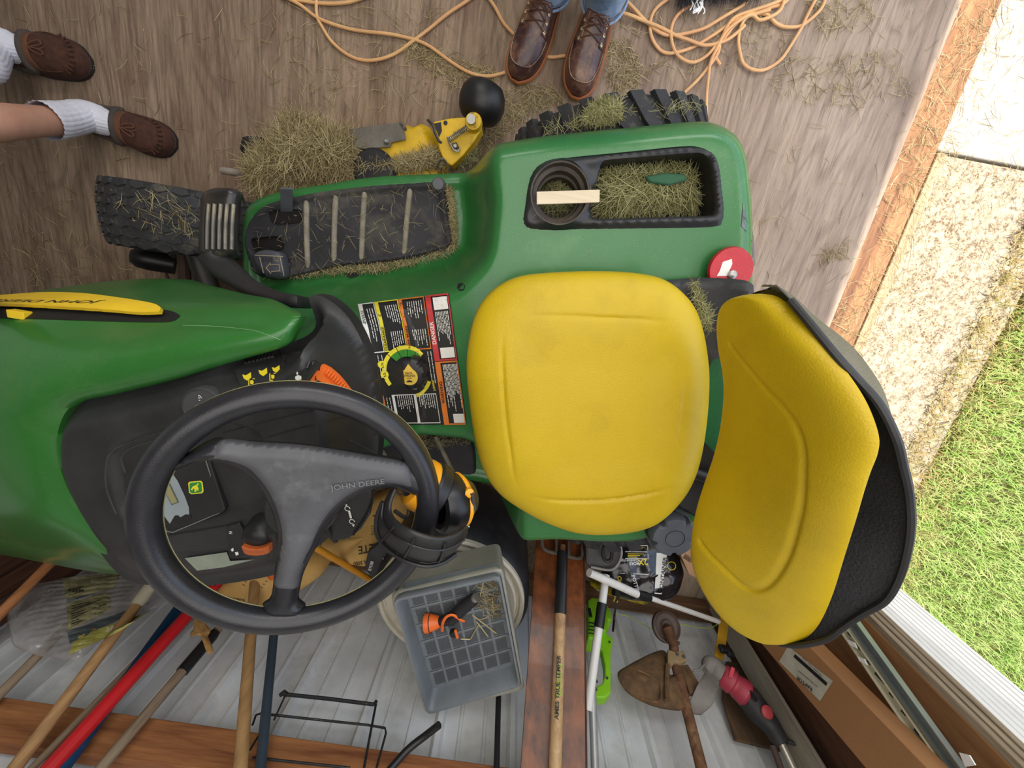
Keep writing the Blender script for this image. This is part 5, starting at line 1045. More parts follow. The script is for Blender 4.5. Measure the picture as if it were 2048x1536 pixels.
def boot(parent, toe, heel, mirror):
    secs = [(0, .020, .07, 0), (.06, .034, .10, 0), (.3, .040, .115, 0), (.48, .046, .092, mirror * .002), (.62, .051, .072, mirror * .004), (.78, .052, .058, mirror * .004), (.9, .044, .050, mirror * .002), (.97, .029, .042, 0), (1, .012, .030, 0)]
    b = toe + 0; hl = heel + zt * .022
    V, F, pt = foot(b, hl, secs); up = mobj('boot', V, F, LEA, parent, ang=60)
    ol = [pt(u, 0) for u in np.linspace(0, 1, 30)] + [pt(u, math.pi) for u in np.linspace(1, 0, 30)]; c = np.mean(ol, 0)
    def off(k, z): return [np.append((p + unit((p - c) * [1, 1, 0]) * k)[:2], z) for p in ol]
    mobj('sole', *prism(off(.005, .001), (0, 0, .018)), SOLE, up, ang=50, bevel=.002)
    MB().tube(off(.004, .0225), .0042, 6, closed=True).build('welt', WELT, up)
    seam = [pt(u, a) + zt * .001 for u, a in [(.64,.50),(.70,.52),(.77,.58),(.84,.70),(.895,.88),(.925,1.2),(.935,1.57),(.925,1.94),(.895,2.26),(.84,2.44),(.77,2.56),(.70,2.62),(.64,2.64)]]
    sm = crom(seam, 90); MB().tube(sm, .0026, 6).build('moc_seam', LEA, up)
    mbs = MB(); [mbs.tube([sm[i] + zt * .002, sm[i + 1] + zt * .0022], .0009, 4) for i in range(0, 88, 2)]; mbs.build('stitching', STI, up, kind='stuff')
    tg = patch('quarter', [[pt(u, a) + zt * .0015 for u in (.655, .58, .48, .36)] for a in (.25, .55, .85, 1.12)], 14, 10, LEA, up, solid=.002)
    tg = patch('quarter', [[pt(u, a) + zt * .0015 for u in (.655, .58, .48, .36)] for a in (math.pi - .25, math.pi - .55, math.pi - .85, math.pi - 1.12)], 14, 10, LEA, up, solid=.002)
    for i, u in enumerate((.625, .56, .50)):
        for sg in (1, -1):
            a = math.pi / 2 + sg * .62; q = pt(u, a) + zt * .002; MB().lathe([(.0045, 0), (.005, .0012), (.003, .002), (.0026, .0005)], q, unit(pt(u, a) - pt(u, math.pi / 2) + zt * .05), 12, False).build('eyelet', mat('brass_eyelet', 'D8C49A', .35, .6), up)
        MB().tube(crom([pt(u, math.pi / 2 - .62) + zt * .003, pt(u - .03, math.pi / 2) + zt * .006, pt(u - .07, math.pi / 2 + .62) + zt * .003], 10), .0019, 6).build('lace', LACE, up)
        MB().tube(crom([pt(u, math.pi / 2 + .62) + zt * .003, pt(u - .03, math.pi / 2) + zt * .006, pt(u - .07, math.pi / 2 - .62) + zt * .003], 10), .0019, 6).build('lace', LACE, up)
    q = pt(.49, 1.57) + zt * .008; rr = np.array([1, 0, 0.])
    for sg in (1, -1): MB().tube(crom([q, q + rr * sg * .02 + zt * .006 - yt * .004, q + rr * sg * .032 - yt * .014, q + rr * sg * .016 - yt * .018 + zt * .002, q], 18), .0018, 6).build('lace', LACE, up)
    return up
t1, h1_ = P(1150, 199, 0), P(1150, 199, 0) + unit(np.array([.10, .99, 0])) * .30
t2, h2_ = P(1031, 166, 0), P(1031, 166, 0) + unit(np.array([.27, .96, 0])) * .30
PA = thing('person', 'person in faded blue jeans and brown lace-up leather shoes standing by the cord', 'person', (h1_ + h2_) / 2)
boot(PA, t1, h1_, 1); boot(PA, t2, h2_, -1)
def leg(h, d, kn, hip):
    a = h + d * .070
    cs = [a + zt * .092 - yt * .004, a + zt * .16, a + zt * .28 - yt * .01, kn, (kn + hip) / 2, hip]
    return cs
d1 = unit(t1 - h1_); d2 = unit(t2 - h2_)
hipc = (h1_ + h2_) / 2 + zt * .90 + np.array([0, .0, 0])
mb = MB()
for h, d, sx_ in ((h1_, d1, 1), (h2_, d2, -1)):
    kn = h + d * .07 + zt * .48 + np.array([0, -.02, 0]); hip = hipc + np.array([sx_ * .085, .0, -.02])
    V, F = limb('j', leg(h, d, kn, hip), [(.060, .066), (.058, .063), (.062, .066), (.068, .070), (.082, .085), (.098, .10)], DEN, PA, wr=.03); mb.add(V, F)
V, F = limb('p', [hipc - zt * .06, hipc, hipc + zt * .10, hipc + zt * .2], [(.15, .10), (.18, .12), (.165, .115), (.15, .11)], DEN, PA, flat=(1, 0, 0)); mb.add(V, F)
jn = mb.build('jeans', DEN, PA, ang=80)
for h, d in ((h1_, d1), (h2_, d2)):
    a = h + d * .070 - yt * .004; 
    for hz, k in ((.089, 1.02), (.103, 1.0)):
        MB().tube([a + zt * hz + k * np.array([.063 * math.cos(t), .071 * math.sin(t), .004 * math.sin(3 * t)]) for t in np.linspace(0, 2 * math.pi, 40, endpoint=False)], .0035 if hz < .09 else .0016, 6, closed=True).build('hem', DEND if hz > .09 else DEN, jn)
# second person: bare calves, white ribbed socks, brown suede moccasins
SUE = mat('brown_suede', '472A1D', .9, var=.25, scale=60, bump=.5, bscale=400); SUEL = mat('light_suede_strap', '63402B', .85, var=.15, bump=.4); FLE = mat('grey_fleece', '4A423C', .95, bump=1)
SOCK = mat('white_ribbed_sock', 'D9D9E2', .9, var=.05, bump=.4, bscale=300); SKIN = mat('bare_skin', 'C0917A', .55, var=.12, scale=9, bump=.1, patch_=('B47A68', 12, .5, .8)); SHO = mat('khaki_shorts', '7D7457', .85, bump=.3)
def mocc(parent, toe, heel, mirror):
    secs = [(0, .020, .045, 0), (.06, .034, .055, 0), (.3, .042, .058, 0), (.5, .050, .066, 0), (.66, .055, .062, mirror * .004), (.8, .054, .052, mirror * .004), (.91, .044, .043, mirror * .003), (.97, .029, .036, 0), (1, .013, .026, 0)]
    V, F, pt = foot(toe, heel + zt * .012, secs); up = mobj('moccasin', V, F, SUE, parent, ang=60)
    ol = [pt(u, 0) for u in np.linspace(0, 1, 30)] + [pt(u, math.pi) for u in np.linspace(1, 0, 30)]
    mobj('sole', *prism([np.append((p + unit((p - np.mean(ol, 0)) * [1, 1, 0]) * .002)[:2], .001) for p in ol], (0, 0, .013)), mat('dark_sole', '241B17', .7), up, ang=50, bevel=.002)
    sm = crom([pt(u, a) + zt * .0015 for u, a in [(.55,.5),(.68,.5),(.78,.58),(.87,.78),(.915,1.15),(.925,1.57),(.915,1.99),(.87,2.36),(.78,2.56),(.68,2.64),(.55,2.64)]], 46)
    MB().tube(sm, .002, 6).build('moc_seam', SUE, up)
    for i in range(14, 33, 2): MB().tube([sm[i], sm[i] + unit((sm[i] - pt(.7, 1.57)) * [1, 1, 0]) * .012 - zt * .004], .0028, 6).build('pucker', SUE, up)
    patch('strap', [[pt(u, a) + zt * .003 for a in (.25, .7, 1.2, 1.57, 1.95, 2.45, 2.9)] for u in (.50, .545, .585)], 24, 8, SUEL, up, solid=.003)
    col = crom([pt(u, a) + zt * .002 for u, a in [(.48,.3),(.49,.8),(.5,1.57),(.49,2.34),(.48,2.84),(.3,2.95),(.1,2.6),(.03,1.57),(.1,.55),(.3,.2)]], 60, True)
    MB().tube(col, .009, 10, closed=True).build('fleece_collar', FLE, up)
    q = pt(.63, 1.57) + zt * .005; dd = unit(toe - heel); r = np.array([dd[1], -dd[0], 0])
    for sg in (1, -1): MB().tube(crom([q - dd * .012, q + r * sg * .010 + dd * .004 + zt * .003, q + r * sg * .018 + dd * .026, q + r * sg * .008 + dd * .03, q - dd * .004], 18), .0018, 6).build('lace', SUEL, up)
    MB().tube(crom([q - dd * .012, q + r * .004 + dd * .02, q - r * .004 + dd * .04], 10), .0017, 6).build('lace', SUEL, up)
    return up
tA = P(357, 288, 0); hA = tA - unit(P(357, 288, 0) - P(215, 248, 0)) * .275
tB = P(189, 131, 0); hB = tB - unit(P(189, 131, 0) - P(60, 116, 0)) * .275
PB_ = thing('person', 'person with bare calves, white ankle socks and brown suede moccasins at the left edge', 'person', (hA + hB) / 2)
mocc(PB_, tA, hA, 1); mocc(PB_, tB, hB, -1)
bod = MB(); hipb = np.array([-1.50, .27, .90])
lg = []
for (toe, heel, p1, p2, sg) in ((tA, hA, P(100, 242, .20), P(0, 243, .33), -1), (tB, hB, P(-35, 128, .16), P(-140, 100, .27), 1)):
    d = unit(toe - heel); ank = heel + d * .055 + zt * .07; kn = p2 + (p2 - p1) * 1.0; kn[2] = .49; hip = hipb + np.array([0, sg * .09, 0])
    V, F = limb('l', [heel + d * .12 + zt * .045, heel + d * .09 + zt * .055, ank + zt * .02, p1 * .8 + ank * .2, p2, (p2 + kn) / 2 + np.array([-.012, 0, 0]), kn, (kn + hip) / 2], [(.026, .036), (.035, .036), (.035, .036), (.040, .040), (.053, .052), (.057, .056), (.052, .052), (.07, .07)], SKIN, PB_, flat=(0, 1, 0), wr=.008); bod.add(V, F)
    cs = [heel + d * .128 + zt * .045, heel + d * .10 + zt * .062, ank + d * .015 + zt * .015, ank * .5 + p1 * .5, p1, p1 + (p2 - p1) * .12]
    lg.append((cs, heel))
V, F = limb('p', [hipb - zt * .05, hipb + zt * .05, hipb + zt * .18], [(.17, .11), (.17, .12), (.15, .11)], SKIN, PB_, flat=(0, 1, 0)); bod.add(V, F)
body = bod.build('legs', SKIN, PB_, ang=80)
for cs, heel in lg:
    V, F = limb('s', cs, [(.030, .038), (.040, .040), (.041, .042), (.0425, .042), (.045, .0445), (.0465, .0455)], SOCK, PB_, flat=(0, 1, 0), seg=72, ripple=.03, rn=24, wr=.012, sub=10, cap=False); mobj('sock', V, F, SOCK, PB_, ang=80)
mb = MB()
for sg in (-1, 1):
    hip = hipb + np.array([0, sg * .09, 0]); V, F = limb('h', [hip + np.array([.05, 0, -.36]), hip + np.array([.03, 0, -.2]), hip], [(.095, .09), (.10, .10), (.11, .11)], SHO, PB_, flat=(0, 1, 0), wr=.03); mb.add(V, F)
V, F = limb('p', [hipb - zt * .06, hipb + zt * .05, hipb + zt * .2], [(.19, .125), (.19, .13), (.165, .125)], SHO, PB_, flat=(0, 1, 0)); mb.add(V, F)
mb.build('shorts', SHO, PB_, ang=80)
# string mop head and brush at the top of the frame
bc = P(1448, -42, .02); br_ = thing('push_broom', 'black bristled brush head on the floor among the cord loops', 'broom', bc)
MB().box(bc + zt * .05 + yt * .04, (.27, .07, .04), np.array([xt, yt, zt]).T).build('brush_block', BLACKC, br_, smooth=False, bevel=.006)
n_ = 1500; rr_ = RNG.uniform(-1, 1, (n_, 2)) * [.13, .05]; pts = np.array([bc + xt * a + yt * b + zt * .02 for a, b in rr_]); strands('bristles', pts, [unit(np.array([RNG.normal() * .3, -.8 + RNG.normal() * .3, -.5])) for _ in range(n_)], RNG.uniform(.035, .06, n_), np.full(n_, .0009), BLACKC, br_, curl=.1)
fr = MB()
for k in range(9):
    a0 = P(1390 + k * 2.2, -6 + (k % 3) * 3, .03); fr.tube(crom([a0, a0 + np.array([RNG.normal() * .006, -.010, .004]), a0 + np.array([RNG.normal() * .008, -.022, .0]), a0 + np.array([RNG.normal() * .008, -.034, .003])], 8), .0018, 5)
tag(fr.build('frayed_string', WHITE, None, kind='stuff'), 'tuft of white frayed string beside the black brush head', 'string')
# ================================================================ THINGS ALONG THE BACK WALL
def pole(a, ya, b, yb, zlo, zhi):
    A = PY(*a, ya); B = PY(*b, yb); d = (B - A) / (B[2] - A[2])
    if d[1] < 0: zhi = min(zhi, A[2] + (-1.285 - A[1]) / d[1])
    return A + d * (zlo - A[2]), A + d * (zhi - A[2]), A, B
def at_px(A, B, px=None, py=None):   # point on segment A-B nearest a photo position
    best = None
    for t in np.linspace(0, 1, 600):
        q = A + (B - A) * t; c = CM.T @ (q - [0, 0, HC]); x = CX + FPX * c[0] / -c[2]; y = CY - FPX * c[1] / -c[2]
        e = abs(y - py) if py is not None else abs(x - px)
        if best is None or e < best[0]: best = (e, q)
    return best[1]
def handle(name, label, a, ya, b, yb, r, m, zlo, zhi, cat='handle', group=None):
    lo, hi, A, B = pole(a, ya, b, yb, zlo, zhi); t = thing(name, label, cat, lo, group=group)
    MB().tube(crom([lo, (lo + hi) / 2, hi], 12), r, 14).build('shaft', m, t); return t, lo, hi
HW = wood('worn_ash_handle', '8A6440', 'C79C6A', 'Z', 18, .6, .4, dark='5E4028', fine=90)
HG = wood('grey_handle_wood', '6E5C4A', 'A8937A', 'Z', 18, .75, .5, fine=90)
HO = wood('orange_handle_wood', '9C5F35', 'C98A58', 'Z', 18, .6, .4, fine=90)
RP = mat('glossy_red_paint', 'C41F27', .3, var=.06, patch_=('E8B0A0', 30, .72, .76)); BP_ = mat('dark_blue_paint', '143A5E', .4, var=.15); DGP = mat('slate_blue_pole', '37444F', .4, var=.08); YP_ = mat('amber_fibreglass', 'D9942A', .35, var=.06)
t, lo, hi = handle('rake', 'orange-brown wooden handle at the left edge, foot end under the tractor hood', (105,1122), -1.12, (0,1228), -1.16, .0135, HO, .05, 1.2, 'rake')
MB().box(lo + [0, 0, .0], (.3, .04, .03)).build('rake_head', DSTEEL, t, smooth=False, bevel=.004)
t, lo, hi = handle('hoe', 'long tan wooden handle crossing the clear plastic bag at the lower left', (300,1175), -1.17, (30,1536), -1.25, .0148, HW, .05, 1.35, 'hoe')
MB().lathe([(.019, -.0), (.019, .06), (.015, .07)], at_px(lo, hi, py=1170), hi - lo, 18).build('ferrule', mat('cream_ferrule', 'C9BFA4', .5), t)
MB().box(lo, (.14, .06, .006)).build('hoe_blade', DSTEEL, t, smooth=False)
kq = at_px(lo, hi, py=1318); MB().lathe([(.003, .0148), (0, .0153)], kq, (-.1, .75, .6), 10).build('nail_hole', BPRINT, t, smooth=False)
t, lo, hi = handle('snow_shovel', 'dark blue painted handle tapering down behind the red one', (362,1210), -1.235, (170,1475), -1.27, .0160, BP_, .03, 1.2, 'shovel')
MB().box(lo + [0, .02, .07], (.3, .03, .14)).build('shovel_blade', BP_, t, smooth=False, bevel=.008)
t, lo, hi = handle('garden_shovel', 'bright red painted handle leaning across the steel wall', (380,1225), -1.20, (100,1536), -1.26, .0185, RP, .05, 1.35, 'shovel')
MB().box(lo + [0, .0, .08], (.2, .02, .2)).build('shovel_blade', DSTEEL, t, smooth=False, bevel=.01)
t, lo, hi = handle('stake', 'thin brown weathered stick between the blue and red handles', (255,1340), -1.26, (65,1536), -1.275, .0085, HG, .1, 1.1, 'stick')
t, lo, hi = handle('marker_stake', 'thin amber yellow rod just below the red handle', (195,1432), -1.27, (113,1536), -1.278, .0095, YP_, .63, 1.2, 'rod')
t, lo, hi = handle('mallet', 'weathered grey wooden handle with a black rubber grip under the dry leaf', (428,1268), -1.25, (205,1532), -1.27, .0135, HG, .3, 1.2, 'mallet')
g1_, g2_ = at_px(lo, hi, py=1262), at_px(lo, hi, py=1343); MB().lathe([(0, 0), (.014, .004), (.0168, .02), (.0168, np.linalg.norm(g2_ - g1_))], g1_, g2_ - g1_, 18).build('rubber_grip', BLACKC, t)
t, lo, hi = handle('push_broom', 'straight tan wooden handle seen below the steering wheel, left of the slate pole', (513,1120), -1.12, (481,1536), -1.22, .0150, wood('smooth_tan_handle', '8C6B45', 'B8905E', 'Z', 14, .5, .2), .04, 1.35, 'broom')
MB().box(lo + [0, 0, .03], (.2, .05, .04)).build('brush_block', HG, t, smooth=False, bevel=.005)
t, lo, hi = handle('garden_rake', 'slate blue metal pole right of the tan handle below the steering wheel', (549,1255), -1.22, (521,1536), -1.26, .0125, DGP, .04, 1.3, 'rake')
MB().box(lo + [0, 0, .01], (.16, .03, .02)).build('rake_head', DSTEEL, t, smooth=False, bevel=.003)
t, lo, hi = handle('wood_stake', 'short split grey stake at the far left, below the plastic bag', (85,1302), -1.26, (0,1388), -1.275, .012, HG, .3, .9, 'stake')
# bark boards and dark lumber at far left
for i, (a, b, w, mm) in enumerate((((10,1130),(-60,1190),.05,DLUM), ((60,1125),(-30,1215),.06,DLUM), ((95,1140),(0,1255),.07,wood('dark_red_bark','3B211A','6A4030','Z',9,.9,.7)))):
    A = PY(*a, -1.26); B = PY(*b, -1.3); d = unit(B - A); tag(MB().box((A + B) / 2 + zt * .1, (w, .03, .9)).build('rough_board', mm, None, smooth=False, bevel=.004), ['dark narrow board nearest the hood at the far left', 'black stained board in the middle of the left corner boards', 'reddish rough board beside the orange-brown handle'][i], 'board')
# yellow pole with grey ferrule and a grey-black tool head
A, B = P(612, 1084, .42), P(738, 1158, .26); yp = thing('yellow_pole', 'amber yellow pole slanting under the steering wheel over the cement bags', 'pole', B)
MB().tube([A + (A - B) * .25, B], .0105, 14).build('shaft', YP_, yp); MB().tube([B + (A - B) * .02, B + (B - A) * .28], .009, 12).build('ferrule', DSTEEL, yp)
bl = mobj('power_tool', *prism(PP([(728,1138,.36),(735,1105,.36),(760,1085,.36),(790,1090,.36),(792,1130,.36),(775,1150,.35),(745,1160,.35)]), (0, 0, -.03)), mat('charcoal_plastic', '37373A', .5, bump=.2), None, smooth=False, bevel=.006); tag(bl, 'charcoal power tool housing with white lettering beside the yellow pole', 'power tool')
text('RYOBI', P(742, 1142, .3612), P(752, 1108, .361) - P(742, 1142, .361), P(730, 1138, .361) - P(742, 1142, .361), .010, WHITEP, bl, bold=True)
MB().tube([P(765, 1115, .365), P(775, 1128, .365), P(770, 1138, .365)], .003, 6).build('chrome_lever', STEEL, bl)
ob = MB().tube([P(545, 1085, .5), P(548, 1150, .40)], .018, 14).build('orange_tool', ORANGE, None); tag(ob, 'bright orange plastic tool body under the steering wheel spoke', 'tool')
# ---- cement bags
PAP = mat('cement_bag_paper', 'C7A05E', .8, var=.12, scale=8, bump=.4, bscale=60); INK = mat('bag_ink', '33291C', .7)
b1 = crom(PP([(438,1178,.37),(480,1140,.36),(525,1112,.34),(560,1104,.32),(610,1108,.30),(642,1122,.30),(648,1145,.31),(600,1180,.36),(570,1200,.38),(530,1212,.39),(470,1208,.39)]), 60, True)
bg1 = pillow('cement_bag', b1, (0, .1, 1), .05, PAP, None, power=3, nseg=60, nr=16, under=.10); tag(bg1, 'tan paper cement bag behind the tan handle, printed with fine text', 'bag', 'paper cement bags behind the steering wheel')
b2 = crom(PP([(640,1090,.26),(648,1060,.20),(690,1030,.16),(740,1000,.13),(790,985,.12),(815,1010,.14),(830,1060,.20),(815,1100,.25),(790,1128,.28),(740,1132,.30),(690,1125,.30),(655,1118,.28)]), 60, True)
bg2 = pillow('cement_bag', b2, (0, .25, 1), .045, PAP, None, power=3, nseg=60, nr=16, under=.09); tag(bg2, 'tan paper cement bag with big dark lettering under the ear defenders', 'bag', 'paper cement bags behind the steering wheel')
v1, v2 = bvh_of(bg1), bvh_of(bg2)
def btext(b, s, p, q, upx, h, m, par, **k):
    """lettering laid over a curved surface"""
    a = ON(b, *p, .002, .3); c = ON(b, *q, .002, .3); u = ON(b, *upx, .002, .3); k.pop('depth', 0); o = text(s, a, c - a, u - a, h, m, par, depth=.006, **k); I = inv_of(par) if par else Matrix.Identity(4); J = I.inverted()
    bm = bmesh.new(); bm.from_mesh(o.data); bmesh.ops.triangulate(bm, faces=bm.faces); bmesh.ops.subdivide_edges(bm, edges=[e for e in bm.edges if e.calc_length() > .006], cuts=1)
    for v in bm.verts:
        w = J @ v.co; hd_ = b.ray_cast(CAMP, (w - CAMP).normalized())
        if hd_[0] is not None: dd = (CAMP - hd_[0]).normalized(); v.co = I @ (hd_[0] + dd * .0025)
    bm.to_mesh(o.data); bm.free()
btext(v2, 'QUIKRETE', (806,1076), (640,1108), (810,1092), .026, INK, bg2, bold=True, sx=.9, depth=.002)
btext(v2, 'QUIK', (784,1022), (720,1038), (786,1036), .020, INK, bg2, bold=True, depth=.002)
btext(v2, 'MIX 5000', (745,1118), (680,1128), (747,1126), .012, INK, bg2, bold=True, depth=.002)
decal_on(v2, 'print_band', [(640,1083),(700,1072),(702,1079),(642,1090)], mat('bag_grey_band', '8B8670', .7), bg2, .001)
for k in range(7): decal_on(v2, 'print_line', [(742,1050 + k * 3.2),(782 - (k % 3) * 8,1047 + k * 3.2),(782 - (k % 3) * 8,1048 + k * 3.2),(742,1051 + k * 3.2)], INK, bg2, .0012)
decal_on(v2, 'price_label', [(612,1135),(628,1131),(634,1147),(618,1152)], mat('pale_label', 'AEB49A', .6), bg2, .003, z=.31)
for k in range(9): decal_on(v1, 'print_line', [(485 + k * 5,1168 - k * 6),(520 + k * 5,1180 - k * 6),(520 + k * 5,1181.5 - k * 6),(485 + k * 5,1169.5 - k * 6)], INK, bg1, .0012, z=.4)
btext(v1, 'CONCRETE', (455,1195), (520,1206), (460,1183), .009, INK, bg1, bold=True, depth=.002)
# ---- black drum-like wheel lying flat, cream stepped rim
dcx = np.array([-.045, -1.085, 0]); dw = thing('spare_wheel', 'black wheel with a cream stepped rim lying flat under the grey basket', 'wheel', dcx)
MB().lathe([(.20, .06), (.25, .065), (.262, .10), (.264, .34), (.262, .375), (.252, .39), (.243, .385), (.235, .38)], dcx, (0, 0, 1), 72).build('tire', mat('dusty_black_drum', '242528', .5, var=.25, scale=14, patch_=('4A4A4C', 10, .55, .8)), dw)
CRM = mat('cream_rim_paint', 'CFC8B6', .5, var=.06, scale=12, bump=.1, patch_=('B0A78F', 10, .55, .8))
MB().lathe([(.249, .376), (.247, .400), (.240, .406), (.232, .402), (.229, .392), (.224, .39), (.220, .402), (.214, .405), (.196, .398), (.190, .385), (.186, .34), (.184, .25), (.16, .22), (.06, .22)], dcx, (0, 0, 1), 72, False).build('rim', CRM, dw)
MB().tube([dcx + [-.03, .2, .39], dcx + [-.03, .19, .44]], .005, 8).build('valve', BLACKC, dw)
# ---- nested tubs with the hose nozzle
def tub(name, label, rim, depth, inset, m, parent_cat, wall=.006, lipw=.006, mesh=False):
    R = [np.array(p) for p in rim]; c = np.mean(R, 0); n = unit(np.cross(R[1] - R[0], R[3] - R[0])); n = n if n[2] > 0 else -n
    t = thing(name, label, parent_cat, c - n * depth)
    def ringr(k, dz, rad=.022):
        P4 = [p + (c - p) * k - n * dz for p in R]; out = []
        for i in range(4):
            a, b, d = P4[i - 1], P4[i], P4[(i + 1) % 4]; u1 = unit(a - b); u2 = unit(d - b)
            for s in np.linspace(0, 1, 6): out.append(b + u1 * rad * (1 - s) ** 2 + u2 * rad * s ** 2)
        return out
    rings = [ringr(-.01, .02), ringr(-.03, .004), ringr(-.02, 0), ringr(.01, 0), ringr(.025, .004), ringr(.04 + inset * .3, depth * .4), ringr(.05 + inset, depth)]
    outer = [ringr(-.01 + inset * .8, depth * 1.03)] + [ringr(.0, .025)]
    allr = [outer[0], outer[1]] + rings; N_ = len(rings[0]); V = np.concatenate(allr); F = [(r * N_ + i, r * N_ + (i + 1) % N_, (r + 1) * N_ + (i + 1) % N_, (r + 1) * N_ + i) for r in range(len(allr) - 1) for i in range(N_)] + [tuple(range(N_))]
    if not mesh: F.append(tuple((len(allr) - 1) * N_ + i for i in range(N_)))
    mobj('body', V, F, m, t, ang=50)
    return t, n, [p + (c - p) * (.05 + inset) - n * depth for p in R]
PALE = mat('pale_grey_tub', 'A8A79C', .5, var=.06, bump=.1, patch_=('8E8B7C', 8, .5, .8)); GREY = mat('blue_grey_basket', '7D8489', .5, var=.08, scale=8, patch_=('666D72', 6, .5, .8))
tub('square_tub', 'pale grey square tub nested outside the basket', PP([(786,1192,.60),(1002,1142,.60),(1046,1378,.575),(852,1425,.575)]), .12, .10, PALE, 'tub')
bk, bn2, bc4 = tub('square_basket', 'blue-grey square basket with a mesh bottom holding a hose nozzle', PP([(788,1203,.625),(998,1157,.625),(1039,1372,.60),(856,1428,.60)]), .055, .015, GREY, 'basket')
bb = [np.array(p) + bn2 * .002 for p in bc4]
def BQ(u, v, h=0): return (1 - u) * (1 - v) * bb[0] + u * (1 - v) * bb[1] + u * v * bb[2] + (1 - u) * v * bb[3] + bn2 * h
mb = MB(); ng = 6
HOLE = mat('mesh_hole_dark', '3A3D3F', .7)
for gi in range(ng):
    for gj in range(ng):
        for a in range(10):
            for b in range(10):
                u = .03 + (gi + .12 + .76 * (a + .5) / 10) * .94 / ng; v = .03 + (gj + .12 + .76 * (b + .5) / 10) * .94 / ng; du = .0036; 
                mb.add([BQ(u - du, v - du), BQ(u + du, v - du), BQ(u + du, v + du), BQ(u - du, v + du)], [(0, 1, 2, 3)])
mb.build('mesh_floor', HOLE, bk, smooth=False, kind='stuff')
for k in range(1, ng):
    s = .03 + k * .94 / ng; MB().tube([BQ(s, .02, .001), BQ(s, .98, .001)], .0034, 6, flat=.35, up=bn2).build('mesh_rib', GREY, bk); MB().tube([BQ(.02, s, .001), BQ(.98, s, .001)], .0034, 6, flat=.35, up=bn2).build('mesh_rib', GREY, bk)
# nozzle
def B3(px, py, h): return PN(px, py, bb[0] + bn2 * h, bn2)
nz = thing('hose_nozzle', 'orange and black garden hose nozzle lying in the grey mesh basket', 'hose nozzle', B3(900, 1240, 0))
hd = B3(868, 1245, .022); ha = unit(B3(842, 1247, .022) - B3(880, 1243, .022))
MB().lathe([(.010, -.022), (.016, -.012), (.021, .004), (.024, .010), (.0245, .024), (.022, .026), (.019, .022), (0, .020)], hd, ha, 32).build('spray_head', ORANGE, nz)
MB().lathe([(.0248, .008), (.0248, .0105), (.023, .011)], hd, ha, 32, False).build('head_ring', BLACKC, nz)
MB().lathe([(.019, .023), (.012, .0245), (0, .0245)], hd, ha, 24, False).build('head_face', mat('dark_brown_face', '2E211C', .6), nz)
MB().tube(crom([B3(876, 1244, .022), B3(892, 1240, .024), B3(905, 1236, .024), B3(914, 1226, .024)], 14), [.010, .012, .013, .014, .015, .015, .016, .017, .017, .017, .016, .016, .016, .016], 16).build('neck', BLACKC, nz)
MB().tube([B3(910, 1232, .026), B3(925, 1216, .026), B3(948, 1198, .026)], [.017, .018, .0155], 18).build('grip', mat('ribbed_black_grip', '1F1E20', .6, bump=.5), nz)
MB().tube([B3(947, 1199, .026), B3(953, 1194, .026)], .012, 18).build('coupling', STEEL, nz)
MB().tube(crom([B3(884, 1262, .03), B3(886, 1245, .040), B3(894, 1233, .043), B3(906, 1230, .043), B3(918, 1238, .040), B3(928, 1243, .034)], 24), .0042, 10, flat=.6).build('trigger_band', ORANGE, nz)
MB().lathe([(.011, 0), (.0115, .010), (.009, .014), (0, .014)], B3(908, 1262, .022), bn2, 24).build('flow_dial', BLACKC, nz)
MB().box(B3(913, 1268, .038), (.0075, .030, .006), np.array(Matrix.Rotation(.35, 3, 'Z'))).build('flow_lever', ORANGE, nz, smooth=False, bevel=.002)
mb = MB(); [mb.tube([B3(*a, .004), B3(*b, .006)], .0017, 5) for a, b in (((945,1230),(993,1267)), ((953,1243),(976,1273)), ((968,1160),(960,1192)), ((985,1195),(986,1225)), ((922,1278),(940,1279)), ((941,1278),(957,1250)))]; mb.build('loose_straw', HAYM, bk, kind='stuff')
n_ = 160; pts = np.array([BQ(RNG.uniform(.75, .98), RNG.uniform(.02, .5) ** 1.2, RNG.uniform(.001, .01)) for _ in range(n_)]); strands('basket_hay', pts, hdir(n_, .1), RNG.uniform(.01, .05, n_), np.full(n_, .0008), HAYM, bk)
# ---- glossy plank and digging fork
PLW = wood('varnished_plank', '3C1C0D', '8F4F24', 'Z', 9, .34, .15, dark='220F07', fine=26, coat=.1, warp=2.5)
tl, trr = P(1074, 1062, .22), P(1168, 1062, .22); bl_, brr = P(1040, 1536, .74), P(1175, 1536, .74)
dl = (bl_ - tl) / .52; dr = (brr - trr) / .52
pa, pb = tl - dl * .21, trr - dr * .21; qa, qb = tl + dl * .64, trr + dr * .64
w0 = (trr - tl + brr - bl_) / 2; cA = (pa + pb) / 2; cB = (qa + qb) / 2; hw = unit(w0) * np.linalg.norm(w0) / 2; nn = unit(np.cross(w0, cB - cA)); nn = nn if nn[1] > 0 else -nn
pk = mobj('plank', *prism([cA - hw, cA + hw, cB + hw, cB - hw], -nn * .018), PLW, None, smooth=False, bevel=.002); tag(pk, 'wide glossy varnished brown plank leaning against the wall', 'plank')
MB().tube([cA + hw * .985 + nn * .0015, cB + hw * .985 + nn * .0015], .0025, 6).build('edge_bead', wood('dark_bead', '2C140A', '5A2C16', 'Z'), pk)
def PK(px, py, h): return PN(px, py, cA + nn * h, nn)
fk = thing('digging_fork', 'four-tined digging fork with a wooden handle standing in front of the varnished plank', 'fork', PK(1120, 1090, .02))
A = PK(1125, 1108, .035); B = PK(1110, 1536, .03); d = unit(B - A); Lh = np.linalg.norm(B - A)
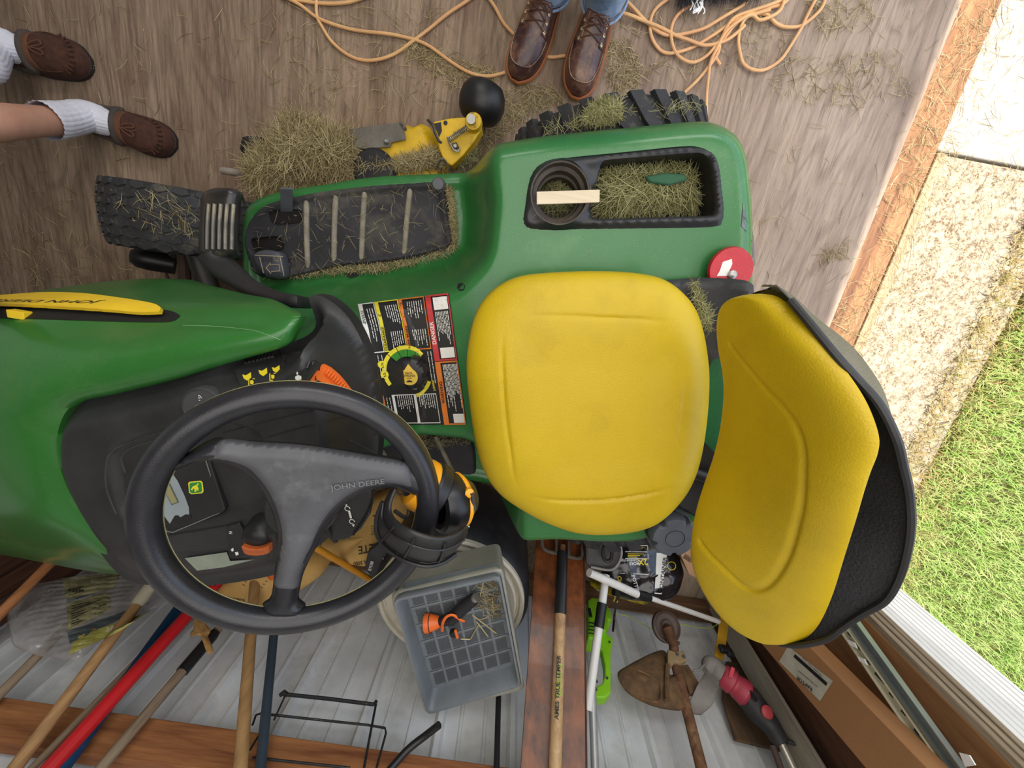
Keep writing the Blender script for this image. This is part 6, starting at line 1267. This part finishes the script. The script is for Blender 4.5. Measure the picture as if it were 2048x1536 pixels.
MB().tube([A + d * .0, B + d * .08], .0168, 16).build('handle', wood('bright_ash_handle', '94704A', 'C9A678', 'Z', 14, .55, .3, fine=80), fk)
e1 = PK(1120, 1228, .035); MB().tube([A - d * .005, A + d * (np.linalg.norm(e1 - A))], .0185, 16).build('black_sleeve', BLACKC, fk)
MB().tube([A - d * .03, A], .010, 10).build('tang', RUST, fk)
FST = mat('weathered_fork_steel', '6B655C', .55, .5, var=.2, scale=30, bump=.4, patch_=('9A8A70', 20, .6, .75))
xs = (1083, 1111, 1137, 1163); ys_ = (1090, 1100, 1104, 1108)
MB().tube(crom([PK(1084, 1020, .03), PK(1084, 1082, .03), PK(1087, 1096, .03), PK(1098, 1103, .03), PK(1120, 1108, .03), PK(1145, 1115, .03), PK(1158, 1116, .03), PK(1165, 1106, .03), PK(1165, 1030, .03)], 50), .0065, 8, flat=.7).build('outer_tines', FST, fk)
MB().tube([PK(1112, 1020, .03), PK(1113, 1104, .03)], .0055, 8).build('tine', FST, fk); MB().tube([PK(1138, 1025, .03), PK(1138, 1110, .03)], .0055, 8).build('tine', FST, fk)
hy = unit(np.array([0, 1, .6])); q = PK(1119, 1445, .035) + nn * .0172; ud = unit(np.cross(nn, d))
text("AMES TRUE TEMPER", PK(1117, 1440, .0525), -d, ud, .011, BPRINT, fk, bold=True)
text("GARDEN", PK(1122, 1395, .0525), -d, ud, .013, mat('lime_print', '9CC23A', .6), fk, bold=True)
# ---- wire rack
WR = mat('dark_wire', '2A2B2D', .45, .3, patch_=('6B6258', 30, .6, .75)); rk = thing('wire_rack', 'thin black bent-wire rack hanging on the wall below the steering wheel', 'rack', PY(640, 1440, -1.3))
def wire(pts, y, r, nm): MB().tube([PY(a, b, y) for a, b in pts], r, 8).build(nm, WR, rk)
wire([(564,1388),(660,1398),(748,1409)], -1.25, .0048, 'top_bar'); wire([(560,1391),(568,1384),(575,1390)], -1.25, .006, 'bar_hook'); wire([(748,1409),(753,1402)], -1.25, .005, 'bar_end')
wire([(505,1450),(512,1430),(521,1427),(640,1440),(735,1450),(770,1456),(772,1466),(753,1536)], -1.275, .0030, 'wire_frame'); wire([(570,1392),(548,1440)], -1.26, .0026, 'wire_strut'); wire([(752,1408),(742,1460),(728,1536)], -1.27, .0034, 'wire_strut'); wire([(500,1500),(530,1450)], -1.275, .0026, 'wire_strut')
wire([(505,1515),(700,1536)], -1.28, .003, 'wire_base')
t = MB().tube(crom([PY(878, 1450, -1.2), PY(850, 1472, -1.24), PY(815, 1500, -1.26), PY(775, 1545, -1.275)], 16), .0095, 12).build('black_hose', BLACKC, None); tag(t, 'short bent black hose end curving over the wooden girt', 'hose')
t, lo, hi = handle('black_rod', 'thin black rod standing upright behind the grey basket', (997,1395), -1.265, (993,1536), -1.278, .0085, BLACKC, .0, 1.3, 'rod')
# ---- dry leaf
lf = crom([PY(a, b, -1.18) for a, b in [(392,1228),(402,1236),(412,1233),(414,1250),(422,1262),(416,1272),(424,1290),(426,1304),(416,1309),(414,1296),(407,1284),(404,1274),(392,1270),(383,1276),(380,1266),(388,1258),(386,1246)]], 50, True)
tag(pillow('dry_leaf', lf, unit([0, .7, .6]), .012, mat('dry_tan_leaf', 'B98D55', .8, var=.2, scale=40, bump=.6), None, power=1.2, nseg=40, nr=8, solid=.001), 'curled dry tan leaf caught beside the red handle', 'leaf')
# ---- clear plastic bag with printed panels
pbg = [(14,1226),(38,1190),(66,1168),(120,1160),(180,1148),(250,1142),(300,1146),(332,1160),(345,1190),(330,1208),(300,1222),(268,1240),(232,1262),(200,1285),(172,1312),(150,1322),(110,1316),(80,1312),(62,1306),(28,1292),(20,1262)]
CLR = mat('clear_dusty_plastic', '9A9694', .2, var=.2, scale=14, bump=1, bscale=40, alpha=.6, coat=.8)
po_ = crom([PY(a, b, -1.235) for a, b in pbg], 90, True)
def crk(V, n): s = np.sin(V[:, 0] * 46 + V[:, 2] * 30) * .004 + np.sin(V[:, 0] * 90 - V[:, 2] * 70) * .003 + abs(np.sin(V[:, 0] * 60 + V[:, 2] * 140)) * .004; return V + n * s[:, None]
pb_ = pillow('plastic_bag', po_, unit([.2, .9, .4]), .03, CLR, None, power=2.5, nseg=90, nr=36, fun=crk); tag(pb_, 'crumpled clear plastic bag with olive printed panels at the lower left', 'bag')
vb = bvh_of(pb_); OLV = mat('olive_bag_print', '8E8A66', .45, var=.15, scale=20); OLB = mat('blue_grey_bag_stripe', '4C5658', .45, var=.2)
decal_on(vb, 'printed_panel', [(124,1158),(240,1146),(228,1176),(134,1200)], OLV, pb_, .002, grid=8); decal_on(vb, 'printed_stripe', [(134,1200),(228,1176),(240,1170),(134,1206)], OLB, pb_, .002, grid=6)
decal_on(vb, 'printed_panel', [(134,1207),(218,1186),(222,1220),(136,1262)], OLV, pb_, .002, grid=8); decal_on(vb, 'printed_stripe', [(134,1264),(300,1205),(262,1228),(140,1288)], OLB, pb_, .002, grid=8)
decal_on(vb, 'printed_panel', [(150,1276),(300,1222),(240,1262),(138,1310)], mat('lime_olive_print', '9C974E', .45, var=.15), pb_, .0022, grid=8)
for k in range(9): decal_on(vb, 'print_line', [(142,1214 + k * 5),(214 - (k % 3) * 12,1196 + k * 4),(214 - (k % 3) * 12,1197.2 + k * 4),(142,1215.4 + k * 5)], BPRINT, pb_, .003)
for k in range(12): decal_on(vb, 'bar_code', [(136 + k * 2.6,1180 - k * .6),(137.4 + k * 2.6,1180 - k * .6),(138.5 + k * 2.6,1192 - k * .7),(137 + k * 2.6,1192 - k * .7)], BPRINT, pb_, .003)
btext(vb, 'QUIKRETE', (144,1284), (190,1266), (141,1275), .011, mat('orange_ink', 'B9862E', .5), pb_, bold=True, depth=.004); btext(vb, 'ALL-PURPOSE', (190,1276), (290,1232), (186,1264), .014, WHITEP, pb_, bold=True, depth=.004)

tg1 = MB().tube([PY(462, 1120, -1.12), PY(395, 1212, -1.22)], .012, 10).build('black_tube', BLACKC, None); tag(tg1, 'black tube with nothing on it, upper of the two beside the folded cement bag', 'tube')
tg2 = MB().tube([PY(440, 1110, -1.12), PY(372, 1190, -1.22)], .010, 10).build('dark_tube', DSTEEL, None); tag(tg2, 'dark grey tube left of the black tube, below the rim of the steering wheel', 'tube')
# ================================================================ RIGHT-HAND CORNER
GRN = mat('lime_green_plastic', '8ACB1E', .38, var=.05); WPL = mat('white_painted_tube', 'E4E2DC', .35, var=.05, patch_=('8F8A7C', 10, .6, .8)); GRP = mat('grey_worn_plastic', '8B8884', .5, var=.12, bump=.2)
# black bagged potting mix
BAG = mat('black_shiny_bag', '1D1C1D', .22, var=.2, bump=.9, bscale=26, coat=.4)
bo_ = crom(PP([(1232,1095,.17),(1290,1082,.15),(1345,1095,.16),(1362,1125,.20),(1364,1160,.23),(1350,1185,.25),(1320,1200,.27),(1270,1200,.27),(1235,1190,.26),(1215,1160,.24),(1212,1120,.2)]), 60, True)
def crk2(V, n): s = np.sin(V[:, 0] * 80 + V[:, 1] * 20) * .003 + np.sin(V[:, 0] * 50 - V[:, 1] * 110) * .003; return V + n * s[:, None]
sb_ = pillow('soil_bag', bo_, unit([.1, .3, 1]), .05, BAG, None, power=2.5, nseg=80, nr=30, under=.12, fun=crk2); tag(sb_, 'shiny black bag of container mix with white and yellow lettering behind the tractor', 'bag')
vs = bvh_of(sb_); YI = mat('bag_yellow', 'E0C72E', .5)
decal_on(vs, 'white_stripe', [(1313,1106),(1334,1107),(1323,1188),(1309,1187)], WHITEP, sb_, .0012, grid=6, z=.2)
btext(vs, 'CONTAINER', (1321,1186), (1331,1109), (1309,1185), .015, BPRINT, sb_, bold=True, depth=.004)
btext(vs, '2X', (1293,1118), (1277,1119), (1293,1130), .020, YI, sb_, bold=True, depth=.004); btext(vs, 'MORE', (1277,1124), (1250,1124), (1277,1132), .010, WHITEP, sb_, bold=True, depth=.004); btext(vs, 'GUARANTEE', (1276,1118), (1238,1118), (1276,1124), .008, WHITEP, sb_, bold=True, depth=.004)
for a, b in (((1250,1092),(1294,1092)), ((1250,1104),(1294,1104)), ((1250,1117),(1294,1117)), ((1294,1092),(1295,1118)), ((1259,1092),(1259,1104)), ((1240,1146),(1296,1148))): decal_on(vs, 'print_rule', [a, b, (b[0] + 1, b[1] + 1.2), (a[0] + 1, a[1] + 1.2)], WHITEP, sb_, .004, z=.2)
for k in range(3): decal_on(vs, 'print_line', [(1255,1108 + k * 3),(1288 - k * 8,1108 + k * 3),(1288 - k * 8,1109.3 + k * 3),(1255,1109.3 + k * 3)], YI, sb_, .004, z=.2)
for k in range(3): decal_on(vs, 'print_line', [(1266,1095 + k * 2.8),(1288 - k * 3,1095 + k * 2.8),(1288 - k * 3,1096.2 + k * 2.8),(1266,1096.2 + k * 2.8)], YI, sb_, .004, z=.2)
for px, py in ((1342, 1132),): mb = MB(); n_ = 20; V = [ON(vs, px + r * math.cos(t), py + r * math.sin(t), .004, .2) for t in np.linspace(0, 6.28, n_) for r in (7, 8.3)]; mb.add(V, [(2 * i, 2 * i + 1, 2 * i + 3, 2 * i + 2) for i in range(n_ - 1)]); mb.build('round_logo', YI, sb_, smooth=False)
btext(vs, 'ORGANIC', (1236,1150), (1232,1172), (1226,1150), .014, YI, sb_, bold=True, depth=.004)
btext(vs, 'POTTING', (1262,1150), (1270,1178), (1254,1152), .012, WHITEP, sb_, bold=True, depth=.004)
# yellow-black bag under it
y2 = crom(PP([(1180,1165,.20),(1225,1172,.20),(1300,1192,.21),(1300,1204,.22),(1285,1206,.22),(1230,1190,.22),(1195,1180,.22)]), 40, True); tag(pillow('seed_bag', y2, (0, .1, 1), .02, mat('yellow_black_bag', 'C9B02A', .3, col2='1B1A18', scale=26, bump=.6, bscale=30), None, nseg=40, nr=10, under=.03), 'yellow and black printed bag squashed flat under the black bag', 'bag')
# black tool case with handle
tc_ = mobj('tool_case', *prism(PP([(1172,1080,.34),(1243,1084,.34),(1246,1108,.36),(1240,1130,.37),(1222,1143,.375),(1180,1137,.37),(1172,1130,.37)]), (0, 0, -.12)), mat('charcoal_case', '343233', .45, var=.15, bump=.2), None, smooth=False, bevel=.008); tag(tc_, 'dark charcoal plastic tool housing beside the fork and below the seat', 'power tool')
MB().tube(crom(PP([(1208,1092,.385),(1206,1110,.39),(1212,1122,.39),(1222,1118,.39),(1224,1098,.385)]), 20), .006, 8).build('handle', BLACKC, tc_)
MB().tube(crom(PP([(1240,1086,.352),(1243,1108,.37),(1236,1128,.38),(1220,1140,.385),(1182,1134,.38)]), 24), .004, 8).build('edge_rib', GRP, tc_)
MB().box(P(1226, 1093, .39), (.008, .004, .004)).build('red_mark', RED, tc_)
mobj('white_sticker', PP([(1174,1082,.3415),(1198,1083,.3415),(1196,1091,.3415),(1174,1094,.3415)]), [(0, 1, 2, 3)], WHITEP, tc_, smooth=False)
# white tubes
wt = thing('white_tube', 'white tube with a black collar standing in front of the lime green trimmer', 'tube', P(1214, 1150, .25)); A = P(1212, 1150, .30); B = PY(1175, 1420, -1.2)
MB().tube([A, B], [.0135, .014], 14).build('tube', WPL, wt); A2 = at_px(A, B, py=1207); B2 = at_px(A, B, py=1256); MB().tube([A2, B2], .0165, 16).build('collar', BLACKC, wt)
MB().tube([B + (A - B) * .2, PY(1190, 1536, -1.3)], .012, 14).build('lower_tube', mat('grey_tube', 'A9ABAA', .4, .4), wt)
w2 = thing('white_pole', 'white pole with a black joint slanting toward the corner in front of the black bag', 'pole', P(1440, 1238, .22)); A = P(1178, 1145, .36); B = P(1274, 1188, .31); C2 = P(1437, 1243, .20)
MB().tube([A, B], .0135, 14).build('upper_tube', WPL, w2); MB().tube([B + (A - B) * .03, P(1300, 1196, .297)], .0125, 14).build('joint', BLACKC, w2); MB().tube([P(1298, 1195, .298), C2], .0095, 14).build('lower_tube', WPL, w2)
# lime green trimmer on the wall
gt_ = thing('electric_trimmer', 'lime green and black electric garden tool hanging on the wall behind the white tube', 'power tool', PY(1200, 1290, -1.3))
def GP_(l, y, d): return prism([PY(a, b, y) for a, b in l], (0, d, 0))
mobj('motor_housing', *GP_([(1176,1200),(1184,1194),(1196,1196),(1212,1204),(1222,1222),(1224,1240),(1216,1238),(1214,1262),(1206,1262),(1190,1278),(1176,1275)], -1.22, -.07), GRN, gt_, smooth=False, bevel=.006)
mobj('handle_frame', *GP_([(1198,1262),(1212,1265),(1216,1268),(1226,1276),(1226,1285),(1222,1300),(1222,1385),(1212,1395),(1196,1396),(1185,1390),(1184,1380),(1194,1372),(1205,1366),(1210,1350),(1210,1330),(1204,1300),(1190,1285)], -1.24, -.035), GRN, gt_, smooth=False, bevel=.005)
MB().tube(crom([PY(1192, 1330, -1.23), PY(1186, 1345, -1.23), PY(1188, 1362, -1.23), PY(1194, 1362, -1.23)], 12), .005, 8).build('trigger', BLACKC, gt_)
for p in ((1219, 1284), (1214, 1356), (1192, 1379)): MB().lathe([(.0045, .001), (0, .0012)], PY(*p, -1.238), (0, 1, .6), 12).build('screw', BPRINT, gt_, smooth=False)
for k in range(4): MB().box(PY(1185, 1246 + k * 7, -1.212), (.03, .003, .003)).build('vent', BPRINT, gt_, smooth=False)
MB().box(PY(1180, 1225, -1.21), (.012, .006, .04)).build('latch', BLACKC, gt_, smooth=False, bevel=.002)
# black power cord and yellow-green string
pc_ = MB().tube(crom([P(1236, 1180, .30), P(1234, 1200, .29), PY(1229, 1230, -1.25), PY(1226, 1262, -1.26)], 16), .0045, 8).tube([P(1227, 1184, .305), P(1237, 1186, .30)], .012, 10).tube([P(1237, 1186, .30), P(1236, 1196, .295)], [.011, .006], 10).build('plug_lead', BLACKC, None); tag(pc_, 'black plug and cord hanging between the black bag and the trimmer', 'cord')
st2 = MB().tube(crom([PY(1231, 1228, -1.30), PY(1258, 1233, -1.30), PY(1285, 1248, -1.29), PY(1310, 1258, -1.26), PY(1360, 1249, -1.26), PY(1390, 1254, -1.28), PY(1420, 1256, -1.27), PY(1440, 1245, -1.25)], 50), .0016, 6).build('yellow_string', mat('neon_string', 'C8E04A', .5), None); tag(st2, 'thin neon yellow string trailing across the white wall', 'string')
# rusty brush cutter
bc_ = thing('brush_cutter', 'rusty brush cutter with a caked fan-shaped guard standing head-down by the wall', 'brush cutter', PY(1340, 1300, -1.2))
A = PY(1338, 1252, -1.16); K = PY(1347, 1290, -1.19); B = PY(1403, 1536, -1.26)
DIRT = mat('dirt_caked_plastic', '6E5337', .9, var=.25, scale=26, bump=1, bscale=90, patch_=('4A3A2C', 9, .5, .65)); GD = mat('dirty_grey_guard', '85807A', .6, var=.15, bump=.4)
MB().tube(crom([A, K, PY(1352, 1330, -1.2), B, B + (B - K) * .1], 30), .0165, 16).build('shaft', RUST, bc_)
DK = mat('brown_grey_disc', '5E4E46', .6, .3, var=.15, bump=.3); da = unit([.05, .75, .65])
MB().lathe([(0, .010), (.020, .012), (.026, .004), (.042, .006), (.047, .012), (.0535, .008), (.054, -.006), (.050, -.014), (0, -.016)], PY(1332, 1253, -1.17), da, 44).build('blade_disc', DK, bc_)
MB().tube([PY(1332, 1253, -1.165), PY(1335, 1256, -1.15), K], [.012, .020, .0165], 14).build('gearbox', RUST, bc_)
gq = [(1237,1345),(1258,1330),(1285,1315),(1312,1303),(1330,1302),(1338,1330),(1340,1350),(1362,1350),(1368,1380),(1366,1418),(1340,1420),(1310,1414),(1280,1402),(1258,1388),(1243,1368)]
go = crom([PY(a, b, -1.225) for a, b in gq], 60, True); pillow('blade_guard', go, unit([.0, .8, .6]), .022, DIRT, bc_, power=3, nseg=60, nr=18, under=.02, center=PY(1318, 1362, -1.21))
gi = crom([PY(a, b, -1.195) for a, b in [(1275,1340),(1300,1352),(1318,1368),(1322,1395),(1312,1404),(1280,1395)]], 24); MB().tube(gi, .003, 6).build('guard_rib', DIRT, bc_); MB().tube(crom([PY(1335, 1330, -1.19), PY(1333, 1370, -1.19), PY(1335, 1400, -1.19)], 8), .008, 8).build('guard_rib', DIRT, bc_)
clm = mobj('clamp_bracket', *prism([PY(a, b, -1.175) for a, b in [(1335,1298),(1350,1303),(1368,1300),(1374,1320),(1362,1326),(1350,1322),(1345,1330),(1336,1322)]], (0, -.02, 0)), mat('tan_bracket', '9A835E', .6, bump=.4), bc_, smooth=False, bevel=.003)
for p in ((1354, 1308), (1367, 1313)): MB().lathe([(.005, 0), (.005, .005), (0, .006)], PY(*p, -1.174), (0, .8, .6), 6).build('bolt', DSTEEL, clm)
MB().tube([PY(1341, 1290, -1.185), PY(1358, 1286, -1.185)], .006, 8).build('hose_clamp', RUST, bc_)
gg = [[PY(a, b, y) for a, b in l] for y, l in ((-1.21, [(1408,1348),(1415,1345),(1428,1349),(1441,1358)]), (-1.20, [(1396,1368),(1406,1368),(1424,1374),(1434,1380)]), (-1.22, [(1384,1395),(1395,1398),(1412,1405),(1424,1410)]), (-1.26, [(1368,1420),(1378,1426),(1394,1430),(1402,1430)]))]
patch('grey_guard', gg, 18, 18, GD, bc_, solid=.004)
mobj('guard_arm', *prism([PY(a, b, -1.22) for a, b in [(1362,1330),(1376,1328),(1398,1365),(1396,1385),(1380,1385),(1366,1350)]], (0, -.02, 0)), DIRT, bc_, smooth=False, bevel=.003)
# red and black string trimmer
rt = thing('string_trimmer', 'string trimmer with a dusty red motor and black body against the wall near the corner', 'string trimmer', PY(1480, 1390, -1.25))
A = PY(1446, 1350, -1.2); B = PY(1492, 1388, -1.215); ax_ = unit(B - A); L_ = np.linalg.norm(B - A)
MR = mat('dusty_red_motor', 'A8384A', .5, var=.1, scale=12)
MB().lathe([(.0, -.008), (.030, -.006), (.036, 0), (.039, L_ * .38), (.034, L_ * .45), (.034, L_ * .55), (.037, L_ * .6), (.041, L_ * .95), (.036, L_ * 1.05), (0, L_ * 1.06)], A, ax_, 36).build('motor_cover', MR, rt)
mobj('motor_badge', [PN(x, y, A + np.array([0, .034, .026]), unit([.05, .8, .6])) for x, y in [(1463,1333),(1470,1337),(1464,1357),(1457,1353)]], [(0, 1, 2, 3)], mat('badge_red', 'D4505A', .5), rt, smooth=False)
MB().box(B - ax_ * .006 + np.array([0, .030, .028]), (.006, .012, .035), np.array(Matrix.Rotation(.3, 3, 'Y'))).build('vent_slot', BPRINT, rt, smooth=False)
BK2 = mat('faded_black_body', '2B2B2D', .6, var=.2, patch_=('45423E', 8, .5, .8))
MB().tube(crom([PY(1490, 1385, -1.225), PY(1515, 1420, -1.24), PY(1540, 1450, -1.25), PY(1565, 1490, -1.26)], 16), [.036, .040, .041, .040, .040, .040, .039, .037, .035, .033, .031, .029, .028, .027, .026, .024], 20).build('body', BK2, rt)
MB().lathe([(.018, -.004), (.018, .003), (.014, .006), (0, .006)], PY(1534, 1424, -1.205), unit([.0, .8, .6]), 24).build('red_button', mat('red_button', 'B8434A', .5), rt)
MB().tube([PY(1562, 1485, -1.26), PY(1590, 1545, -1.29), PY(1640, 1650, -1.32)], .0125, 14).build('shaft', mat('bright_tube', 'B9B4A8', .3, .6), rt)
MB().tube([PY(1545, 1490, -1.27), PY(1570, 1560, -1.31)], .010, 10).build('lower_grip', mat('brown_grip', '4A3A34', .7), rt)
MB().tube([PY(1575, 1483, -1.245), PY(1602, 1492, -1.235)], .006, 8).build('side_peg', BK2, rt)
MB().tube(crom([PY(1410, 1340, -1.2), PY(1425, 1330, -1.2), PY(1436, 1342, -1.2), PY(1446, 1350, -1.2)], 10), [.012, .018, .026, .03, .03, .03, .03, .03, .03, .03], 16).build('spool_housing', GD, rt)
MB().tube(crom([PY(1386, 1342, -1.19), PY(1400, 1338, -1.19), PY(1414, 1322, -1.19), PY(1420, 1318, -1.19)], 10), .0035, 6).build('torn_strip', GRP, rt)
# charred board
cb = mobj('charred_board', *prism([PY(a, b, -1.335) for a, b in [(1452,1322),(1528,1330),(1592,1480),(1560,1500),(1470,1478),(1445,1395)]], (0, -.012, 0)), wood('charred_wood', '1E1A18', '6B5238', 'Z', 8, .85, .6, fine=50), None, smooth=False, bevel=.002); tag(cb, 'charred dark wooden board behind the red and black trimmer', 'board')
# yellow strap with black buckle
ys_ = thing('ratchet_strap', 'yellow webbing strap with a black buckle hanging below the seat back', 'strap', PY(1445, 1270, -1.2)); A = PY(1450, 1225, -1.20); B = PY(1436, 1318, -1.23)
mobj('webbing', *prism([PY(1442, 1225, -1.2), PY(1460, 1228, -1.2), PY(1448, 1318, -1.22), PY(1429, 1312, -1.22)], (0, -.008, 0)), mat('yellow_webbing', 'C9991F', .7, var=.15, bump=.6, bscale=120), ys_, smooth=False)
MB().box(PY(1446, 1298, -1.185), (.030, .02, .028)).box(PY(1459, 1305, -1.185), (.026, .02, .03)).build('buckle', BLACKC, ys_, smooth=False, bevel=.006, kind=None)
# small carton, broom fibres
ct = mobj('small_carton', *prism(PP([(1362,1112,.26),(1385,1092,.24),(1420,1110,.24),(1400,1160,.27),(1378,1150,.27)]), (0, 0, -.14)), mat('brown_carton', 'A07C5C', .8, bump=.2), None, smooth=False, bevel=.003); tag(ct, 'brown carton with a bar code tucked under the seat back', 'carton')
for k in range(8): mobj('bar_code', PP([(1366 + k * 2,1116 + k * 1.3,.2612),(1367 + k * 2,1116.5 + k * 1.3,.2612),(1372 + k * 2,1108 + k * 1.3,.2612),(1371 + k * 2,1107.5 + k * 1.3,.2612)]), [(0, 1, 2, 3)], BPRINT, ct, smooth=False)
# ---- tall cardboard box with a printed label
KR = mat('cardboard', 'A0734A', .75, var=.06, scale=5, bump=.15)
q0 = PX(1515, 1278, 1.0); q1 = PX(1731, 1536, 1.0); r0 = PX(1622, 1296, 1.0); r1 = PX(1854, 1536, 1.0)
dL = (q1 - q0) / (q1[2] - q0[2]); dR = (r1 - r0) / (r1[2] - r0[2])
yl0 = q0 + dL * (.0 - q0[2]); yl1 = q0 + dL * (1.5 - q0[2]); yr0 = r0 + dR * (0 - r0[2]); yr1 = r0 + dR * (1.5 - r0[2])
bx = MB(); bk_ = np.array([.058, 0, 0]); bx.add([yl0, yr0, yr0 + bk_, yl0 + bk_, yl1, yr1, yr1 + bk_, yl1 + bk_], [(0, 1, 2, 3), (7, 6, 5, 4), (0, 4, 5, 1), (1, 5, 6, 2), (2, 6, 7, 3), (3, 7, 4, 0)])
cbx = bx.build('cardboard_box', KR, None, smooth=False, bevel=.002); tag(cbx, 'tall narrow cardboard box with a white printed label in the corner by the door', 'box')
def BX(px, py, o=.0012): return PX(px, py, 1.0 - o)
lbl = mobj('paper_label', [BX(1558, 1323), BX(1576, 1292), BX(1666, 1362), BX(1640, 1402)], [(0, 1, 2, 3)], mat('label_paper', 'BDB9A9', .6, patch_=('8C8676', 30, .6, .75)), cbx, smooth=False)
def btx(s, p, q, u, h, **k): a, b, c = BX(*p, .002), BX(*q, .002), BX(*u, .002); text(s, a, b - a, c - a, h, BPRINT, lbl, **k)
btx('RAPTOR', (1625,1376), (1580,1340), (1620,1384), .010, bold=True); btx('STANDARD 4511', (1650,1362), (1592,1310), (1644,1370), .0085, bold=True); btx('GUTTER GUARD SYSTEM', (1636,1373), (1578,1324), (1632,1380), .0042); btx('5 IN. WIDE - 48 IN. LONG', (1645,1352), (1596,1305), (1641,1358), .0042)
mobj('black_bar', [BX(1652, 1372, .0018), BX(1655, 1366, .0018), BX(1590, 1308, .0018), BX(1587, 1314, .0018)], [(0, 1, 2, 3)], BPRINT, lbl, smooth=False)
# corner flashing strips
tag(MB().box((1.085, -1.235, 1.0), (.012, .10, 2.0)).build('pale_trim_board', wood('pale_dusty_trim', '857F70', 'A9A292', 'Z', 6, .7), None, smooth=False, bevel=.003), 'pale dusty trim board standing behind the cardboard box', 'board')
# galvanised shelf rails
RL = mat('galvanised_rail', '9AA0A0', .35, .7, var=.1, scale=10); RC = mat('cream_rail', 'C4BFA6', .5, var=.06)
def rail(name, a, b, y_off, w, m, label, slots=False):
    A = PX(*a, 1.07); B = PX(*b, 1.07); d = (B - A) / (B[2] - A[2]); lo = A + d * (0 - A[2]); hi = A + d * (1.9 - A[2]); mb = MB()
    n_ = np.array([1, 0, 0]); s = np.array([0, 1., 0])
    t = thing(name, label, 'rail', lo)
    for nm, off, ww, th_, mm in (('web', 0, w, .003, m), ('flange', w * .5, .003, .016, m), ('flange', -w * .5, .003, .016, m)):
        mobj(nm, *prism([lo + s * (off - ww / 2) - n_ * (th_ - .003), lo + s * (off + ww / 2) - n_ * (th_ - .003), hi + s * (off + ww / 2) - n_ * (th_ - .003), hi + s * (off - ww / 2) - n_ * (th_ - .003)], n_ * th_), mm, t, smooth=False)
    if slots:
        for k in range(26):
            z = .4 + k * .035; c = lo + (hi - lo) * (z / 1.9) - n_ * .0006; h_ = .006 if k % 4 else .014
            mobj('slot', [c + s * e * w * .22 + zt * f_ * h_ for e, f_ in ((-1, -1), (1, -1), (1, 1), (-1, 1))], [(0, 1, 2, 3)], BPRINT, t, smooth=False)
    return t, lo, hi
t1_, l1_, h1r = rail('track_rail', (1722,1262), (1918,1536), 0, .026, RL, 'plain galvanised steel rail standing nearest the door jamb')
t2_, l2_, h2r = rail('slotted_rail', (1700,1268), (1886,1536), 0, .024, RC, 'cream slotted steel rail with hooked tabs beside the cardboard box', True)
for px, py in ((1708, 1285), (1728, 1318)): mobj('hook_tab', *prism([PX(px, py, 1.05), PX(px - 14, py - 6, 1.05), PX(px - 10, py + 4, 1.05), PX(px + 6, py + 12, 1.05)], (.003, 0, 0)), WHITE, t2_, smooth=False)
mobj('end_bracket', *prism([PX(1918, 1505, 1.06), PX(1938, 1510, 1.06), PX(1950, 1530, 1.06), PX(1930, 1533, 1.06)], (.003, 0, 0)), WHITE, t1_, smooth=False)
